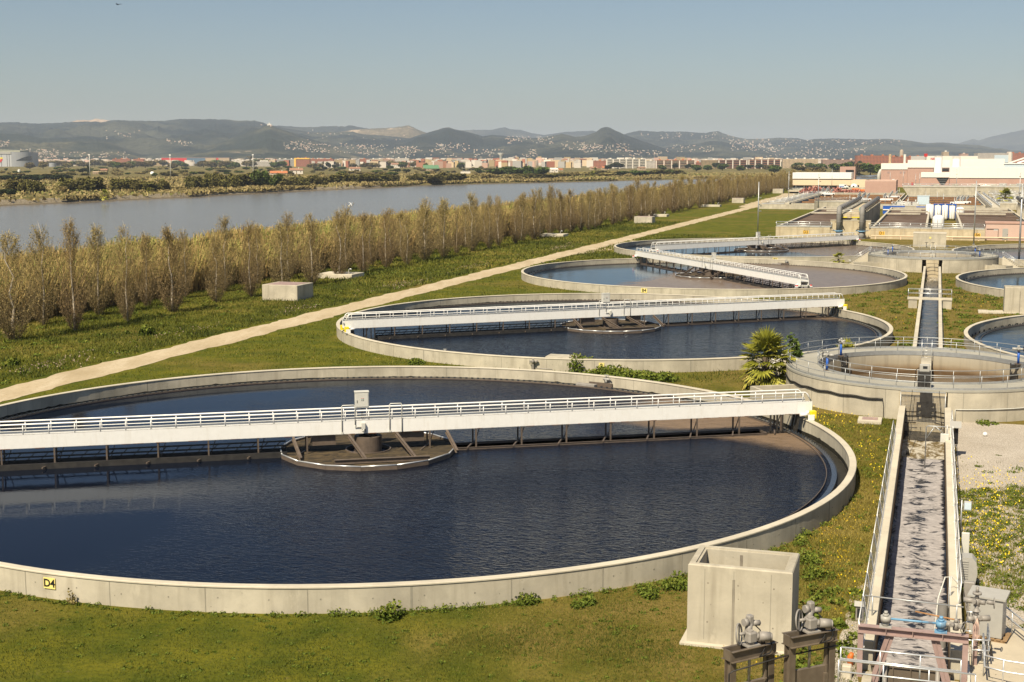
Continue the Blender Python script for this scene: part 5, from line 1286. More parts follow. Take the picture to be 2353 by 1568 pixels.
o = gthing('steel_rod', 'rusty steel bar lying across the channel behind the blue shaft', 'bar', .1, 50.6, 2.3); m = MB(); m.tube([(-.25,0,.18),(1.35,-.1,.02)], .03, 6); m.build('bar', M['rust'], o)
o = gthing('inspection_box', 'small grey hooded box on a post left of the channel', 'box', -2.32, 54.6); m = MB(); m.box(-.03,.03,-.03,.03,0,.7); m.bev(-.16,.16,-.13,.13,.6,1.2,.02); m.build('body', M['grey_paint'], o); m = MB(); m.add([(-.22,-.2,1.2),(.22,-.2,1.2),(.22,.2,1.2),(-.22,.2,1.2),(-.22,0,1.36),(.22,0,1.36)],[(0,1,5,4),(2,3,4,5),(0,4,3),(1,2,5),(3,2,1,0)]); m.build('hood', M['cab_grey'], o); m = MB(); m.box(-.10,.10,-.135,-.13,.7,1.1); m.build('window', M['glass'], o)
o = gthing('marker_stub', 'small orange plastic stub in the weeds left of the penstock', 'marker', -2.45, 50.9); m = MB(); m.tube([(0,0,0),(0,0,.35),(.06,0,.5)], [.12,.12,.07], 10); m.build('stub', M['orange'], o)
o = gthing('concrete_block', 'little concrete block in the weeds left of the penstock', 'block', -2.5, 49.6); m = MB(); m.bev(-.18,.18,-.15,.15,0,.5,.05); m.build('block', M['concrete_top'], o)
# front guard rail
def guard(label, pts, z, h=1.1, name='guard_rail', rails=(1,.62)):
    o = gthing(name, label, 'guard rail', 0, 0, z); m = MB(); railing(m, [(b,a,0) for b,a in pts], h, rails, .034, 1.55, pr=.026, base=False); m.build('rails', M['galv_bright'], o); return o
guard('pair of bright guard rails across the bottom edge before the penstock', [(-2.6,47.0),(1.45,47.0)], 1.0)
guard('second guard rail a little nearer, across the bottom edge', [(-2.6,46.0),(1.9,46.0)], .9)
guard('bright guard rail on the walkway in the bottom right corner', [(2.35,52.0),(2.35,49.6),(3.1,49.3),(6,49.0)], .3)
guard('short guard rail beside the actuator stand', [(1.95,51.2),(2.55,51.3),(2.55,53.2)], .35, 1.05)
guard('slanting double pipe rail over the gravel at the right edge', [(3.05,56.8),(4.6,52.6)], .3, .95)
o = gthing('walkway_slab', 'beige concrete walkway slab in the bottom right corner', 'walkway', 1.75, 44); m = MB(); m.bev(.0,6,0,8.6,-.1,.30,.03); m.bev(1.0,2.6,8.6,12.3,-.1,.28,.03); m.build('slab', M['slab'], o)
m = MB(); m.box(.02,.12,5.6,8.7,.3,.5); m.build('kick_plate', M['cab_pale'], o)
# actuator stand right of the channel, cabinets and boxes
o = gthing('actuator_stand', 'grey valve actuators on a mauve post beside the channel end', 'actuator', 2.05, 51.6, .3)
m = MB(); m.box(-.10,.10,-.08,-.06,-.5,1.6); m.box(-.10,.10,.06,.08,-.5,1.6); m.box(-.012,.012,-.06,.06,-.5,1.6); m.build('post', M['mauve'], o)
m = MB(); actuator(m, 0, 0, 1.6, .4, 1.0, False); m.lathe([(.10,2.05),(.15,2.1),(.08,2.2),(.05,2.3)],12,0); m.build('actuator', M['grey_paint'], o)
m = MB(); actuator(m, 0, .1, 2.25, 2.9, .9, False); m.tube([(.35,.1,2.45),(.6,.1,2.43)],.08,10); m.tube([(.62,.1+.20*math.cos(k*PI/6),2.43+.20*math.sin(k*PI/6)) for k in range(13)],.02,5,0,False); m.cyl(0,.1,2.72,2.80,.17,12); m.cyl(0,.1,2.8,3.0,.06,10); m.build('upper_actuator', M['grey_paint'], o)
m = MB()
for k in range(4): m.tube([(.05,-.15,1.9-k*.03),(-.1+.07*k,-.25,1.5),(.0+.05*k,-.25,1.0-.06*k),(.16-.06*k,-.22,1.25)], .014, 5)
m.build('cable', M['pink_pale'], o)
for zz in (.9,1.25,1.6,2.0):
    m = MB(); m.tube([(-.35,.1,zz),(-.1,.1,zz),(-.05,.1,zz-.1)], .03, 6); m.build('bent_tube', M['galv_bright'], o)
o = gthing('steel_cabinet', 'large grey steel cabinet with a sloping lid on wooden pallets', 'cabinet', 2.55, 55.0, .42, -.22)
m = MB(); m.bev(-.55,.70,-.42,.42,0,1.55,.015); m.build('body', M['cab_grey'], o)
m = MB(); m.add([(-.66,-.5,1.55),(.80,-.5,1.55),(.80,.5,1.62),(-.66,.5,1.62),(-.66,-.5,1.62),(.80,-.5,1.62),(.80,.5,1.74),(-.66,.5,1.74)],[(3,2,1,0),(4,5,6,7),(0,1,5,4),(1,2,6,5),(2,3,7,6),(3,0,4,7)]); m.build('lid', M['cab_grey'], o)
o = gthing('pallet', 'worn wooden pallet under the grey steel cabinet', 'pallet', 2.6, 55.0, .28, -.22)
m = MB()
for y in (-.45,0,.45): m.box(-.7,.8,y-.06,y+.06,0,.09)
for x in np.arange(-.65,.8,.24): m.box(x-.08,x+.08,-.55,.55,.09,.12)
m.build('boards', M['wood'], o)
o = gthing('junction_box', 'small dark junction box behind the grey cabinet', 'box', 1.95, 57.4, 0); m = MB(); m.box(-.04,.04,-.04,.04,0,1.2); m.bev(-.22,.22,-.12,.12,1.0,1.75,.03); m.build('body', M['grey_paint'], o)
o = gthing('ribbed_enclosure', 'rounded grey ribbed enclosure hung behind the right fence', 'enclosure', 2.0, 62.2, .3)
m = MB(); pr = [(-.33,0),(-.33,1.05),(-.22,1.2),(.18,1.2),(.36,1.0),(.42,.5),(.34,0)]
m.add([(x,-.4,z) for x,z in pr]+[(x,.4,z) for x,z in pr], [tuple(range(6,-1,-1)),tuple(range(7,14))]+[(k,(k+1)%7,(k+1)%7+7,k+7) for k in range(7)])
for k in range(9): m.box(-.30,.02,-.43,-.40,.12+k*.11,.17+k*.11)
m.build('shell', M['cab_grey'], o)
o = gthing('meter_box', 'slim pale box on the right wall of the channel', 'box', 1.98, 66.3, .2); m = MB(); m.bev(-.18,.18,-.10,.10,.2,1.25,.02); m.build('body', M['cab_pale'], o); m = MB(); m.tube([(-.1,0,.2),(-.05,-.1,-.15),(.05,-.05,.1)], .02, 5); m.build('cable', M['teal'], o)
o = gthing('floodlight', 'small floodlight on a short pole beside the channel gravel', 'floodlight', 1.85, 70.6); m = MB(); m.tube([(0,0,-.1),(0,0,2.0)], .035, 8); m.box(.0,.12,-.03,.03,1.75,1.8); m.build('pole', M['galv'], o); m = MB(); m.bev(.1,.48,-.12,.10,1.5,1.95,.03); m.build('housing', M['cab_grey'], o); m = MB(); m.box(.13,.45,-.135,-.122,1.54,1.9); m.build('lens', M['pale_blue'], o)
o = gthing('level_sensor', 'level sensor with a grey sun hood and a long bent pipe into the channel', 'sensor', 1.4, 90.2)
m = MB(); m.tube([(-.15,0,1.1),(-.15,0,2.15)], .035, 6); m.tube([(.25,0,2.0),(-1.35,0,2.0),(-1.45,0,1.9),(-1.45,0,-.9)], .035, 6); m.tube([(-.3,0,1.5),(-.9,0,2.0)], .03, 6); m.tube([(-1.4,0,1.2),(-.95,0,1.95)], .03, 6); m.build('pipework', M['galv'], o)
m = MB(); m.add([(.0,-.35,2.02),(.72,-.35,2.02),(.72,.3,2.32),(.0,.3,2.32)]+[(.0,-.35,2.06),(.72,-.35,2.06),(.72,.3,2.36),(.0,.3,2.36)],[(3,2,1,0),(4,5,6,7),(0,1,5,4),(1,2,6,5),(2,3,7,6),(3,0,4,7)]); m.build('hood', M['cab_grey'], o)
m = MB(); m.bev(-.55,-.02,-.12,.12,1.0,1.55,.02); m.build('sensor_box', M['cab_pale'], o)
m = MB(); m.box(.28,.55,-.05,.15,.9,2.0); m.build('display', M['black'], o)
o = gthing('float_switch', 'black float hanging on a cable in the churning water', 'float', -1.2, 93.8); m = MB(); m.tube([(.25,6.5,2.2),(.15,3,.6),(0,0,-.35)], .02, 5); m.tube([(0,0,-.35),(0,0,-.75)], [.06,.13], 8); m.build('float', M['black'], o)
o = gthing('manhole', 'square concrete manhole with a rusty cover in the weeds by the nearer well', 'manhole', -4.9, 100.0); m = MB(); m.bev(0,1.7,0,1.6,0,.28,.03); m.build('frame', M['concrete_top'], o); m = MB(); m.box(.3,1.4,.3,1.3,.28,.31); m.build('cover', M['mauve'], o)
o = gthing('jar', 'white plastic ball lying on the gravel by the well', 'ball', 3.9, 98.0); o.name = 'plastic_ball'; m = MB(); m.lathe([(.001,0),(.12,.05),(.16,.15),(.12,.26),(.001,.31)],14,0,smooth=True); m.build('ball', M['white'], o)
# cable box between the nearest and the second tank
p = G(1280, 848, 0); q = ab(p)
o = gthing('cable_box', 'pale concrete box with a warning sign in the bushes between the two nearest tanks', 'box', q[0]+.4, q[1]); m = MB(); m.bev(-1.5,1.5,-.2,1.6,0,1.15,.05); m.build('body', M['concrete'], o)
m = MB(); m.box(-.35,.0,-.23,-.2,.5,1.0); s_ = m.build('warning_sign', M['white'], o); m = MB(); m.add([(-.30,-.235,.68),(-.05,-.235,.68),(-.175,-.235,.95)],[(0,1,2)]); m.build('triangle', M['yellow'], s_)
o = gthing('flow_meter', 'white flow meter box on the right side of the concrete cable box', 'meter', q[0]+1.15, q[1]-.45); m = MB(); m.bev(-.4,.4,-.2,.24,.25,.95,.04); m.build('body', M['white'], o); m = MB(); m.box(-.25,.2,-.22,-.2,.4,.8); m.build('window', M['glass'], o); m = MB(); m.tube([(.4,0,.3),(.8,.1,.9),(.6,.3,1.4),(.1,.5,1.3)], .03, 6); m.build('hose', M['cab_pale'], o)
p = G(1225, 838, .6); q = ab(p)
o = gthing('valve', 'dark valve with handwheel on the wall of the second tank', 'valve', q[0], q[1], .3); m = MB(); m.box(-.06,.06,-.06,.3,-.3,.4); actuator(m, 0, 0, .4, .3, .9, True, 0, 0); m.tube([(.2,.1,-.05),(1.8,.1,-.1)], .05, 6); m.build('body', M['grey_paint'], o)
# ================================================================ vegetation
def leafmat(name, stops, rough=.75, objvar=.25):
    t = NT(name, rough, .2)
    c = t.ramp(t.attr(), stops)
    if objvar:
        hsv = t.n('ShaderNodeHueSaturation'); t.l(c, hsv.inputs['Color'])
        r_ = t.rnd(); t.l(t.math('ADD', 1-objvar/2, t.math('MULTIPLY', r_, objvar)), hsv.inputs['Value'])
        t.l(t.math('ADD', .5, t.math('MULTIPLY', r_, .018)), hsv.inputs['Hue']); c = hsv.outputs['Color']
    t.base(c); return t.m
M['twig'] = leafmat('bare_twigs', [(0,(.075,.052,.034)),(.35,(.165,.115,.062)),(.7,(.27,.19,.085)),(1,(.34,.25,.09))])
M['bark'] = flat('pale_bark', (.42,.36,.28), .9, .1, var=.3, scale=4)
M['bark_dark'] = flat('dark_bark', (.09,.07,.05), .9, .1, var=.3)
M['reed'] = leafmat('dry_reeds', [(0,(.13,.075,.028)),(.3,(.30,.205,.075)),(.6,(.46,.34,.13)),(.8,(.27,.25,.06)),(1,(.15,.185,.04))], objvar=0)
M['grass'] = leafmat('grass_blades', [(0,(.045,.060,.007)),(.45,(.110,.118,.014)),(.75,(.22,.18,.035)),(1,(.38,.29,.10))], objvar=0)
M['weed'] = leafmat('leafy_weeds', [(0,(.035,.055,.007)),(.6,(.10,.135,.015)),(1,(.19,.20,.03))], objvar=0)
M['petal'] = flat('yellow_petals', (.80,.60,.02), .6, .2, var=.15)
M['petal_dull'] = flat('mustard_petals', (.50,.34,.02), .7, .2, var=.2)
M['pinkflower'] = flat('dry_pink_heads', (.33,.25,.19), .8, .2, var=.2)
M['tamarisk'] = leafmat('olive_shrub', [(0,(.035,.030,.010)),(.5,(.095,.080,.022)),(1,(.17,.145,.040))])
M['green_tree'] = leafmat('green_foliage', [(0,(.025,.040,.008)),(.5,(.075,.105,.018)),(1,(.15,.18,.035))])
M['brown_tree'] = leafmat('bare_olive_crown', [(0,(.07,.052,.024)),(.5,(.15,.115,.050)),(1,(.22,.18,.075))])
M['dark_tree'] = leafmat('dark_pine', [(0,(.012,.018,.008)),(.6,(.030,.042,.014)),(1,(.06,.075,.022))])
M['pale_shrub'] = leafmat('straw_shrub', [(0,(.12,.085,.035)),(.5,(.27,.21,.085)),(1,(.36,.29,.12))])
M['redbush'] = leafmat('red_blossom', [(0,(.16,.05,.045)),(.6,(.36,.13,.12)),(1,(.45,.24,.19))])
M['palm'] = leafmat('palm_fan', [(0,(.05,.055,.009)),(.5,(.20,.20,.022)),(.85,(.38,.35,.06)),(1,(.38,.25,.08))], .5, .15)

def rvec(n): 
    v_ = RNG.normal(size=(n,3)); return v_/np.linalg.norm(v_, axis=1, keepdims=True)
def quads(c, size, up=.0, aspect=1.0):
    """loose leaf quads around centres c (N,3)"""
    n = len(c); a = rvec(n); a[:,2] += up; a /= np.linalg.norm(a, axis=1, keepdims=True)
    b = np.cross(a, rvec(n)); b /= np.linalg.norm(b, axis=1, keepdims=True)+1e-9
    s_ = (size*np.ones(n))[:,None]/2
    a = a*s_*aspect; b = b*s_
    return np.stack([c-a-b, c+a-b*.6, c+a*1.1+b*.6, c-a*.9+b], 1).reshape(-1,3)
def ribbons(P0, P1, w0, w1):
    d = P1-P0; n = len(d); s_ = np.cross(d, rvec(n)); s_ /= np.linalg.norm(s_, axis=1, keepdims=True)+1e-9
    return np.stack([P0-s_*w0/2, P0+s_*w0/2, P1+s_*w1/2, P1-s_*w1/2], 1).reshape(-1,3)

# ---- bare poplars
def poplar_proto(h, label, group, seed):
    global RNG
    RNG = np.random.default_rng(seed); rr = random.Random(seed)
    o = thing('poplar', label, 'tree', (0,0,-500), 0, group)
    m = MB(); pts = [(rr.uniform(-.08,.08)*k, rr.uniform(-.08,.08)*k, h*k/7) for k in range(8)]; pts[0] = (0,0,-.1)
    m.tube(pts, [.15,.13,.11,.09,.07,.05,.03,.012], 6); m.build('trunk', M['bark'], o)
    Vq, T = [], []
    nb = 150
    z0 = h*(.02+.86*RNG.random(nb)**1.25); az = RNG.random(nb)*2*PI
    L = np.clip((h-z0)*(.36+.28*RNG.random(nb)), .6, 5.6)
    spread = .34+.60*RNG.random(nb)
    # the foot of the tree bristles with suckers
    ns = 46; z0[:ns] = RNG.random(ns)*.35; L[:ns] = 1.6+2.9*RNG.random(ns); spread[:ns] = .30+.42*RNG.random(ns)
    r0 = np.full(nb,.08); r0[:ns] = .15+.35*RNG.random(ns); P = np.stack([np.cos(az)*r0, np.sin(az)*r0, z0], 1); D = np.stack([np.cos(az)*spread, np.sin(az)*spread, np.ones(nb)], 1)
    D /= np.linalg.norm(D, axis=1, keepdims=True); seg = 5; nodes = [P]
    for k in range(seg):
        D2 = D + RNG.normal(size=(nb,3))*.06; D2[:,2] += .10*k; D2 /= np.linalg.norm(D2, axis=1, keepdims=True)
        Q = P + D2*(L/seg)[:,None]
        w0 = (.034-.005*k); Vq.append(ribbons(P, Q, w0, w0-.005)); T.append(np.repeat(RNG.random(nb)*.5, 4)); P = Q; D = D2; nodes.append(P)
    # twigs
    tips = []
    for k in range(1, seg+1):
        for q in range(5 if k > 1 else 3):
            P = nodes[k-1] + (nodes[k]-nodes[k-1])*RNG.random((nb,1)); D = nodes[k]-nodes[k-1]; D /= np.linalg.norm(D,axis=1,keepdims=True)
            D = D*.9 + rvec(nb)*.55; D[:,2] = np.abs(D[:,2])+.15; D /= np.linalg.norm(D,axis=1,keepdims=True)
            l = (.35+.65*RNG.random(nb))[:,None]; Q = P + D*l
            Vq.append(ribbons(P, Q, .017, .008)); T.append(np.repeat(.15+RNG.random(nb)*.55, 4)); tips += [P+(Q-P)*RNG.random((nb,1)), Q]
    tips = np.concatenate(tips); sel = RNG.random(len(tips)) < .62
    tips = tips[sel]; tips = tips + RNG.normal(size=tips.shape)*.05
    Vq.append(quads(tips, .045+.055*RNG.random(len(tips)), .4, 1.3)); T.append(np.repeat(.35+.65*RNG.random(len(tips)), 4))
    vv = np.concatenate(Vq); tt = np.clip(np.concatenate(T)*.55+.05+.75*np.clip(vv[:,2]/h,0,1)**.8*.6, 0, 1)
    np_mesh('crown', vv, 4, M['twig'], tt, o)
    return o
PG = 'bare poplars in rows between the track and the reeds'
protos = [poplar_proto(h_, 'bare brown poplar in the rows between the dirt track and the reeds', PG, 40+k) for k, h_ in enumerate((12.6, 11.4, 12.0, 10.6, 13.0, 11.8))]
used = set(); rr = random.Random(12)
first = [(120.0,-94,12.3),(128.6,-92.5,12.8),(138.3,-92,11.6),(148.9,-92.3,11.6),(161.0,-93,10.0),(169.1,-92.1,11.4),(179.5,-92.6,11.2),(188.8,-92.2,11.9),(200.7,-93,11.6),(212.2,-93.8,10.9),(222.1,-93.7,11.6),(231.7,-93.6,10.5),(240.8,-93.6,11.8)]
near_labels = ['leftmost tall bare poplar, nearest the camera on the grass','tallest bare poplar near the left edge with a pale trunk','third bare poplar from the left edge in the front row','fourth bare poplar from the left edge in the front row']
spots = [(a,b,h_,0) for a,b,h_ in first]
a = 250.5
while a < 1180: spots.append((a, -93.2+rr.uniform(-1,1), rr.uniform(9.8,13.2), 0)); a += rr.uniform(7.5,10.5)
for a_, b_ in ((113,-101.5),(132.5,-99.5),(143.2,-99.3),(153.5,-99),(165,-100.2),(175,-99.5)): spots.append((a_, b_, rr.uniform(10,12.5), 1))
a = 186
while a < 1150: spots.append((a, -100+rr.uniform(-1.2,1.2), rr.uniform(9,12.5), 1)); a += rr.uniform(8.5,11.5)
a = 420
while a < 1250: spots.append((a, -108+rr.uniform(-2,3), rr.uniform(9,13), 1)); a += rr.uniform(9.5,12.5)
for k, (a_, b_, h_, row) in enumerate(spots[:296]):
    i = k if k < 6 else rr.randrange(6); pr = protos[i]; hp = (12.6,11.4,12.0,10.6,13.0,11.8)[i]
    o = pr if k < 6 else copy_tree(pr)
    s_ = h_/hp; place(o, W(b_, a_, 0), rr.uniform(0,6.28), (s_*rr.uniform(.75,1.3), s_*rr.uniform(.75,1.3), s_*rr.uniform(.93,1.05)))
for k, lb in enumerate(near_labels): bpy.data.objects[('poplar' if k == 0 else 'poplar.%03d' % k)]['label'] = lb

# ---- reed bed along the river: uncountable
RNG = np.random.default_rng(5)
def vnoise(x, y, s_, seed=0.0): return np.array([mnoise.noise(Vector((float(p)*s_+seed, float(q)*s_, seed))) for p, q in zip(x, y)])
def reed_stems(n, a0, a1, b0, b1, hmin, hmax, wid, lean=.12):
    a = a0+(a1-a0)*RNG.random(n); b = b0+(b1-b0)*RNG.random(n)
    cl = vnoise(a, b, .09, 3.1); keep = cl > -.42; a, b, cl = a[keep], b[keep], cl[keep]; n = len(a)
    h_ = (hmin+(hmax-hmin)*RNG.random(n))*(.9+.32*cl); h_ *= np.clip((b-b0+2)/6, .55, 1)
    x = V[0]*b+U[0]*a; y = V[1]*b+U[1]*a
    P0 = np.stack([x, y, np.zeros(n)-.1], 1)
    d = RNG.normal(size=(n,2))*lean+np.array([.05,.04]); P1 = P0+np.stack([d[:,0]*h_*.5, d[:,1]*h_*.5, h_*.62], 1); P2 = P1+np.stack([d[:,0]*h_*.9, d[:,1]*h_*.9, h_*.38], 1)
    w_ = wid*(.6+.8*RNG.random(n))[:,None]; s_ = rvec(n); s_[:,2] *= .2; s_ /= np.linalg.norm(s_,axis=1,keepdims=True)
    v_ = np.stack([P0-s_*w_*.35, P0+s_*w_*.35, P1+s_*w_*.5, P1-s_*w_*.5, P1-s_*w_*.5, P1+s_*w_*.5, P2+s_*w_*.25, P2-s_*w_*.25], 1).reshape(-1,3)
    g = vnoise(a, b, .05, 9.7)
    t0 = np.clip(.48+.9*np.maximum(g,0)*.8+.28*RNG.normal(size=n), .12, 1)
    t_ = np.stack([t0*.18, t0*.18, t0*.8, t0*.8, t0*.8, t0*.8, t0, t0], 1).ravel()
    # long leaves hanging off the stems
    k = RNG.random(n) < .9; Q = (P1+(P2-P1)*RNG.random((n,1)))[k]; dd = rvec(len(Q)); dd[:,2] = -.1+.5*dd[:,2]; L = (wid*7*(.6+.8*RNG.random(len(Q))))[:,None]
    R = Q+dd*L; lv = ribbons(Q, R, wid*.8, wid*.25); lt = np.repeat(np.clip(t0[k]+.25*RNG.normal(size=len(Q)),.2,1), 4)
    return np.concatenate([v_, lv]), np.concatenate([t_, lt])
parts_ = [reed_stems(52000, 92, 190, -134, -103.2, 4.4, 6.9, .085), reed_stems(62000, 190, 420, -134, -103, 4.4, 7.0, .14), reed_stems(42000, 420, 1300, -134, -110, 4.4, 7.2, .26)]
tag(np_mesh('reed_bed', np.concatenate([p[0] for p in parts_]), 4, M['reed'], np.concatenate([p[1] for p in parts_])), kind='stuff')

# ---- lawn blades, weeds, flowers
TANKS = [(CB,a) for a in ROWS.values()]+[(CR,ROWS[k]) for k in 'BCD']
def free(b, a, margin=.12):
    k = np.ones(len(b), bool)
    for tb, ta in TANKS: k &= np.hypot(b-tb, a-ta) > RT+margin
    for ta in (113.6, 252.0): k &= np.hypot(b+.3, a-ta) > 11.3+margin
    k &= ~((b > -2.1) & (b < 1.7) & (a < 103)); k &= ~((b > -1.7) & (b < 1.2) & (a > 124) & (a < 242))
    k &= ~((b > -75.6-margin) & (b < -70.2+margin)); k &= ~((b > -9) & (b < -4.6) & (a > 51.2) & (a < 54.3))
    k &= ~((b > 8.6) & (b < 12.9) & (a > 179.6) & (a < 182.6))
    return k
def seen(b, a, m=40):
    x = V[0]*b+U[0]*a; y = V[1]*b+U[1]*a; d = y*math.cos(TH)+H*math.sin(TH); px = 1176.5+F*x/d; py = 784.2-F*(y*math.sin(TH)-H*math.cos(TH))/d
    return (px > -m) & (px < 2353+m) & (py < 1568+m)
def blades(n, b0, b1, a0, a1, hh, ww, extra=None, patch=.06, dry=0.0):
    b = b0+(b1-b0)*RNG.random(n); a = a0+(a1-a0)*RNG.random(n); k = free(b,a) & seen(b,a)
    if extra is not None: k &= extra(b,a)
    b, a = b[k], a[k]; n = len(b)
    x = V[0]*b+U[0]*a; y = V[1]*b+U[1]*a
    g = vnoise(b, a, .35, 4.4); g2 = vnoise(b, a, .07, 1.4)
    h_ = hh*(.5+RNG.random(n))*(1+.7*g); P0 = np.stack([x,y,np.zeros(n)-.005],1)
    d = RNG.normal(size=(n,3))*.45; d[:,2] = 1; P1 = P0+d*h_[:,None]
    s_ = rvec(n); s_[:,2] *= .1; w_ = ww*(.6+.8*RNG.random(n))[:,None]
    v_ = np.stack([P0-s_*w_/2, P0+s_*w_/2, P1], 1).reshape(-1,3)
    t0 = np.clip(.42+dry-.35*g+.45*g2+.16*RNG.normal(size=n), 0, 1); t_ = np.stack([t0*.7,t0*.7,t0],1).ravel()
    return v_, t_
def on_gravel(b, a): return (vnoise(b*1.0, a*1.0, .16, 6.6) > -.30+.75*np.clip((a-76)/8,0,1)) | (RNG.random(len(b)) < .03)
RNG = np.random.default_rng(8)
nog = lambda b,a: ~((b > 1.8) & (b < 30) & (a < 104))
gp = [blades(110000, -42, -15, 40, 66, .075, .028, nog, dry=-.06), blades(110000, -18, -2.1, 40, 66, .08, .028, nog, dry=.12), blades(90000, -9, -2.1, 56, 103, .13, .036, nog, dry=.30), blades(60000, 1.95, 16, 54, 90, .14, .05, lambda b,a: on_gravel(b,a), dry=.15), blades(60000, -75, -12, 60, 125, .13, .06, nog),
      blades(90000, -103, -75.5, 85, 190, .24, .10), blades(70000, -70.4, 14, 115, 250, .20, .10, nog, dry=.05), blades(60000, -103, -75.5, 190, 420, .34, .24), blades(30000, -70.4, -38, 240, 345, .30, .22)]
lawn = np_mesh('grass', np.concatenate([p[0] for p in gp]), 3, M['grass'], np.concatenate([p[1] for p in gp])); tag(lawn, kind='stuff')

def leaf_clump(n, c, r, h_, size):      # low leafy plant: centres spread in a dome
    p = rvec(n)*(RNG.random((n,1))**.45); p[:,2] = np.abs(p[:,2]); p *= np.array([r,r,h_]); return quads(p+np.array(c), size*(.6+.8*RNG.random(n)), .2, 1.3), np.repeat(np.clip(.25+.75*p[:,2]/h_*RNG.random(n)+.25*RNG.random(n),0,1), 4)
RNG = np.random.default_rng(21)
wv, wt = [], []
def scatter_clumps(n, b0, b1, a0, a1, r, h_, size, nl, extra=None):
    b = b0+(b1-b0)*RNG.random(n); a = a0+(a1-a0)*RNG.random(n); k = free(b,a,.05) & seen(b,a)
    if extra is not None: k &= extra(b,a)
    for bb, aa in zip(b[k], a[k]):
        s_ = .5+RNG.random(); q = leaf_clump(int(nl*s_), W(bb,aa), r*s_, h_*s_*(.6+.8*RNG.random()), size); wv.append(q[0]); wt.append(q[1])
scatter_clumps(900, -40, -2.3, 42, 64, .16, .07, .045, 26, nog)
scatter_clumps(260, -9, -2.3, 55, 103, .26, .15, .06, 40, nog)
for k in range(420):                                  # fringe of weeds round the foot of the nearest tank wall
    t0 = -PI/2+RNG.uniform(-1.0, 1.25); rad = RT+RNG.uniform(.05,.5); p = (CB+rad*math.cos(t0), ROWS['A']+rad*math.sin(t0)); s_ = .4+.9*RNG.random()*(1.6 if t0 > -1.3 else .7)
    q = leaf_clump(int(26*s_), W(*p), .17*s_, .18*s_, .05); wv.append(q[0]); wt.append(q[1])
green = vnoise
scatter_clumps(4600, 1.95, 28, 50, 92, .34, .17, .06, 46, on_gravel)
scatter_clumps(60, 2.0, 12, 98, 103, .4, .25, .12, 40, lambda b,a: np.hypot(b+.3,a-113.6) < 12.4)
scatter_clumps(420, -14, 12, 126, 230, .6, .22, .14, 40); scatter_clumps(240, -100, -76, 95, 300, .55, .22, .15, 36); scatter_clumps(60, -5, -2.4, 44, 60, .35, .25, .11, 40)
for px, py, r, h_ in ((1830,1245,.9,.5),(1870,1290,1.0,.5),(1880,1330,.8,.5),(1555,1345,.9,.55),(1480,1365,.8,.35),(1950,1115,.5,.3),(1330,1390,.6,.4),(1210,1385,.9,.45),(1750,1240,.5,.3)):
    for q_ in range(5):
        g = G(px+RNG.uniform(-25,25), py+RNG.uniform(-10,10)); 
        if free(np.array([ab(g)[0]]), np.array([ab(g)[1]]), .02)[0]: q = leaf_clump(150, g, r*.55, h_*1.0, .075); wv.append(q[0]); wt.append(q[1])
tag(np_mesh('weeds', np.concatenate(wv), 4, M['weed'], np.concatenate(wt)), kind='stuff')
fv = []; fd = []
def flowers(lst, n, px, py, sx, sy, size, zmax):
    p = [G(px+RNG.normal()*sx, py+RNG.normal()*sy) for _ in range(n)]; b = np.array([ab(q)[0] for q in p]); a = np.array([ab(q)[1] for q in p]); k = free(b,a,.05)
    c = np.array([[q.x,q.y,RNG.uniform(.05,zmax)] for q in p])[k]; lst.append(quads(c, size*(.6+.7*RNG.random(len(c))), 1.5))
for px, py, sx, sy, n in ((2250,1225,45,45,420),(2290,1110,45,18,170),(2300,1180,40,40,200),(2275,1270,60,22,200),(1905,965,35,16,150),(1990,1010,22,40,90),(2010,1075,12,60,70),(2230,1120,30,10,50),(1990,930,25,12,90),(1955,1350,30,40,40)): flowers(fv, n, px, py, sx, sy, .062, .32)
for px, py, sx, sy, n in ((1880,1215,60,25,200),(1910,1290,40,35,220),(1960,1180,22,30,90),(1720,1500,50,25,70),(1930,1330,25,25,80),(2060,720,60,20,90),(2230,690,50,12,120)): flowers(fd, n, px, py, sx, sy, .055 if py > 900 else .10, .14)
tag(np_mesh('wildflowers', np.concatenate(fv), 4, M['petal']), kind='stuff'); tag(np_mesh('wildflowers', np.concatenate(fd), 4, M['petal_dull']), kind='stuff')
RNG = np.random.default_rng(31); c = []
for k in range(3600):                                  # dry pinkish seed heads in drifts beside the track
    a = RNG.uniform(98, 320); b = -78.5+RNG.normal()*1.1
    if mnoise.noise(Vector((a*.05, b*.2, 2))) > .08 or RNG.random() < .03: p = W(b,a); c.append((p.x,p.y,RNG.uniform(.1,.5)))
tag(np_mesh('seed_heads', quads(np.array(c), .105, .6), 4, M['pinkflower']), kind='stuff')

# ---- bushes and plants one can point at
def bush(name, label, cat, loc, r, h_, n, size, mat='weed', group=None, lumps=5):
    o = thing(name, label, cat, loc, 0, group); vs_, ts = [], []
    for k in range(lumps):
        c = np.array([random.uniform(-.6,.6)*r, random.uniform(-.5,.5)*r, 0]); q = leaf_clump(n//lumps, c, r*random.uniform(.45,.75), h_*random.uniform(.6,1.05), size); vs_.append(q[0]); ts.append(q[1])
    np_mesh('foliage', np.concatenate(vs_), 4, M[mat], np.concatenate(ts), o)
    m = MB()
    for k in range(5): m.tube([(random.uniform(-.1,.1)*r,random.uniform(-.1,.1)*r,-.05),(random.uniform(-.4,.4)*r,random.uniform(-.4,.4)*r,h_*.6)], [.02,.01], 5)
    m.build('stem', M['bark_dark'], o); return o
g = G(900,1420); bush('shrub', 'leafy shrub against the wall of the nearest tank, at mid bottom', 'shrub', g+Vector((0,-.1,0)), .75, .95, 700, .085)
g = G(165,1388); bush('dry_plant', 'spindly dry plant against the tank wall right of the D4 sign', 'plant', g, .25, .75, 60, .07, 'pale_shrub', None, 3)
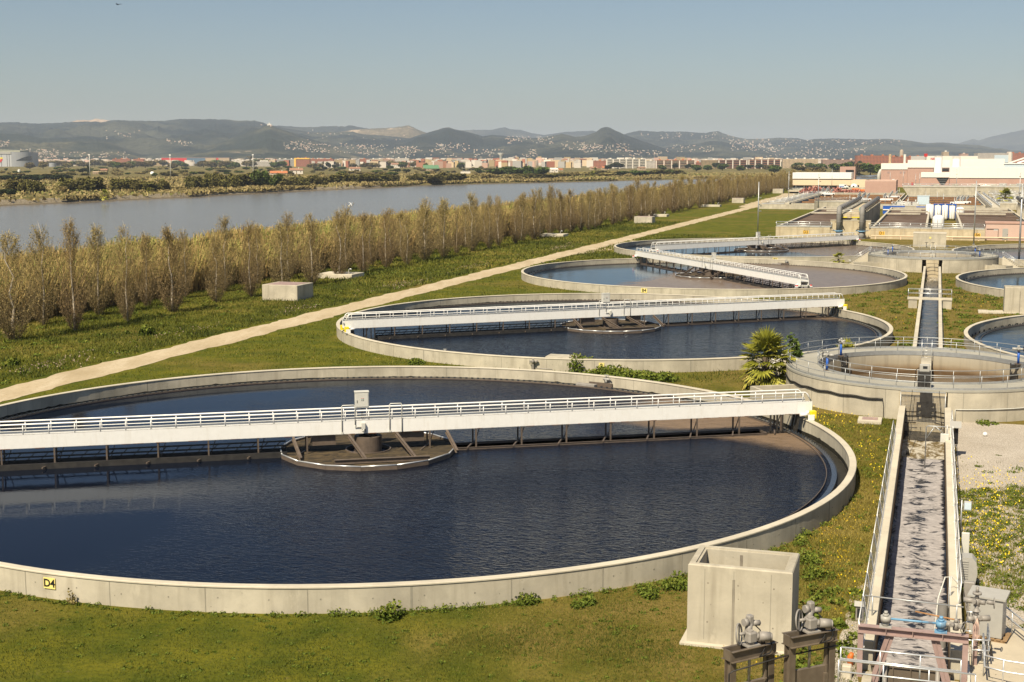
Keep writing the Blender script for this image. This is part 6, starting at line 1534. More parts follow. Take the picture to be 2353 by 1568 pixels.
for k,(px,py,r,h_,lb) in enumerate(((1345,852,1.8,1.7,'tallest green bush beside the concrete cable box'),(1390,862,2.2,1.0,'second bush of the hedge between the two nearest tanks'),(1450,870,2.4,.9,'third bush of the hedge between the two nearest tanks'),(1510,876,2.0,.9,'fourth bush of the hedge, nearest the palm'),(960,838,1.2,.6,'low bush at the left between the two nearest tanks'),(1100,840,1.0,.5,'small bush between the two nearest tanks, left of the cable box'))):
    g = G(px,py); b_, a_ = ab(g); bush('hedge_bush', lb, 'bush', g, r, h_, 1500, .14, 'weed', 'bushes between the two nearest tanks')
bush('shrub', 'dark green round shrub on the grass at the left edge below the track', 'shrub', G(25,842), .9, .9, 200, .2)
bush('shrub', 'dark leafy shrub on the grass between the poplars and the pink seed heads', 'shrub', G(345,770), 1.3, 1.2, 260, .25)
bush('blossom_bush', 'big red blossoming bush in front of the white-clad building', 'bush', W(gpx(1890,790),790), 11, 4.6, 1500, .9, 'redbush', None, 7)
bush('blossom_bush', 'lower red blossoming bush right of the big one', 'bush', W(gpx(1935,795),795), 14, 2.8, 1300, .9, 'redbush', None, 8)

# ---- fan palms
def fan_palm(name, label, loc, h_, R, nleaf, seed, group=None, seg=20):
    rr = random.Random(seed); o = thing(name, label, 'palm', loc, rr.uniform(0,6), group)
    m = MB(); m.tube([(0,0,-.1),(0,0,h_*.35),(.03,0,h_*.62)], [.26*R,.24*R,.15*R], 9); m.build('trunk', M['bark_dark'], o)
    vs_, ts = [], []; pet = MB()
    for k in range(nleaf):
        f = k/nleaf; el = math.radians(82-125*f+rr.uniform(-9,9)); az = k*2.39996+rr.uniform(-.25,.25)
        d = Vector((math.cos(az)*math.cos(el), math.sin(az)*math.cos(el), math.sin(el)))
        z0 = h_*(.60-.34*f); base = Vector((0,0,z0)); pl = R*rr.uniform(.75,1.1); hub = base+d*pl+Vector((0,0,-.12*pl*math.cos(el)))
        pet.tube([base, base+d*pl*.5+Vector((0,0,.03)), hub], [.03*R,.022*R,.015*R], 4)
        side = d.cross(Vector((0,0,1))); side = side.normalized() if side.length > .05 else Vector((1,0,0)); nrm = side.cross(d).normalized()
        dr = d*(.95)+Vector((0,0,-.35*math.cos(el))); dr.normalize(); L = R*rr.uniform(.75,1.0); tl = rr.uniform(.3,.8) if f < .72 else rr.uniform(.75,1.0)
        for q in range(seg):
            t0 = (q/(seg-1)-.5)*2*1.75; t1 = t0+3.5/(seg-1)*.80
            def ray_(t, l, up): return hub+(dr*math.cos(t)+side*math.sin(t))*l*L+nrm*up*L
            cup = .10*abs(t0); fold = .035*(1 if q % 2 else -1)
            tip = ray_((t0+t1)/2, 1.0-.10*abs(t0)/1.75+rr.uniform(-.05,.05), cup-.10+fold)+Vector((0,0,-.10*L*rr.random()))
            m0, m1 = ray_(t0-.03,.55,cup+fold), ray_(t1+.03,.55,cup-fold)
            vs_ += [hub, m0, tip, m1]; tt = min(1, max(0, tl+rr.uniform(-.15,.12))); ts += [tt*.6, tt, min(1,tt+.1), tt]
    pet.build('petiole', M['palm'], o); np_mesh('frond', vs_, 4, M['palm'], ts, o)
    return o
fan_palm('fan_palm', 'large bushy fan palm growing beside the nearer well', W(-13.2,113.0), 4.6, 1.5, 46, 3)
fan_palm('fan_palm', 'second fan palm half hidden behind the nearer well', W(-7.3,125.4), 2.1, 1.0, 30, 5)
bush('shrub', 'small dark tree top sticking up behind the fan palm', 'shrub', W(-11.3,116.5,2.0), .9, 2.9, 420, .2, 'green_tree')
fan_palm('fan_palm', 'fan palm on the raised channel at the far right', W(gpx(2312,600),600,2), 4.2, 2.2, 26, 9)
fan_palm('fan_palm', 'tiny palm plant at the foot of the farther well stairs on the left', W(-17.0,256.0), 1.6, .9, 16, 11)
for k,(px,py,s_,lb) in enumerate(((241,458,4.4,'fan palm on the far river bank left of the stones'),(342,446,3.0,'small palm on the far bank before the olive shrubs'),(1361,409,6.5,'palm on the far bank before the white apartment block'),(1368,397,7.5,'taller palm by the small houses across the river'),(1269,396,6,'palm beside the white farmhouse across the river'))):
    fan_palm('fan_palm', lb, G(px,py,.3), s_*1.0, s_*.36, 26, 30+k, None, 9)

# ---- far bank: shrubs and trees
def crown(kind, seed):
    global RNG
    RNG = np.random.default_rng(seed); rr = random.Random(seed); c = []; 
    if kind == 'cypress':
        n = 900; z = RNG.random(n); r = .5*np.sin(np.pi*np.clip(z*.93+.07,0,1))**.7*.36; az = RNG.random(n)*2*PI
        c = np.stack([np.cos(az)*r, np.sin(az)*r, .04+z*.96],1)
    else:
        lump = {'tamarisk':(9,.5,.0),'green':(9,.42,.12),'brown':(10,.40,.20),'dark':(8,.40,.30),'pale':(8,.5,0.0)}[kind]
        for k in range(lump[0]):
            az = rr.uniform(0,6.28); q = rr.random()**.6; cz = lump[2]+(1-lump[2])*rr.uniform(.18,.72); rad = rr.uniform(.16,.30)
            n = 210; p = rvec(n)*(RNG.random((n,1))**.4)*rad
            c.append(p*np.array([1,1,1.0])+np.array([math.cos(az)*q*lump[1]*.62, math.sin(az)*q*lump[1]*.62, min(cz,1-rad*.9)]))
        c = np.concatenate(c); c = c[c[:,2] > .01]
    size = .075 if kind != 'cypress' else .06
    v_ = quads(c, size*(.5+RNG.random(len(c))), .5 if kind in ('tamarisk','pale') else 0, 1.4)
    t_ = np.repeat(np.clip(.15+.6*RNG.random(len(c))+.25*(c[:,2]-.4), 0, 1), 4); return v_, t_
KM = {'tamarisk':'tamarisk','green':'green_tree','brown':'brown_tree','dark':'dark_tree','pale':'pale_shrub','cypress':'dark_tree'}
PROTO = {}
def veg_proto(kind, i):
    nm = 'shrub' if kind in ('tamarisk','pale') else 'cypress' if kind == 'cypress' else 'pine' if kind == 'dark' else 'tree'
    o = thing(nm, 'x', nm, (0,0,-500)); v_, t_ = crown(kind, 900+i*7+hash(kind)%50 if False else 900+i*7+len(kind)*13); np_mesh('crown', v_, 4, M[KM[kind]], t_, o)
    m = MB(); m.tube([(0,0,-.02),(.01,0,.25),(0,.01,.5)], [.03,.022,.012], 6)
    for k in range(4): m.tube([(0,0,.18+k*.06),(.2*math.cos(k*1.7),.2*math.sin(k*1.7),.45+.06*k)], [.014,.006], 4)
    m.build('trunk', M['bark_dark'], o); PROTO[(kind,i)] = [o, 0]
for kd in KM:
    for i in range(3 if kd != 'cypress' else 1): veg_proto(kd, i)
VL = {'tamarisk':('olive brown shrub on the far river bank','shrubs on the far river bank'),'pale':('straw coloured shrub on the far river bank','straw shrubs on the far river bank'),'green':('green leafy tree on the plain beyond the river','green trees on the plain'),
      'brown':('bare olive brown tree on the plain beyond the river','bare trees on the plain'),'dark':('dark rounded pine on the plain beyond the river','dark pines on the plain'),'cypress':('dark slender cypress on the plain beyond the river','cypresses on the plain')}
vr = random.Random(77)
def veg(kind, loc, w_, h_, label=None):
    i = vr.randrange(3 if kind != 'cypress' else 1); p = PROTO[(kind,i)]
    o = p[0] if p[1] == 0 else copy_tree(p[0]); p[1] += 1
    place(o, loc, vr.uniform(0,6.28), (w_, w_*vr.uniform(.85,1.1), h_)); o['label'] = label or VL[kind][0]; o['group'] = VL[kind][1]
    o['category'] = {'tamarisk':'shrub','pale':'shrub','cypress':'tree'}.get(kind,'tree')
    return o
def vpx(kind, px, base, wpx, hpx, label=None):
    g = G(px, base, .3); k = g.y/F; veg(kind, g, wpx*k*1.25, hpx*k*1.12, label)
for (x0,x1,base,top,kd) in ((22,100,446,412,'tamarisk'),(140,238,442,408,'tamarisk'),(262,378,441,411,'tamarisk'),(428,548,434,402,'tamarisk'),(548,596,431,400,'tamarisk'),(650,692,428,408,'tamarisk'),(692,746,428,403,'tamarisk'),(756,910,423,401,'tamarisk'),(936,1062,419,400,'tamarisk'),
                         (580,640,432,397,'green'),(128,150,447,424,'pale'),(-5,30,452,436,'dark'),(0,160,417,404,'dark'),(100,150,409,398,'tamarisk'),(1070,1200,413,401,'pale'),(1200,1300,410,399,'tamarisk'),(1300,1420,407,396,'pale'),(1130,1260,404,386,'green'),(1420,1540,405,393,'green'),(1340,1400,405,394,'tamarisk'),(1480,1560,404,392,'tamarisk')):
    n = max(2, int((x1-x0)/(17 if base > 425 else 22)))
    for k in range(n): 
        px = x0+(x1-x0)*(k+.5)/n+vr.uniform(-4,4); wd = (x1-x0)/n*vr.uniform(1.35,1.9)
        vpx(kd, px, base+vr.uniform(-1.5,1.5)-(px-x0)*.012, wd, (base-top)*vr.uniform(.8,1.1))
for px, base, w_, h_, kd in ((168,379,26,14,'dark'),(182,379,16,13,'dark'),(154,378,14,9,'dark'),(140,380,4,14,'cypress'),(147,380,4,11,'cypress'),(206,400,9,19,'cypress'),(202,400,8,17,'cypress'),(190,399,20,11,'dark'),(240,378,12,10,'dark'),(111,377,10,8,'dark'),(122,377,9,8,'dark'),
    (480,379,14,7,'dark'),(500,379,14,8,'dark'),(520,379,18,8,'dark'),(536,379,14,7,'dark'),(455,379,12,7,'dark'),(515,398,36,7,'dark'),(755,389,12,14,'dark'),(768,390,12,10,'dark'),(745,393,16,9,'dark'),(789,386,6,10,'cypress'),(808,395,16,9,'dark'),(665,395,14,7,'dark'),
    (910,398,24,9,'dark'),(935,398,18,8,'dark'),(978,390,14,14,'green'),(1142,392,7,10,'cypress'),(1005,391,9,6,'dark'),(1066,398,8,16,'cypress'),(1100,400,18,12,'green'),(1060,388,22,14,'green'),(1420,389,32,14,'dark'),(1395,392,20,11,'dark'),(1550,390,16,13,'dark'),(1580,390,14,11,'dark'),(1645,389,18,13,'dark'),(1673,386,6,12,'cypress'),(1720,390,22,10,'dark'),(1745,389,22,10,'dark'),(1772,388,18,9,'dark'),(1520,392,22,12,'green'),(1600,394,26,14,'green'),(1625,392,20,12,'green'),(1660,392,26,14,'green'),(1700,393,22,12,'green'),
    (1800,386,26,12,'green'),(1830,388,26,13,'green'),(1860,389,30,14,'green'),(1885,392,30,16,'green'),(1915,396,32,20,'green'),(1945,398,34,22,'green'),(1975,400,36,24,'brown'),(2000,402,38,24,'green'),(1958,388,24,15,'dark'),(1990,386,26,20,'dark'),(1978,390,20,18,'dark'),(2016,400,26,22,'green'),(2058,384,16,24,'dark'),(2020,386,20,12,'green'),(1770,392,30,12,'brown'),(1840,396,40,14,'brown'),(1880,400,40,14,'brown'),(1780,398,30,16,'green'),(1930,404,40,14,'brown'),
    (2165,377,10,13,'green'),(2193,377,14,14,'green'),(2230,377,16,10,'dark')): vpx(kd, px, base, w_, h_)
for k in range(84):                                    # loose band of bare plane trees and bushes on the plain
    px = 60+k*12.4+vr.uniform(-6,6); base = 384+vr.uniform(-3.5,4.5)-(px-215)*.002; vpx(vr.choice(['brown','brown','brown','green','brown']), px, base, vr.uniform(22,34), vr.uniform(10,15))
for k in range(150):
    px = vr.uniform(0,1250); base = vr.uniform(388,405.5)+max(0,(300-px)*.018); vpx(vr.choice(['pale','tamarisk','green','pale']), px, base, vr.uniform(9,26), vr.uniform(4,8))
# low reeds and tussocks of the far bank, uncountable
RNG = np.random.default_rng(61); n = 90000
a = 470+1500*RNG.random(n)**1.3; off = 1+520*RNG.random(n)**1.9; b = np.array([fbank(x) for x in a])-off
cl = vnoise(a, b, .018, 5.5); k = (cl > -.05) | (RNG.random(n) < .08); a, b, cl = a[k], b[k], cl[k]; n = len(a)
x = V[0]*b+U[0]*a; y = V[1]*b+U[1]*a; c = np.stack([x, y, .15+RNG.random(n)*(.5+1.8*np.maximum(cl,0))],1)
v_ = quads(c, (.9+.9*RNG.random(n)), .9, 1.5); t_ = np.repeat(np.clip(.35+.5*RNG.random(n)+.5*vnoise(a,b,.01,8.8),0,1), 4)
M['tussock'] = leafmat('tussock_reeds', [(0,(.10,.085,.028)),(.4,(.21,.165,.065)),(.75,(.34,.265,.115)),(1,(.14,.155,.035))], objvar=0)
tag(np_mesh('tussocks', v_, 4, M['tussock'], t_), kind='stuff')
# ================================================================ beyond the river: farmhouses, town, hillside villages
def facade(name, wall, win=(.05,.05,.055), fx=3.2, fz=3.0, wx=.30, wz=.30, roofc=(.36,.17,.10)):
    t = NT(name, .85, .2); tc = t.co(); s_ = t.sep(tc); geo = t.n('ShaderNodeNewGeometry'); nrm = t.sep(geo.outputs['Normal'])
    hx = t.math('ADD', s_['X'], s_['Y'])
    fx_ = t.math('LESS_THAN', t.math('ABSOLUTE', t.math('SUBTRACT', t.math('FRACT', t.math('MULTIPLY', hx, 1/fx)), .5)), wx)
    fz_ = t.math('LESS_THAN', t.math('ABSOLUTE', t.math('SUBTRACT', t.math('FRACT', t.math('MULTIPLY', s_['Z'], 1/fz)), .5)), wz)
    w_ = t.math('MULTIPLY', t.math('MULTIPLY', fx_, fz_), t.math('LESS_THAN', t.math('ABSOLUTE', nrm['Z']), .5))
    hsv = t.n('ShaderNodeHueSaturation'); hsv.inputs['Color'].default_value = (*wall,1); r_ = t.rnd(); t.l(t.math('ADD', .72, t.math('MULTIPLY', r_, .5)), hsv.inputs['Value'])
    c = t.mix(w_, hsv.outputs['Color'], win); c = t.mix(t.math('GREATER_THAN', nrm['Z'], .5), c, roofc); t.base(c); return t.m
FM = {'white':facade('white_facade',(.66,.60,.52)),'cream':facade('cream_facade',(.60,.46,.30)),'brick':facade('brick_facade',(.40,.15,.085)),'brown':facade('brown_brick_facade',(.30,.14,.085)),'pinkish':facade('pinkish_facade',(.52,.34,.26)),'grey':facade('grey_facade',(.40,.38,.35)),'tan':facade('tan_facade',(.46,.34,.18))}
M['tile'] = flat('terracotta_tiles', (.45,.17,.075), .85, .2, var=.2, scale=1.5)
M['tile_brown'] = flat('old_roof_tiles', (.30,.17,.11), .85, .2, var=.2)
M['plaster'] = flat('white_plaster', (.70,.65,.56), .85, .2, var=.06)
M['stone'] = flat('tan_stone_wall', (.42,.32,.21), .9, .2, var=.15)
M['tin_green'] = flat('green_sheet_roof', (.11,.22,.12), .6, .3, var=.1)
M['hangar'] = flat('hangar_grey', (.30,.31,.325), .5, .4, var=.05); M['hangar_light'] = flat('hangar_panel', (.42,.43,.44), .5, .4, var=.05); M['olive_roof'] = flat('olive_roof', (.22,.22,.16), .7)
def at(px, py, Y): return P3(px, py, Y)
def bslab(name, label, cat, px0, px1, top, Y, dep=16, fac='white', parts=True, group=None, base=-.5, rz=0.0):
    p0 = at(px0, top, Y); p1 = at(px1, top, Y); w_ = p1.x-p0.x; h_ = p0.z
    o = thing(name, label, cat, ((p0.x+p1.x)/2, Y, 0), rz, group)
    m = MB(); m.box(-w_/2,w_/2,0,dep,base,h_); m.build('wall', FM[fac], o)
    if parts:
        m = MB(); m.box(-w_/2-.3,w_/2+.3,-.3,dep+.3,h_,h_+.5); m.build('roof', M['tile_brown' if fac in ('brown','tan') else 'tile' if fac in ('brick','pinkish') else 'cab_pale'], o)
        cr = random.Random(int(px0)); 
        for k in range(max(1,int(w_/18))):
            x = -w_/2+(k+.5)*w_/max(1,int(w_/18)); hh = cr.uniform(2,3.4); m = MB(); m.box(x-cr.uniform(1.5,3),x+2,3,8,h_+.5,h_+.5+hh); m.build('stairhead', M['plaster' if fac != 'brick' else 'tile'], o)
    return o, w_, h_
def balconied(label, px0, px1, top, Y, fac, floors, bays, balc, stripe, dep=18, group='long apartment blocks at the edge of town'):
    o, w_, h_ = bslab('apartment_block', label, 'apartments', px0, px1, top, Y, dep, fac, True, group)
    for k in range(bays+1):
        x = -w_/2+w_*k/bays; m = MB(); m.box(x-1.1,x+1.1,-.5,-.02,0,h_-.4); m.build('stair_strip', M[stripe], o)
    for k in range(bays):
        x0 = -w_/2+w_*k/bays+2.2; x1 = x0+w_/bays-4.4
        for f in range(floors):
            z = h_*(f+.35)/floors; m = MB(); m.box(x0,x1,-1.3,-.02,z,z+1.0); m.build('balcony', M[balc], o)
            m = MB(); m.box(x0,x1,-.08,-.02,z+1.0,z+h_/floors*.72); m.build('window', M['glass'], o)
    return o
M['ware_glass'] = flat('blue_grey_glazing', (.10,.16,.23), .3, .4)
M['balc_brown'] = flat('brown_balcony', (.36,.17,.10), .8)
balconied('long white apartment block with stacked balconies at the edge of town', 1394, 1484, 366.4, 3200, 'white', 6, 6, 'plaster', 'plaster')
balconied('orange brick apartment block with cream strips, right of the white one', 1508, 1597, 369, 3200, 'brick', 5, 5, 'stone', 'plaster')
balconied('brown brick apartment block partly behind dark trees', 1652, 1716, 368.4, 3150, 'brown', 5, 4, 'balc_brown', 'plaster')
balconied('rightmost long brown apartment block with five floors', 1721, 1794, 367.2, 3100, 'brown', 5, 5, 'balc_brown', 'plaster')
bslab('apartment_block','narrow cream block with balconies left of the brown apartment block','apartments',1613,1651,369,3180,16,'tan')
bslab('apartment_block','brick and glass block left of the white apartment block','apartments',1364,1394,370.2,3250,16,'brick')
bslab('apartment_block','low white and brick house row between the white and the orange blocks','apartments',1484,1507,370,3250,16,'white')
bslab('apartment_block','small red brick block right of the orange one','apartments',1597,1612,374,3230,14,'brick')
bslab('apartment_block','long brick row behind green trees near the chimneys','apartments',1969,2042,358.5,3000,18,'brick')
bslab('apartment_block','brick row behind the white chimney pair','apartments',2046,2120,361,3100,18,'brick')
bslab('apartment_block','cream and red row left of the green trees','apartments',1800,1880,366,3300,16,'cream')
bslab('apartment_block','pinkish low row behind the office building','apartments',1890,1966,368,3350,16,'pinkish')
bslab('long_shed','white and blue glazed building left of the yellow gate-shaped one','building',636,676,366.5,4200,20,'grey')
o,w_,h_ = bslab('gate_building','yellow building with a brick centre and dark glazed bays','building',676,711,364,4100,18,'brick')
m = MB(); m.box(-w_/2-.5,w_/2+.5,-1.2,-.1,h_-3,h_+.6); m.box(-w_/2-.5,-w_/2+5,-1.2,-.1,0,h_-3); m.build('portal', M['sign_orange'], o)
bslab('apartment_block','reddish block behind the bare trees','apartments',712,766,366,4200,18,'brick')
bslab('apartment_block','tan block with a grey end wall','apartments',768,817,367.8,3900,16,'tan'); bslab('apartment_block','blank grey end block beside the tan one','apartments',817,826,367.6,3890,16,'grey',False)
for x0,x1,tp,fc,lb in ((826,848,366,'brick','small red block right of the tan one'),(850,880,366.5,'cream','cream block with dark openings'),(882,906,367,'pinkish','pinkish block above the bare trees'),(908,940,364,'white','white block with a flat roof above the bare trees')): bslab('apartment_block',lb,'apartments',x0,x1,tp,4300,16,fc)
for x0,x1,lb in ((258,299,'left orange brick terrace at the edge of the plain'),(306,330,'right orange brick terrace at the edge of the plain')): bslab('terrace',lb,'terrace',x0,x1,366,4600,14,'brick')
bslab('long_shed','low yellow shed right of the orange terraces','shed',331,372,370,4600,20,'tan')
o,w_,h_ = bslab('warehouse','very long red warehouse with a blue glass middle','warehouse',371,527,363.2,5000,40,'tan',False)
k = w_/156
for x0,x1,mt,nm in ((371,429,'red','red_cladding'),(429,472,'ware_glass','glass_wall'),(472,496,'stone','tan_cladding'),(497,502,'red','red_strip'),(502,527,'stone','tan_cladding')):
    m = MB(); m.box(-w_/2+(x0-371)*k,-w_/2+(x1-371)*k-.2,-.8,-.05,4,h_-.6); m.build(nm, M[mt], o)
m = MB(); m.box(-w_/2-1,w_/2+1,-1.2,40,h_-.5,h_+.8); m.build('roof', M['mauve'], o)
bslab('long_shed','long white terrace right of the long red warehouse','terrace',534,581,369.5,4500,16,'white'); bslab('greenhouse','white saw-roofed greenhouse below the water tower','greenhouse',574,622,372,4200,30,'white')
def roofed(name, label, px0, px1, base, wallpx, roofpx, mat, roof, dep=9, door=True, rz=.25):
    g = G((px0+px1)/2, base, 0); k = g.y/F; w_ = (px1-px0)*k; h_ = wallpx*k; r_ = roofpx*k
    o = thing(name, label, 'house', g, rz)
    m = MB(); m.box(-w_/2,w_/2,0,dep,-.3,h_); m.add([(-w_/2,0,h_),(-w_/2,dep,h_),(-w_/2,dep/2,h_+r_),(w_/2,0,h_),(w_/2,dep,h_),(w_/2,dep/2,h_+r_)],[(0,1,2),(3,5,4)]); m.build('wall', M[mat], o)
    m = MB(); e = .5
    for y0, y1 in ((-e,dep/2),(dep+e,dep/2)):
        z0 = h_-e*r_/(dep/2); m.add([(-w_/2-e,y0,z0+.12),(w_/2+e,y0,z0+.12),(w_/2+e,y1,h_+r_+.12),(-w_/2-e,y1,h_+r_+.12),(-w_/2-e,y0,z0+.4),(w_/2+e,y0,z0+.4),(w_/2+e,y1,h_+r_+.4),(-w_/2-e,y1,h_+r_+.4)],[(3,2,1,0),(4,5,6,7),(0,1,5,4),(1,2,6,5),(3,0,4,7)])
    rf = m.build('roof', M[roof], o); m = MB(); m.box(w_*.2-.5,w_*.2+.5,dep*.4-.5,dep*.4+.5,h_+r_*.5,h_+r_+1.4); m.build('chimney', M[mat], rf)
    for q in range(max(1,int(w_/5))):
        x = -w_/2+(q+.5)*w_/max(1,int(w_/5)); m = MB(); m.box(x-.5,x+.5,-.06,0,h_*.45,h_*.8); m.build('window', M['glass'], o)
    if door: m = MB(); m.box(-.6,.6,-.07,0,0,2.1); m.build('door', M['wood'], o)
    return o
roofed('farmhouse','ruined tan farmhouse beside the tall cypresses',232,246,400,8,3,'stone','tile_brown',9)
roofed('farm_shed','low lean-to left of the ruined farmhouse',214,231,401,4,2,'stone','stone',7)
roofed('farm_barn','long low barn with an orange tiled roof',622,660,402,3.5,4.5,'plaster','tile',10)
roofed('farmhouse','white farmhouse with brown roof next to the long barn',667,696,400.5,8.5,4.5,'plaster','tile_brown',12)
roofed('farmhouse','bright white house with a brown roof beside a dark tree',804,828,396,7.5,3.6,'plaster','tile_brown',12)
roofed('farmhouse','white house half hidden by bare trees',900,919,386.5,7.5,3.5,'plaster','tile_brown',14)
roofed('barn','big barn with a bright green roof',974,1009,392.5,4.5,7.5,'stone','tin_green',16)
roofed('farmhouse','white gabled house with red annexe by a palm',1266,1283,397,6.5,3.5,'plaster','plaster',12); roofed('annexe','low annexe with red roof right of the white gabled house',1283,1294,393.5,3,2,'stone','tile',10)
roofed('farmhouse','small tan house with red roof before the white apartment block',1358,1373,391,4,3,'stone','tile_brown',12); roofed('farmhouse','second small tan house with red roof before the white apartment block',1384,1400,391,4.5,3,'stone','tile',12)
roofed('farmhouse','tan house with flat roof right of the umbrella pine',1468,1484,392,5.5,2,'stone','tile_brown',12)
g = G(1070,401,0); k = g.y/F; o = thing('watch_hut','white walled hut with a dark roofed upper deck','hut',g,.1); w_ = 22*k
m = MB(); m.box(-w_/2,w_/2,0,8,0,6.0*k); m.build('wall', M['plaster'], o); m = MB(); m.box(-w_*.34,w_*.5,-.4,8.4,13*k,13.6*k); m.build('roof', M['cab_grey'], o)
for x in (-w_*.3,-w_*.05,w_*.2,w_*.45): m = MB(); m.box(x-.2,x+.2,.2,.6,6*k,13*k); m.build('post', M['dark_steel'], o)
m = MB(); m.box(-w_*.32,w_*.46,2,7.5,6*k,8.6*k); m.build('upper_wall', M['cab_grey'], o)
g = G(44,399,0); k = g.y/F; o = thing('grain_silo','small white silo with a conical cap on the plain','silo',g); m = MB(); m.lathe([(3.2*k,0),(3.2*k,7.2*k)],14,smooth=True); m.build('shell', M['white'], o); m = MB(); m.lathe([(3.4*k,7.2*k),(.1,9.8*k)],14); m.build('cap', M['cab_pale'], o)
g = G(350,400.8,0); k = g.y/F; o = thing('straw_stack','white sheeted heap on the green field','heap',g); m = MB(); m.lathe([(4.8*k,0),(4.8*k,2.5*k),(3.8*k,4.8*k),(2*k,6*k),(.01,6.2*k)],12,smooth=True); m.build('sheet', M['white'], o)
g = G(121,384,0); k = g.y/F; o = thing('water_tank','blue-grey cylindrical tank near the hangar','tank',g); m = MB(); m.lathe([(7.8*k,0),(7.8*k,9*k),(7.2*k,9*k)],20); m.build('shell', M['hangar'], o); m = MB(); m.disc(7.2*k,8.9*k,20); m.build('roof', M['cab_grey'], o)
# the aircraft hangar at the left edge
Y = 4100; p0, p1 = at(-120,341,Y), at(63.5,350,Y); sc_ = Y/F; o = thing('hangar','huge grey hangar with a curved glazed corner at the left edge','hangar',(p1.x,Y,0))
m = MB(); m.box(-180*sc_,-38*sc_,0,90,-1,p1.z-2); m.build('front_wall', M['hangar_light'], o)
m = MB(); n = 12; pts = [(-38*sc_+38*sc_*math.sin(k*PI/2/n), 42*(1-math.cos(k*PI/2/n))) for k in range(n+1)]
m.prism(pts+[(0,90),(-38*sc_,90)], -1, p1.z); m.build('curved_corner', M['hangar'], o)
m = MB(); m.box(-180*sc_,-38.2*sc_,-1.5,88,p1.z-6,p1.z+.5); m.build('fascia', M['cab_grey'], o)
m = MB(); m.hexa([(-180*sc_,8,p1.z+.4),(-20*sc_,8,p1.z+.4),(-20*sc_,88,p1.z+.4),(-180*sc_,88,p1.z+.4),(-180*sc_,8,p1.z+9.5),(-20*sc_,10,p1.z+4.2),(-20*sc_,88,p1.z+6),(-180*sc_,88,p1.z+12)]); m.build('roof', M['olive_roof'], o)
m = MB(); q = [(-32*sc_+32*sc_*f, 42*(1-math.cos(math.asin(min(1,(6+32*f)/38.0))))) for f in [k/10 for k in range(11)]]
q = [(-38*sc_+38*sc_*math.sin(k*PI/2/16), 42*(1-math.cos(k*PI/2/16))-.5) for k in range(3,16)]
z0 = 15.5*sc_*.72
for (x0,y0),(x1,y1),k in zip(q[:-1],q[1:],range(12)):
    t0, t1 = 4+9.5*sc_*math.sin(min(1,k/9)*PI/2), 4+9.5*sc_*math.sin(min(1,(k+1)/9)*PI/2); m.add([(x0,y0,z0+3),(x1,y1,z0+3),(x1,y1,z0+t1),(x0,y0,z0+t0)],[(0,1,2,3)])
gw = m.build('arched_window', M['glass'], o)
for x in (-61,-48,-43): m = MB(); m.box(x*sc_,x*sc_+1.2,-.3,-.02,0,p1.z-6); m.build('door_edge', M['black'], o)
m = MB(); cx, cz = -61*sc_, 17*sc_
def blob(pts, mat, nm):
    m = MB(); m.add([(cx+x*sc_,-.6,cz+z*sc_) for x,z in pts]+[(cx+x*sc_,-.35,cz+z*sc_) for x,z in pts], [tuple(range(len(pts))), tuple(range(2*len(pts)-1,len(pts)-1,-1))]); m.build(nm, M[mat], o)
blob([(-12,-9),(-4,-8.2),(0,-6),(2.5,-3),(3.2,0),(1.2,.6),(-3,-1.5),(-8,-2),(-12,-2)], 'red', 'emblem'); blob([(-12,1),(-6,.8),(-1,1.2),(3.3,.8),(3.8,4),(-2,3.6),(-8,4.2),(-12,4)], 'yellow', 'emblem')
# water towers, posts, signs, towers
def wtower(label, px, top, rim, base, wpx, Y, mat, stem):
    p = at(px, top, Y); k = Y/F; zt = p.z; o = thing('water_tower', label, 'water tower', (p.x,Y,0)); r = wpx*k/2; zr = at(px,rim,Y).z
    m = MB(); m.lathe([(stem*k,0),(stem*k,zr),(r,zt-1),(r*.97,zt)],20,smooth=True); m.build('bowl', M[mat], o); m = MB(); m.disc(r*.97,zt,20); m.build('roof', M['cab_pale'], o)
M['tower_dark'] = flat('dark_weathered_concrete', (.11,.10,.075), .85)
wtower('dark funnel-shaped water tower beside the long red warehouse', 574.5, 359, 367.3, 374, 17.5, 4300, 'tower_dark', 1.6)
wtower('pale bowl-shaped water tower above the town roofs', 1151, 352, 358.5, 362, 16, 5000, 'cab_pale', 3.0)
for px, tp, Y, lb in ((205,357,1500,'tall slim floodlight post left of the ruined farmhouse'),(390.5,357.5,1450,'tall slim floodlight post before the long red warehouse'),(581,357,1500,'tall slim floodlight post beside the dark water tower')):
    p = at(px,tp,Y); o = thing('floodlight_post', lb, 'lamp post', (p.x,Y,0)); m = MB(); m.tube([(0,0,0),(0,0,p.z)],[.45,.3],6); m.build('pole', M['cab_pale'], o); m = MB(); m.box(-.9,.9,-.6,.6,p.z-.3,p.z+.9); m.build('lamp_head', M['white'], o)
o,w_,h_ = bslab('factory','plain white factory box with small red lettering','factory',2130,2247,359.0,1500,60,'white',False); o.children[0].data.materials[0] = M['white_soft']
text_mesh('NISSAN', 3.2, M['red'], o, (-w_/2+9.5,-.3,h_-3.2), (PI/2,0,0), .05)
p = at(2127.5,353.5,1480); o = thing('sign_pylon','red sign pylon left of the white factory','sign',(p.x,1480,0)); m = MB(); m.box(-.7,.7,-.4,.4,0,p.z-3.4); m.build('post', M['cab_grey'], o); m = MB(); m.box(-1.7,1.7,-.6,.6,p.z-3.4,p.z); m.build('sign_board', M['red'], o)
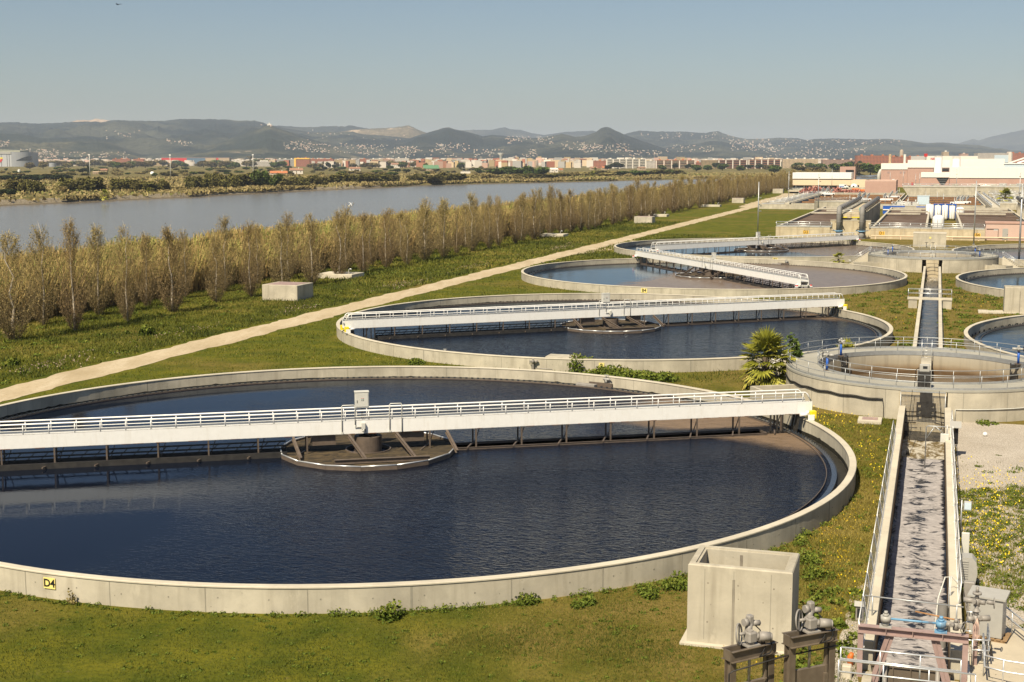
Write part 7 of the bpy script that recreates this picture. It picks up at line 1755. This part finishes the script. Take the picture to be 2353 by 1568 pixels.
p = at(2072,344,7000); o = thing('round_tower','hazy pale round-topped tower in front of the hills','tower',(p.x,7000,0)); k = 7000/F; zt = p.z; m = MB(); m.lathe([(4*k,0),(4.3*k,zt*.6),(3.8*k,zt-8),(2.6*k,zt-2),(.2,zt)],20,smooth=True); m.build('shaft', M['stone'], o)
o,w_,h_ = bslab('office_complex','long white office complex with green glazing far right','offices',2247,2327,352,3600,30,'white',False); m = MB(); m.box(-w_*.02,w_*.38,-.5,-.05,h_*.35,h_*.85); m.build('glazing', M['pale_blue'], o); m = MB(); m.box(w_*.38,w_*.46,-2,12,0,h_+3); m.build('stair_core', M['plaster'], o)
bslab('apartment_tower','pale apartment tower rising behind the white factory','apartments',2168,2181,349.5,3900,18,'cream'); bslab('apartment_block','reddish flats behind the white factory, right of the tower','apartments',2208,2225,354,3900,18,'pinkish')
bslab('apartment_block','red flats at the right edge behind the trusses','apartments',2322,2368,353,3700,18,'brick')
o = thing('monument','small pale hermitage on top of the pointed left hill','chapel', hill_hit(620,288.5) or Vector((0,0,0))); m = MB(); m.box(-14,14,-5,5,-6,9); m.build('nave', M['plaster'], o); m = MB(); m.box(-3,3,-4,4,9,17); m.build('tower', M['plaster'], o); o.name = 'hermitage'

# vehicles on the road behind the office building
def van(px, base, label, mat='white', L=6.0):
    g = W(gpx(px,880),880,1.5); o = thing('van', label, 'van', g, -.2)
    m = MB(); m.add([(-L/2,-1,.5),(L/2,-1,.5),(L/2,-1,1.3),(L/2-.9,-1,1.6),(L/2-1.5,-1,2.5),(-L/2,-1,2.6)]+[(-L/2,1,.5),(L/2,1,.5),(L/2,1,1.3),(L/2-.9,1,1.6),(L/2-1.5,1,2.5),(-L/2,1,2.6)],[(0,1,2,3,4,5),(11,10,9,8,7,6)]+[(k,(k+1)%6+0,(k+1)%6+6,k+6) for k in range(6)]); m.build('body', M[mat], o)
    m = MB(); m.box(L/2-2.6,L/2-1.5,-1.03,-1.0,1.6,2.3); m.box(L/2-1.35,L/2-.95,-.8,.8,1.7,2.35); m.build('window', M['glass'], o)
    for x in (-L/3,L/3):
        for y in (-.9,.9): m = MB(); m.tube([(x,y-.12,.4),(x,y+.12,.4)],.42,12); m.build('wheel', M['black'], o)
    m = MB(); m.box(-L/2+.3,L/2-2.8,-1.03,-1.0,.9,1.4); m.build('stripe', M['blue'], o)
van(1939,404,'white van with a blue stripe on the road behind the white-clad building')
o = gthing('boundary_wall','low grey wall along the road right of the white-clad building','wall',gpx(1965,878),878,1.5); m = MB(); m.box(-4,26,0,.5,-1.5,.9); m.build('wall', M['concrete'], o)
g = W(gpx(1963,884),884,1.5); o = thing('tarpaulin_heap','white and black heap on the road right of the van','heap',g); m = MB(); m.lathe([(2.4,0),(2.3,1.4),(1.4,2.7),(.01,3.0)],9,smooth=False); m.build('sheet', M['white'], o); m = MB(); m.box(-1.4,-.5,-2.4,-1.9,.3,1.8); m.build('opening', M['black'], o)

# the dense town: single buildings, then the rest as one mass
tr = random.Random(4); keys = ['white','white','cream','brick','pinkish','grey','tan','white','brown']
TP = {}
for kx in ('white','cream','brick','pinkish','grey','tan','brown'):
    m = MB(); m.box(-.5,.5,0,1,-.02,1); TP[kx] = m
def town(px, top, Y, wpx, kx, first={}):
    p = at(px, top, Y); k = Y/F; me = first.get(kx)
    if me is None:
        ob = TP[kx].build('town_building', FM[kx]); first[kx] = ob.data
    else: ob = bpy.data.objects.new('town_building', me); C.objects.link(ob)
    ob.location = (p.x, Y, 0); ob.rotation_euler = (0,0,tr.uniform(-.35,.35)); ob.scale = (wpx*k, tr.uniform(10,18), max(4,p.z))
    nm = {'white':'small white','cream':'small cream','brick':'small red brick','pinkish':'small pinkish','grey':'small grey','tan':'small tan','brown':'small brown'}[kx]
    tag(ob, nm+' building in the crowded town below the hills', 'building', nm+' buildings of the town')
dens = [(600,760,40,368,363),(760,960,62,368,362),(960,1140,66,368,360),(1140,1400,78,368,358),(1400,1800,40,364,358)]
cnt = 0
for x0,x1,n,lo,hi in dens:
    for k in range(n):
        px = tr.uniform(x0,x1); Y = tr.uniform(3400,5400); f = (Y-3400)/2000; top = lo+3.5+(hi-lo)*f*1.05+tr.uniform(-1.5,2.8)+(3 if tr.random() < .3 and Y < 4200 else 0)
        town(px, top, Y, tr.uniform(6,20), tr.choice(keys)); cnt += 1
def boxes_mass(name, items, mats):
    """items: (x, y, z, w, d, h, colour index)"""
    V8 = np.array([(-.5,-.5,-.4),(.5,-.5,-.4),(.5,.5,-.4),(-.5,.5,-.4),(-.5,-.5,1),(.5,-.5,1),(.5,.5,1),(-.5,.5,1)]); FA = np.array([(4,5,6,7),(0,1,5,4),(1,2,6,5),(2,3,7,6),(3,0,4,7)])
    vs, fs, mi = [], [], []
    for i,(x,y,z,w_,d_,h_,c) in enumerate(items):
        t0 = tr.uniform(-.5,.5); q = V8*np.array([w_,d_,h_]); q2 = q.copy(); q2[:,0] = q[:,0]*math.cos(t0)-q[:,1]*math.sin(t0); q2[:,1] = q[:,0]*math.sin(t0)+q[:,1]*math.cos(t0)
        vs.append(q2+np.array([x,y,z])); fs.append(FA+8*i); mi += [len(mats)-1 if tr.random() < .5 else c]+[c]*4
    o = np_mesh(name, np.concatenate(vs), 4, mats, None, None, np.concatenate(fs)); o.data.polygons.foreach_set('material_index', mi); tag(o, kind='stuff'); return o
HM = [flat('hillside_white',(.40,.36,.31),.85), flat('hillside_cream',(.36,.29,.22),.85), flat('hillside_pink',(.38,.26,.20),.85), flat('hillside_tan',(.30,.24,.18),.85), M['tile']]
it = []
for k in range(1500):
    px = tr.uniform(560,1900) if tr.random() < .8 else tr.uniform(60,560); Y = tr.uniform(4700,6600); p = at(px,369,Y); h_ = tr.uniform(7,20)
    it.append((p.x,Y,0,tr.uniform(10,26),tr.uniform(10,20),h_+(Y-4700)*.006,tr.choice((0,0,1,2,3))))
boxes_mass('town', it, HM)
it = []
def village(n, x0, y0, x1, y1, w=9, slope=0.0, cl=None):
    for k in range(n):
        f = tr.random(); px = x0+(x1-x0)*f; py = min(y0,y1)+(abs(y1-y0))*tr.random()+slope*(f-.5)
        if mnoise.noise(Vector((px*.06, py*.12, 3))) < -.05 and tr.random() < .75: continue
        h_ = hill_hit(px, py)
        if h_ is None: continue
        if tr.random() < .35: continue
        it.append((h_.x, h_.y, h_.z-1, tr.uniform(.6,1.5)*w*.62*h_.y/7500, tr.uniform(.7,1.2)*w, tr.uniform(3,5.5)*h_.y/7500, tr.choice((0,1,1,2,2,3,3))))
for v_ in ((60,-5,322,24,338,9),(330,48,344,134,364,9),(150,80,350,300,364,9),(70,380,322,442,334,8,6),(60,500,288,0,0,9) if False else (20,600,286,640,292,9),(120,652,326,716,345,8),(150,690,330,760,352,8),(190,766,332,850,356,8,8),(240,820,334,960,356,8,8),(90,1000,330,1080,346,8),(60,1003,332,1028,343,8),(260,1090,344,1240,362,9),(190,1160,314,1272,331,8),(110,1288,326,1350,346,8),(260,1340,330,1446,354,8),(120,1430,346,1520,360,9),(110,1530,334,1640,350,9),(230,1672,322,1770,348,9),(100,1470,304,1690,320,8),(170,1720,320,1900,346,8),(300,1760,340,1990,361,8),(90,1900,322,2080,336,10),(40,700,300,930,325,8),(30,240,300,330,320,8),(100,860,345,1100,361,9)): village(*v_)
boxes_mass('hillside_houses', it, HM)
# birds
def bird(label, loc, s_, mat, rz, up):
    o = thing('bird', label, 'bird', loc, rz); m = MB(); m.tube([(0,-.5*s_,0),(0,-.3*s_,.02*s_),(0,0,0),(0,.35*s_,0),(0,.6*s_,0)],[.02*s_,.09*s_,.13*s_,.09*s_,.02*s_],8); m.build('body', M[mat], o)
    for k in (-1,1): m = MB(); m.add([(k*.08*s_,.2*s_,.02),(k*.08*s_,-.15*s_,.02),(k*.6*s_,-.1*s_,up*.4*s_),(k*1.2*s_,-.45*s_,up*.7*s_),(k*.7*s_,.2*s_,up*.45*s_),(k*.08*s_,.2*s_,.0),(k*.08*s_,-.15*s_,.0),(k*.6*s_,-.1*s_,up*.4*s_-.02),(k*1.2*s_,-.45*s_,up*.7*s_-.02),(k*.7*s_,.2*s_,up*.45*s_-.02)],[(0,1,2,4),(4,2,3),(9,7,6,5),(8,7,9),(0,4,9,5),(4,3,8,9),(3,2,7,8),(2,1,6,7)]); m.build('wing', M[mat], o)
bird('dark swallow high in the sky at the upper left', P3(271,11,70), .16, 'black', 1.2, .5)
bird('left white gull low over the river with raised wings', P3(801,474,330), .8, 'white', .5, 1.6); bird('right white gull low over the river with raised wings', P3(809,473,332), .8, 'white', -.6, 1.7)
# ================================================================ camera, light, render settings
sc = bpy.context.scene
cam = bpy.data.objects.new('camera', bpy.data.cameras.new('camera')); C.objects.link(cam)
cam.data.sensor_width = 36; cam.data.lens = F/2353*36; cam.data.clip_start = .5; cam.data.clip_end = 60000
cam.location = (0, 0, H); cam.rotation_euler = (PI/2-TH, 0, 0); sc.camera = cam
w = bpy.data.worlds.new('World'); sc.world = w; w.use_nodes = True
sky = w.node_tree.nodes.new('ShaderNodeTexSky'); sky.sky_type = 'NISHITA'; sky.sun_disc = False
sky.sun_elevation = SUN_EL; sky.sun_rotation = math.radians(180) + SUN_AZ
sky.air_density = 1.0; sky.dust_density = 1.0; sky.ozone_density = 2.5
bg = w.node_tree.nodes['Background']; bg.inputs['Strength'].default_value = .055
w.node_tree.links.new(sky.outputs[0], bg.inputs['Color'])
sun = bpy.data.objects.new('sun', bpy.data.lights.new('sun', 'SUN')); C.objects.link(sun)
sun.data.energy = 5.0; sun.data.angle = math.radians(.5); sun.data.color = (1.0, .88, .67)
d = Vector((math.sin(SUN_AZ)*math.cos(SUN_EL), math.cos(SUN_AZ)*math.cos(SUN_EL), -math.sin(SUN_EL)))
sun.rotation_euler = d.to_track_quat('-Z', 'Y').to_euler(); sun.location = (0, 0, 200)
vs_ = sc.view_settings; vs_.view_transform = 'Standard'; vs_.look = 'None'; vs_.exposure = 0.55; vs_.gamma = 1
cy = sc.cycles; cy.max_bounces = 5; cy.diffuse_bounces = 2; cy.glossy_bounces = 3; cy.transmission_bounces = 2; cy.volume_bounces = 1
cy.transparent_max_bounces = 4; cy.use_denoising = True; cy.caustics_reflective = False; cy.caustics_refractive = False
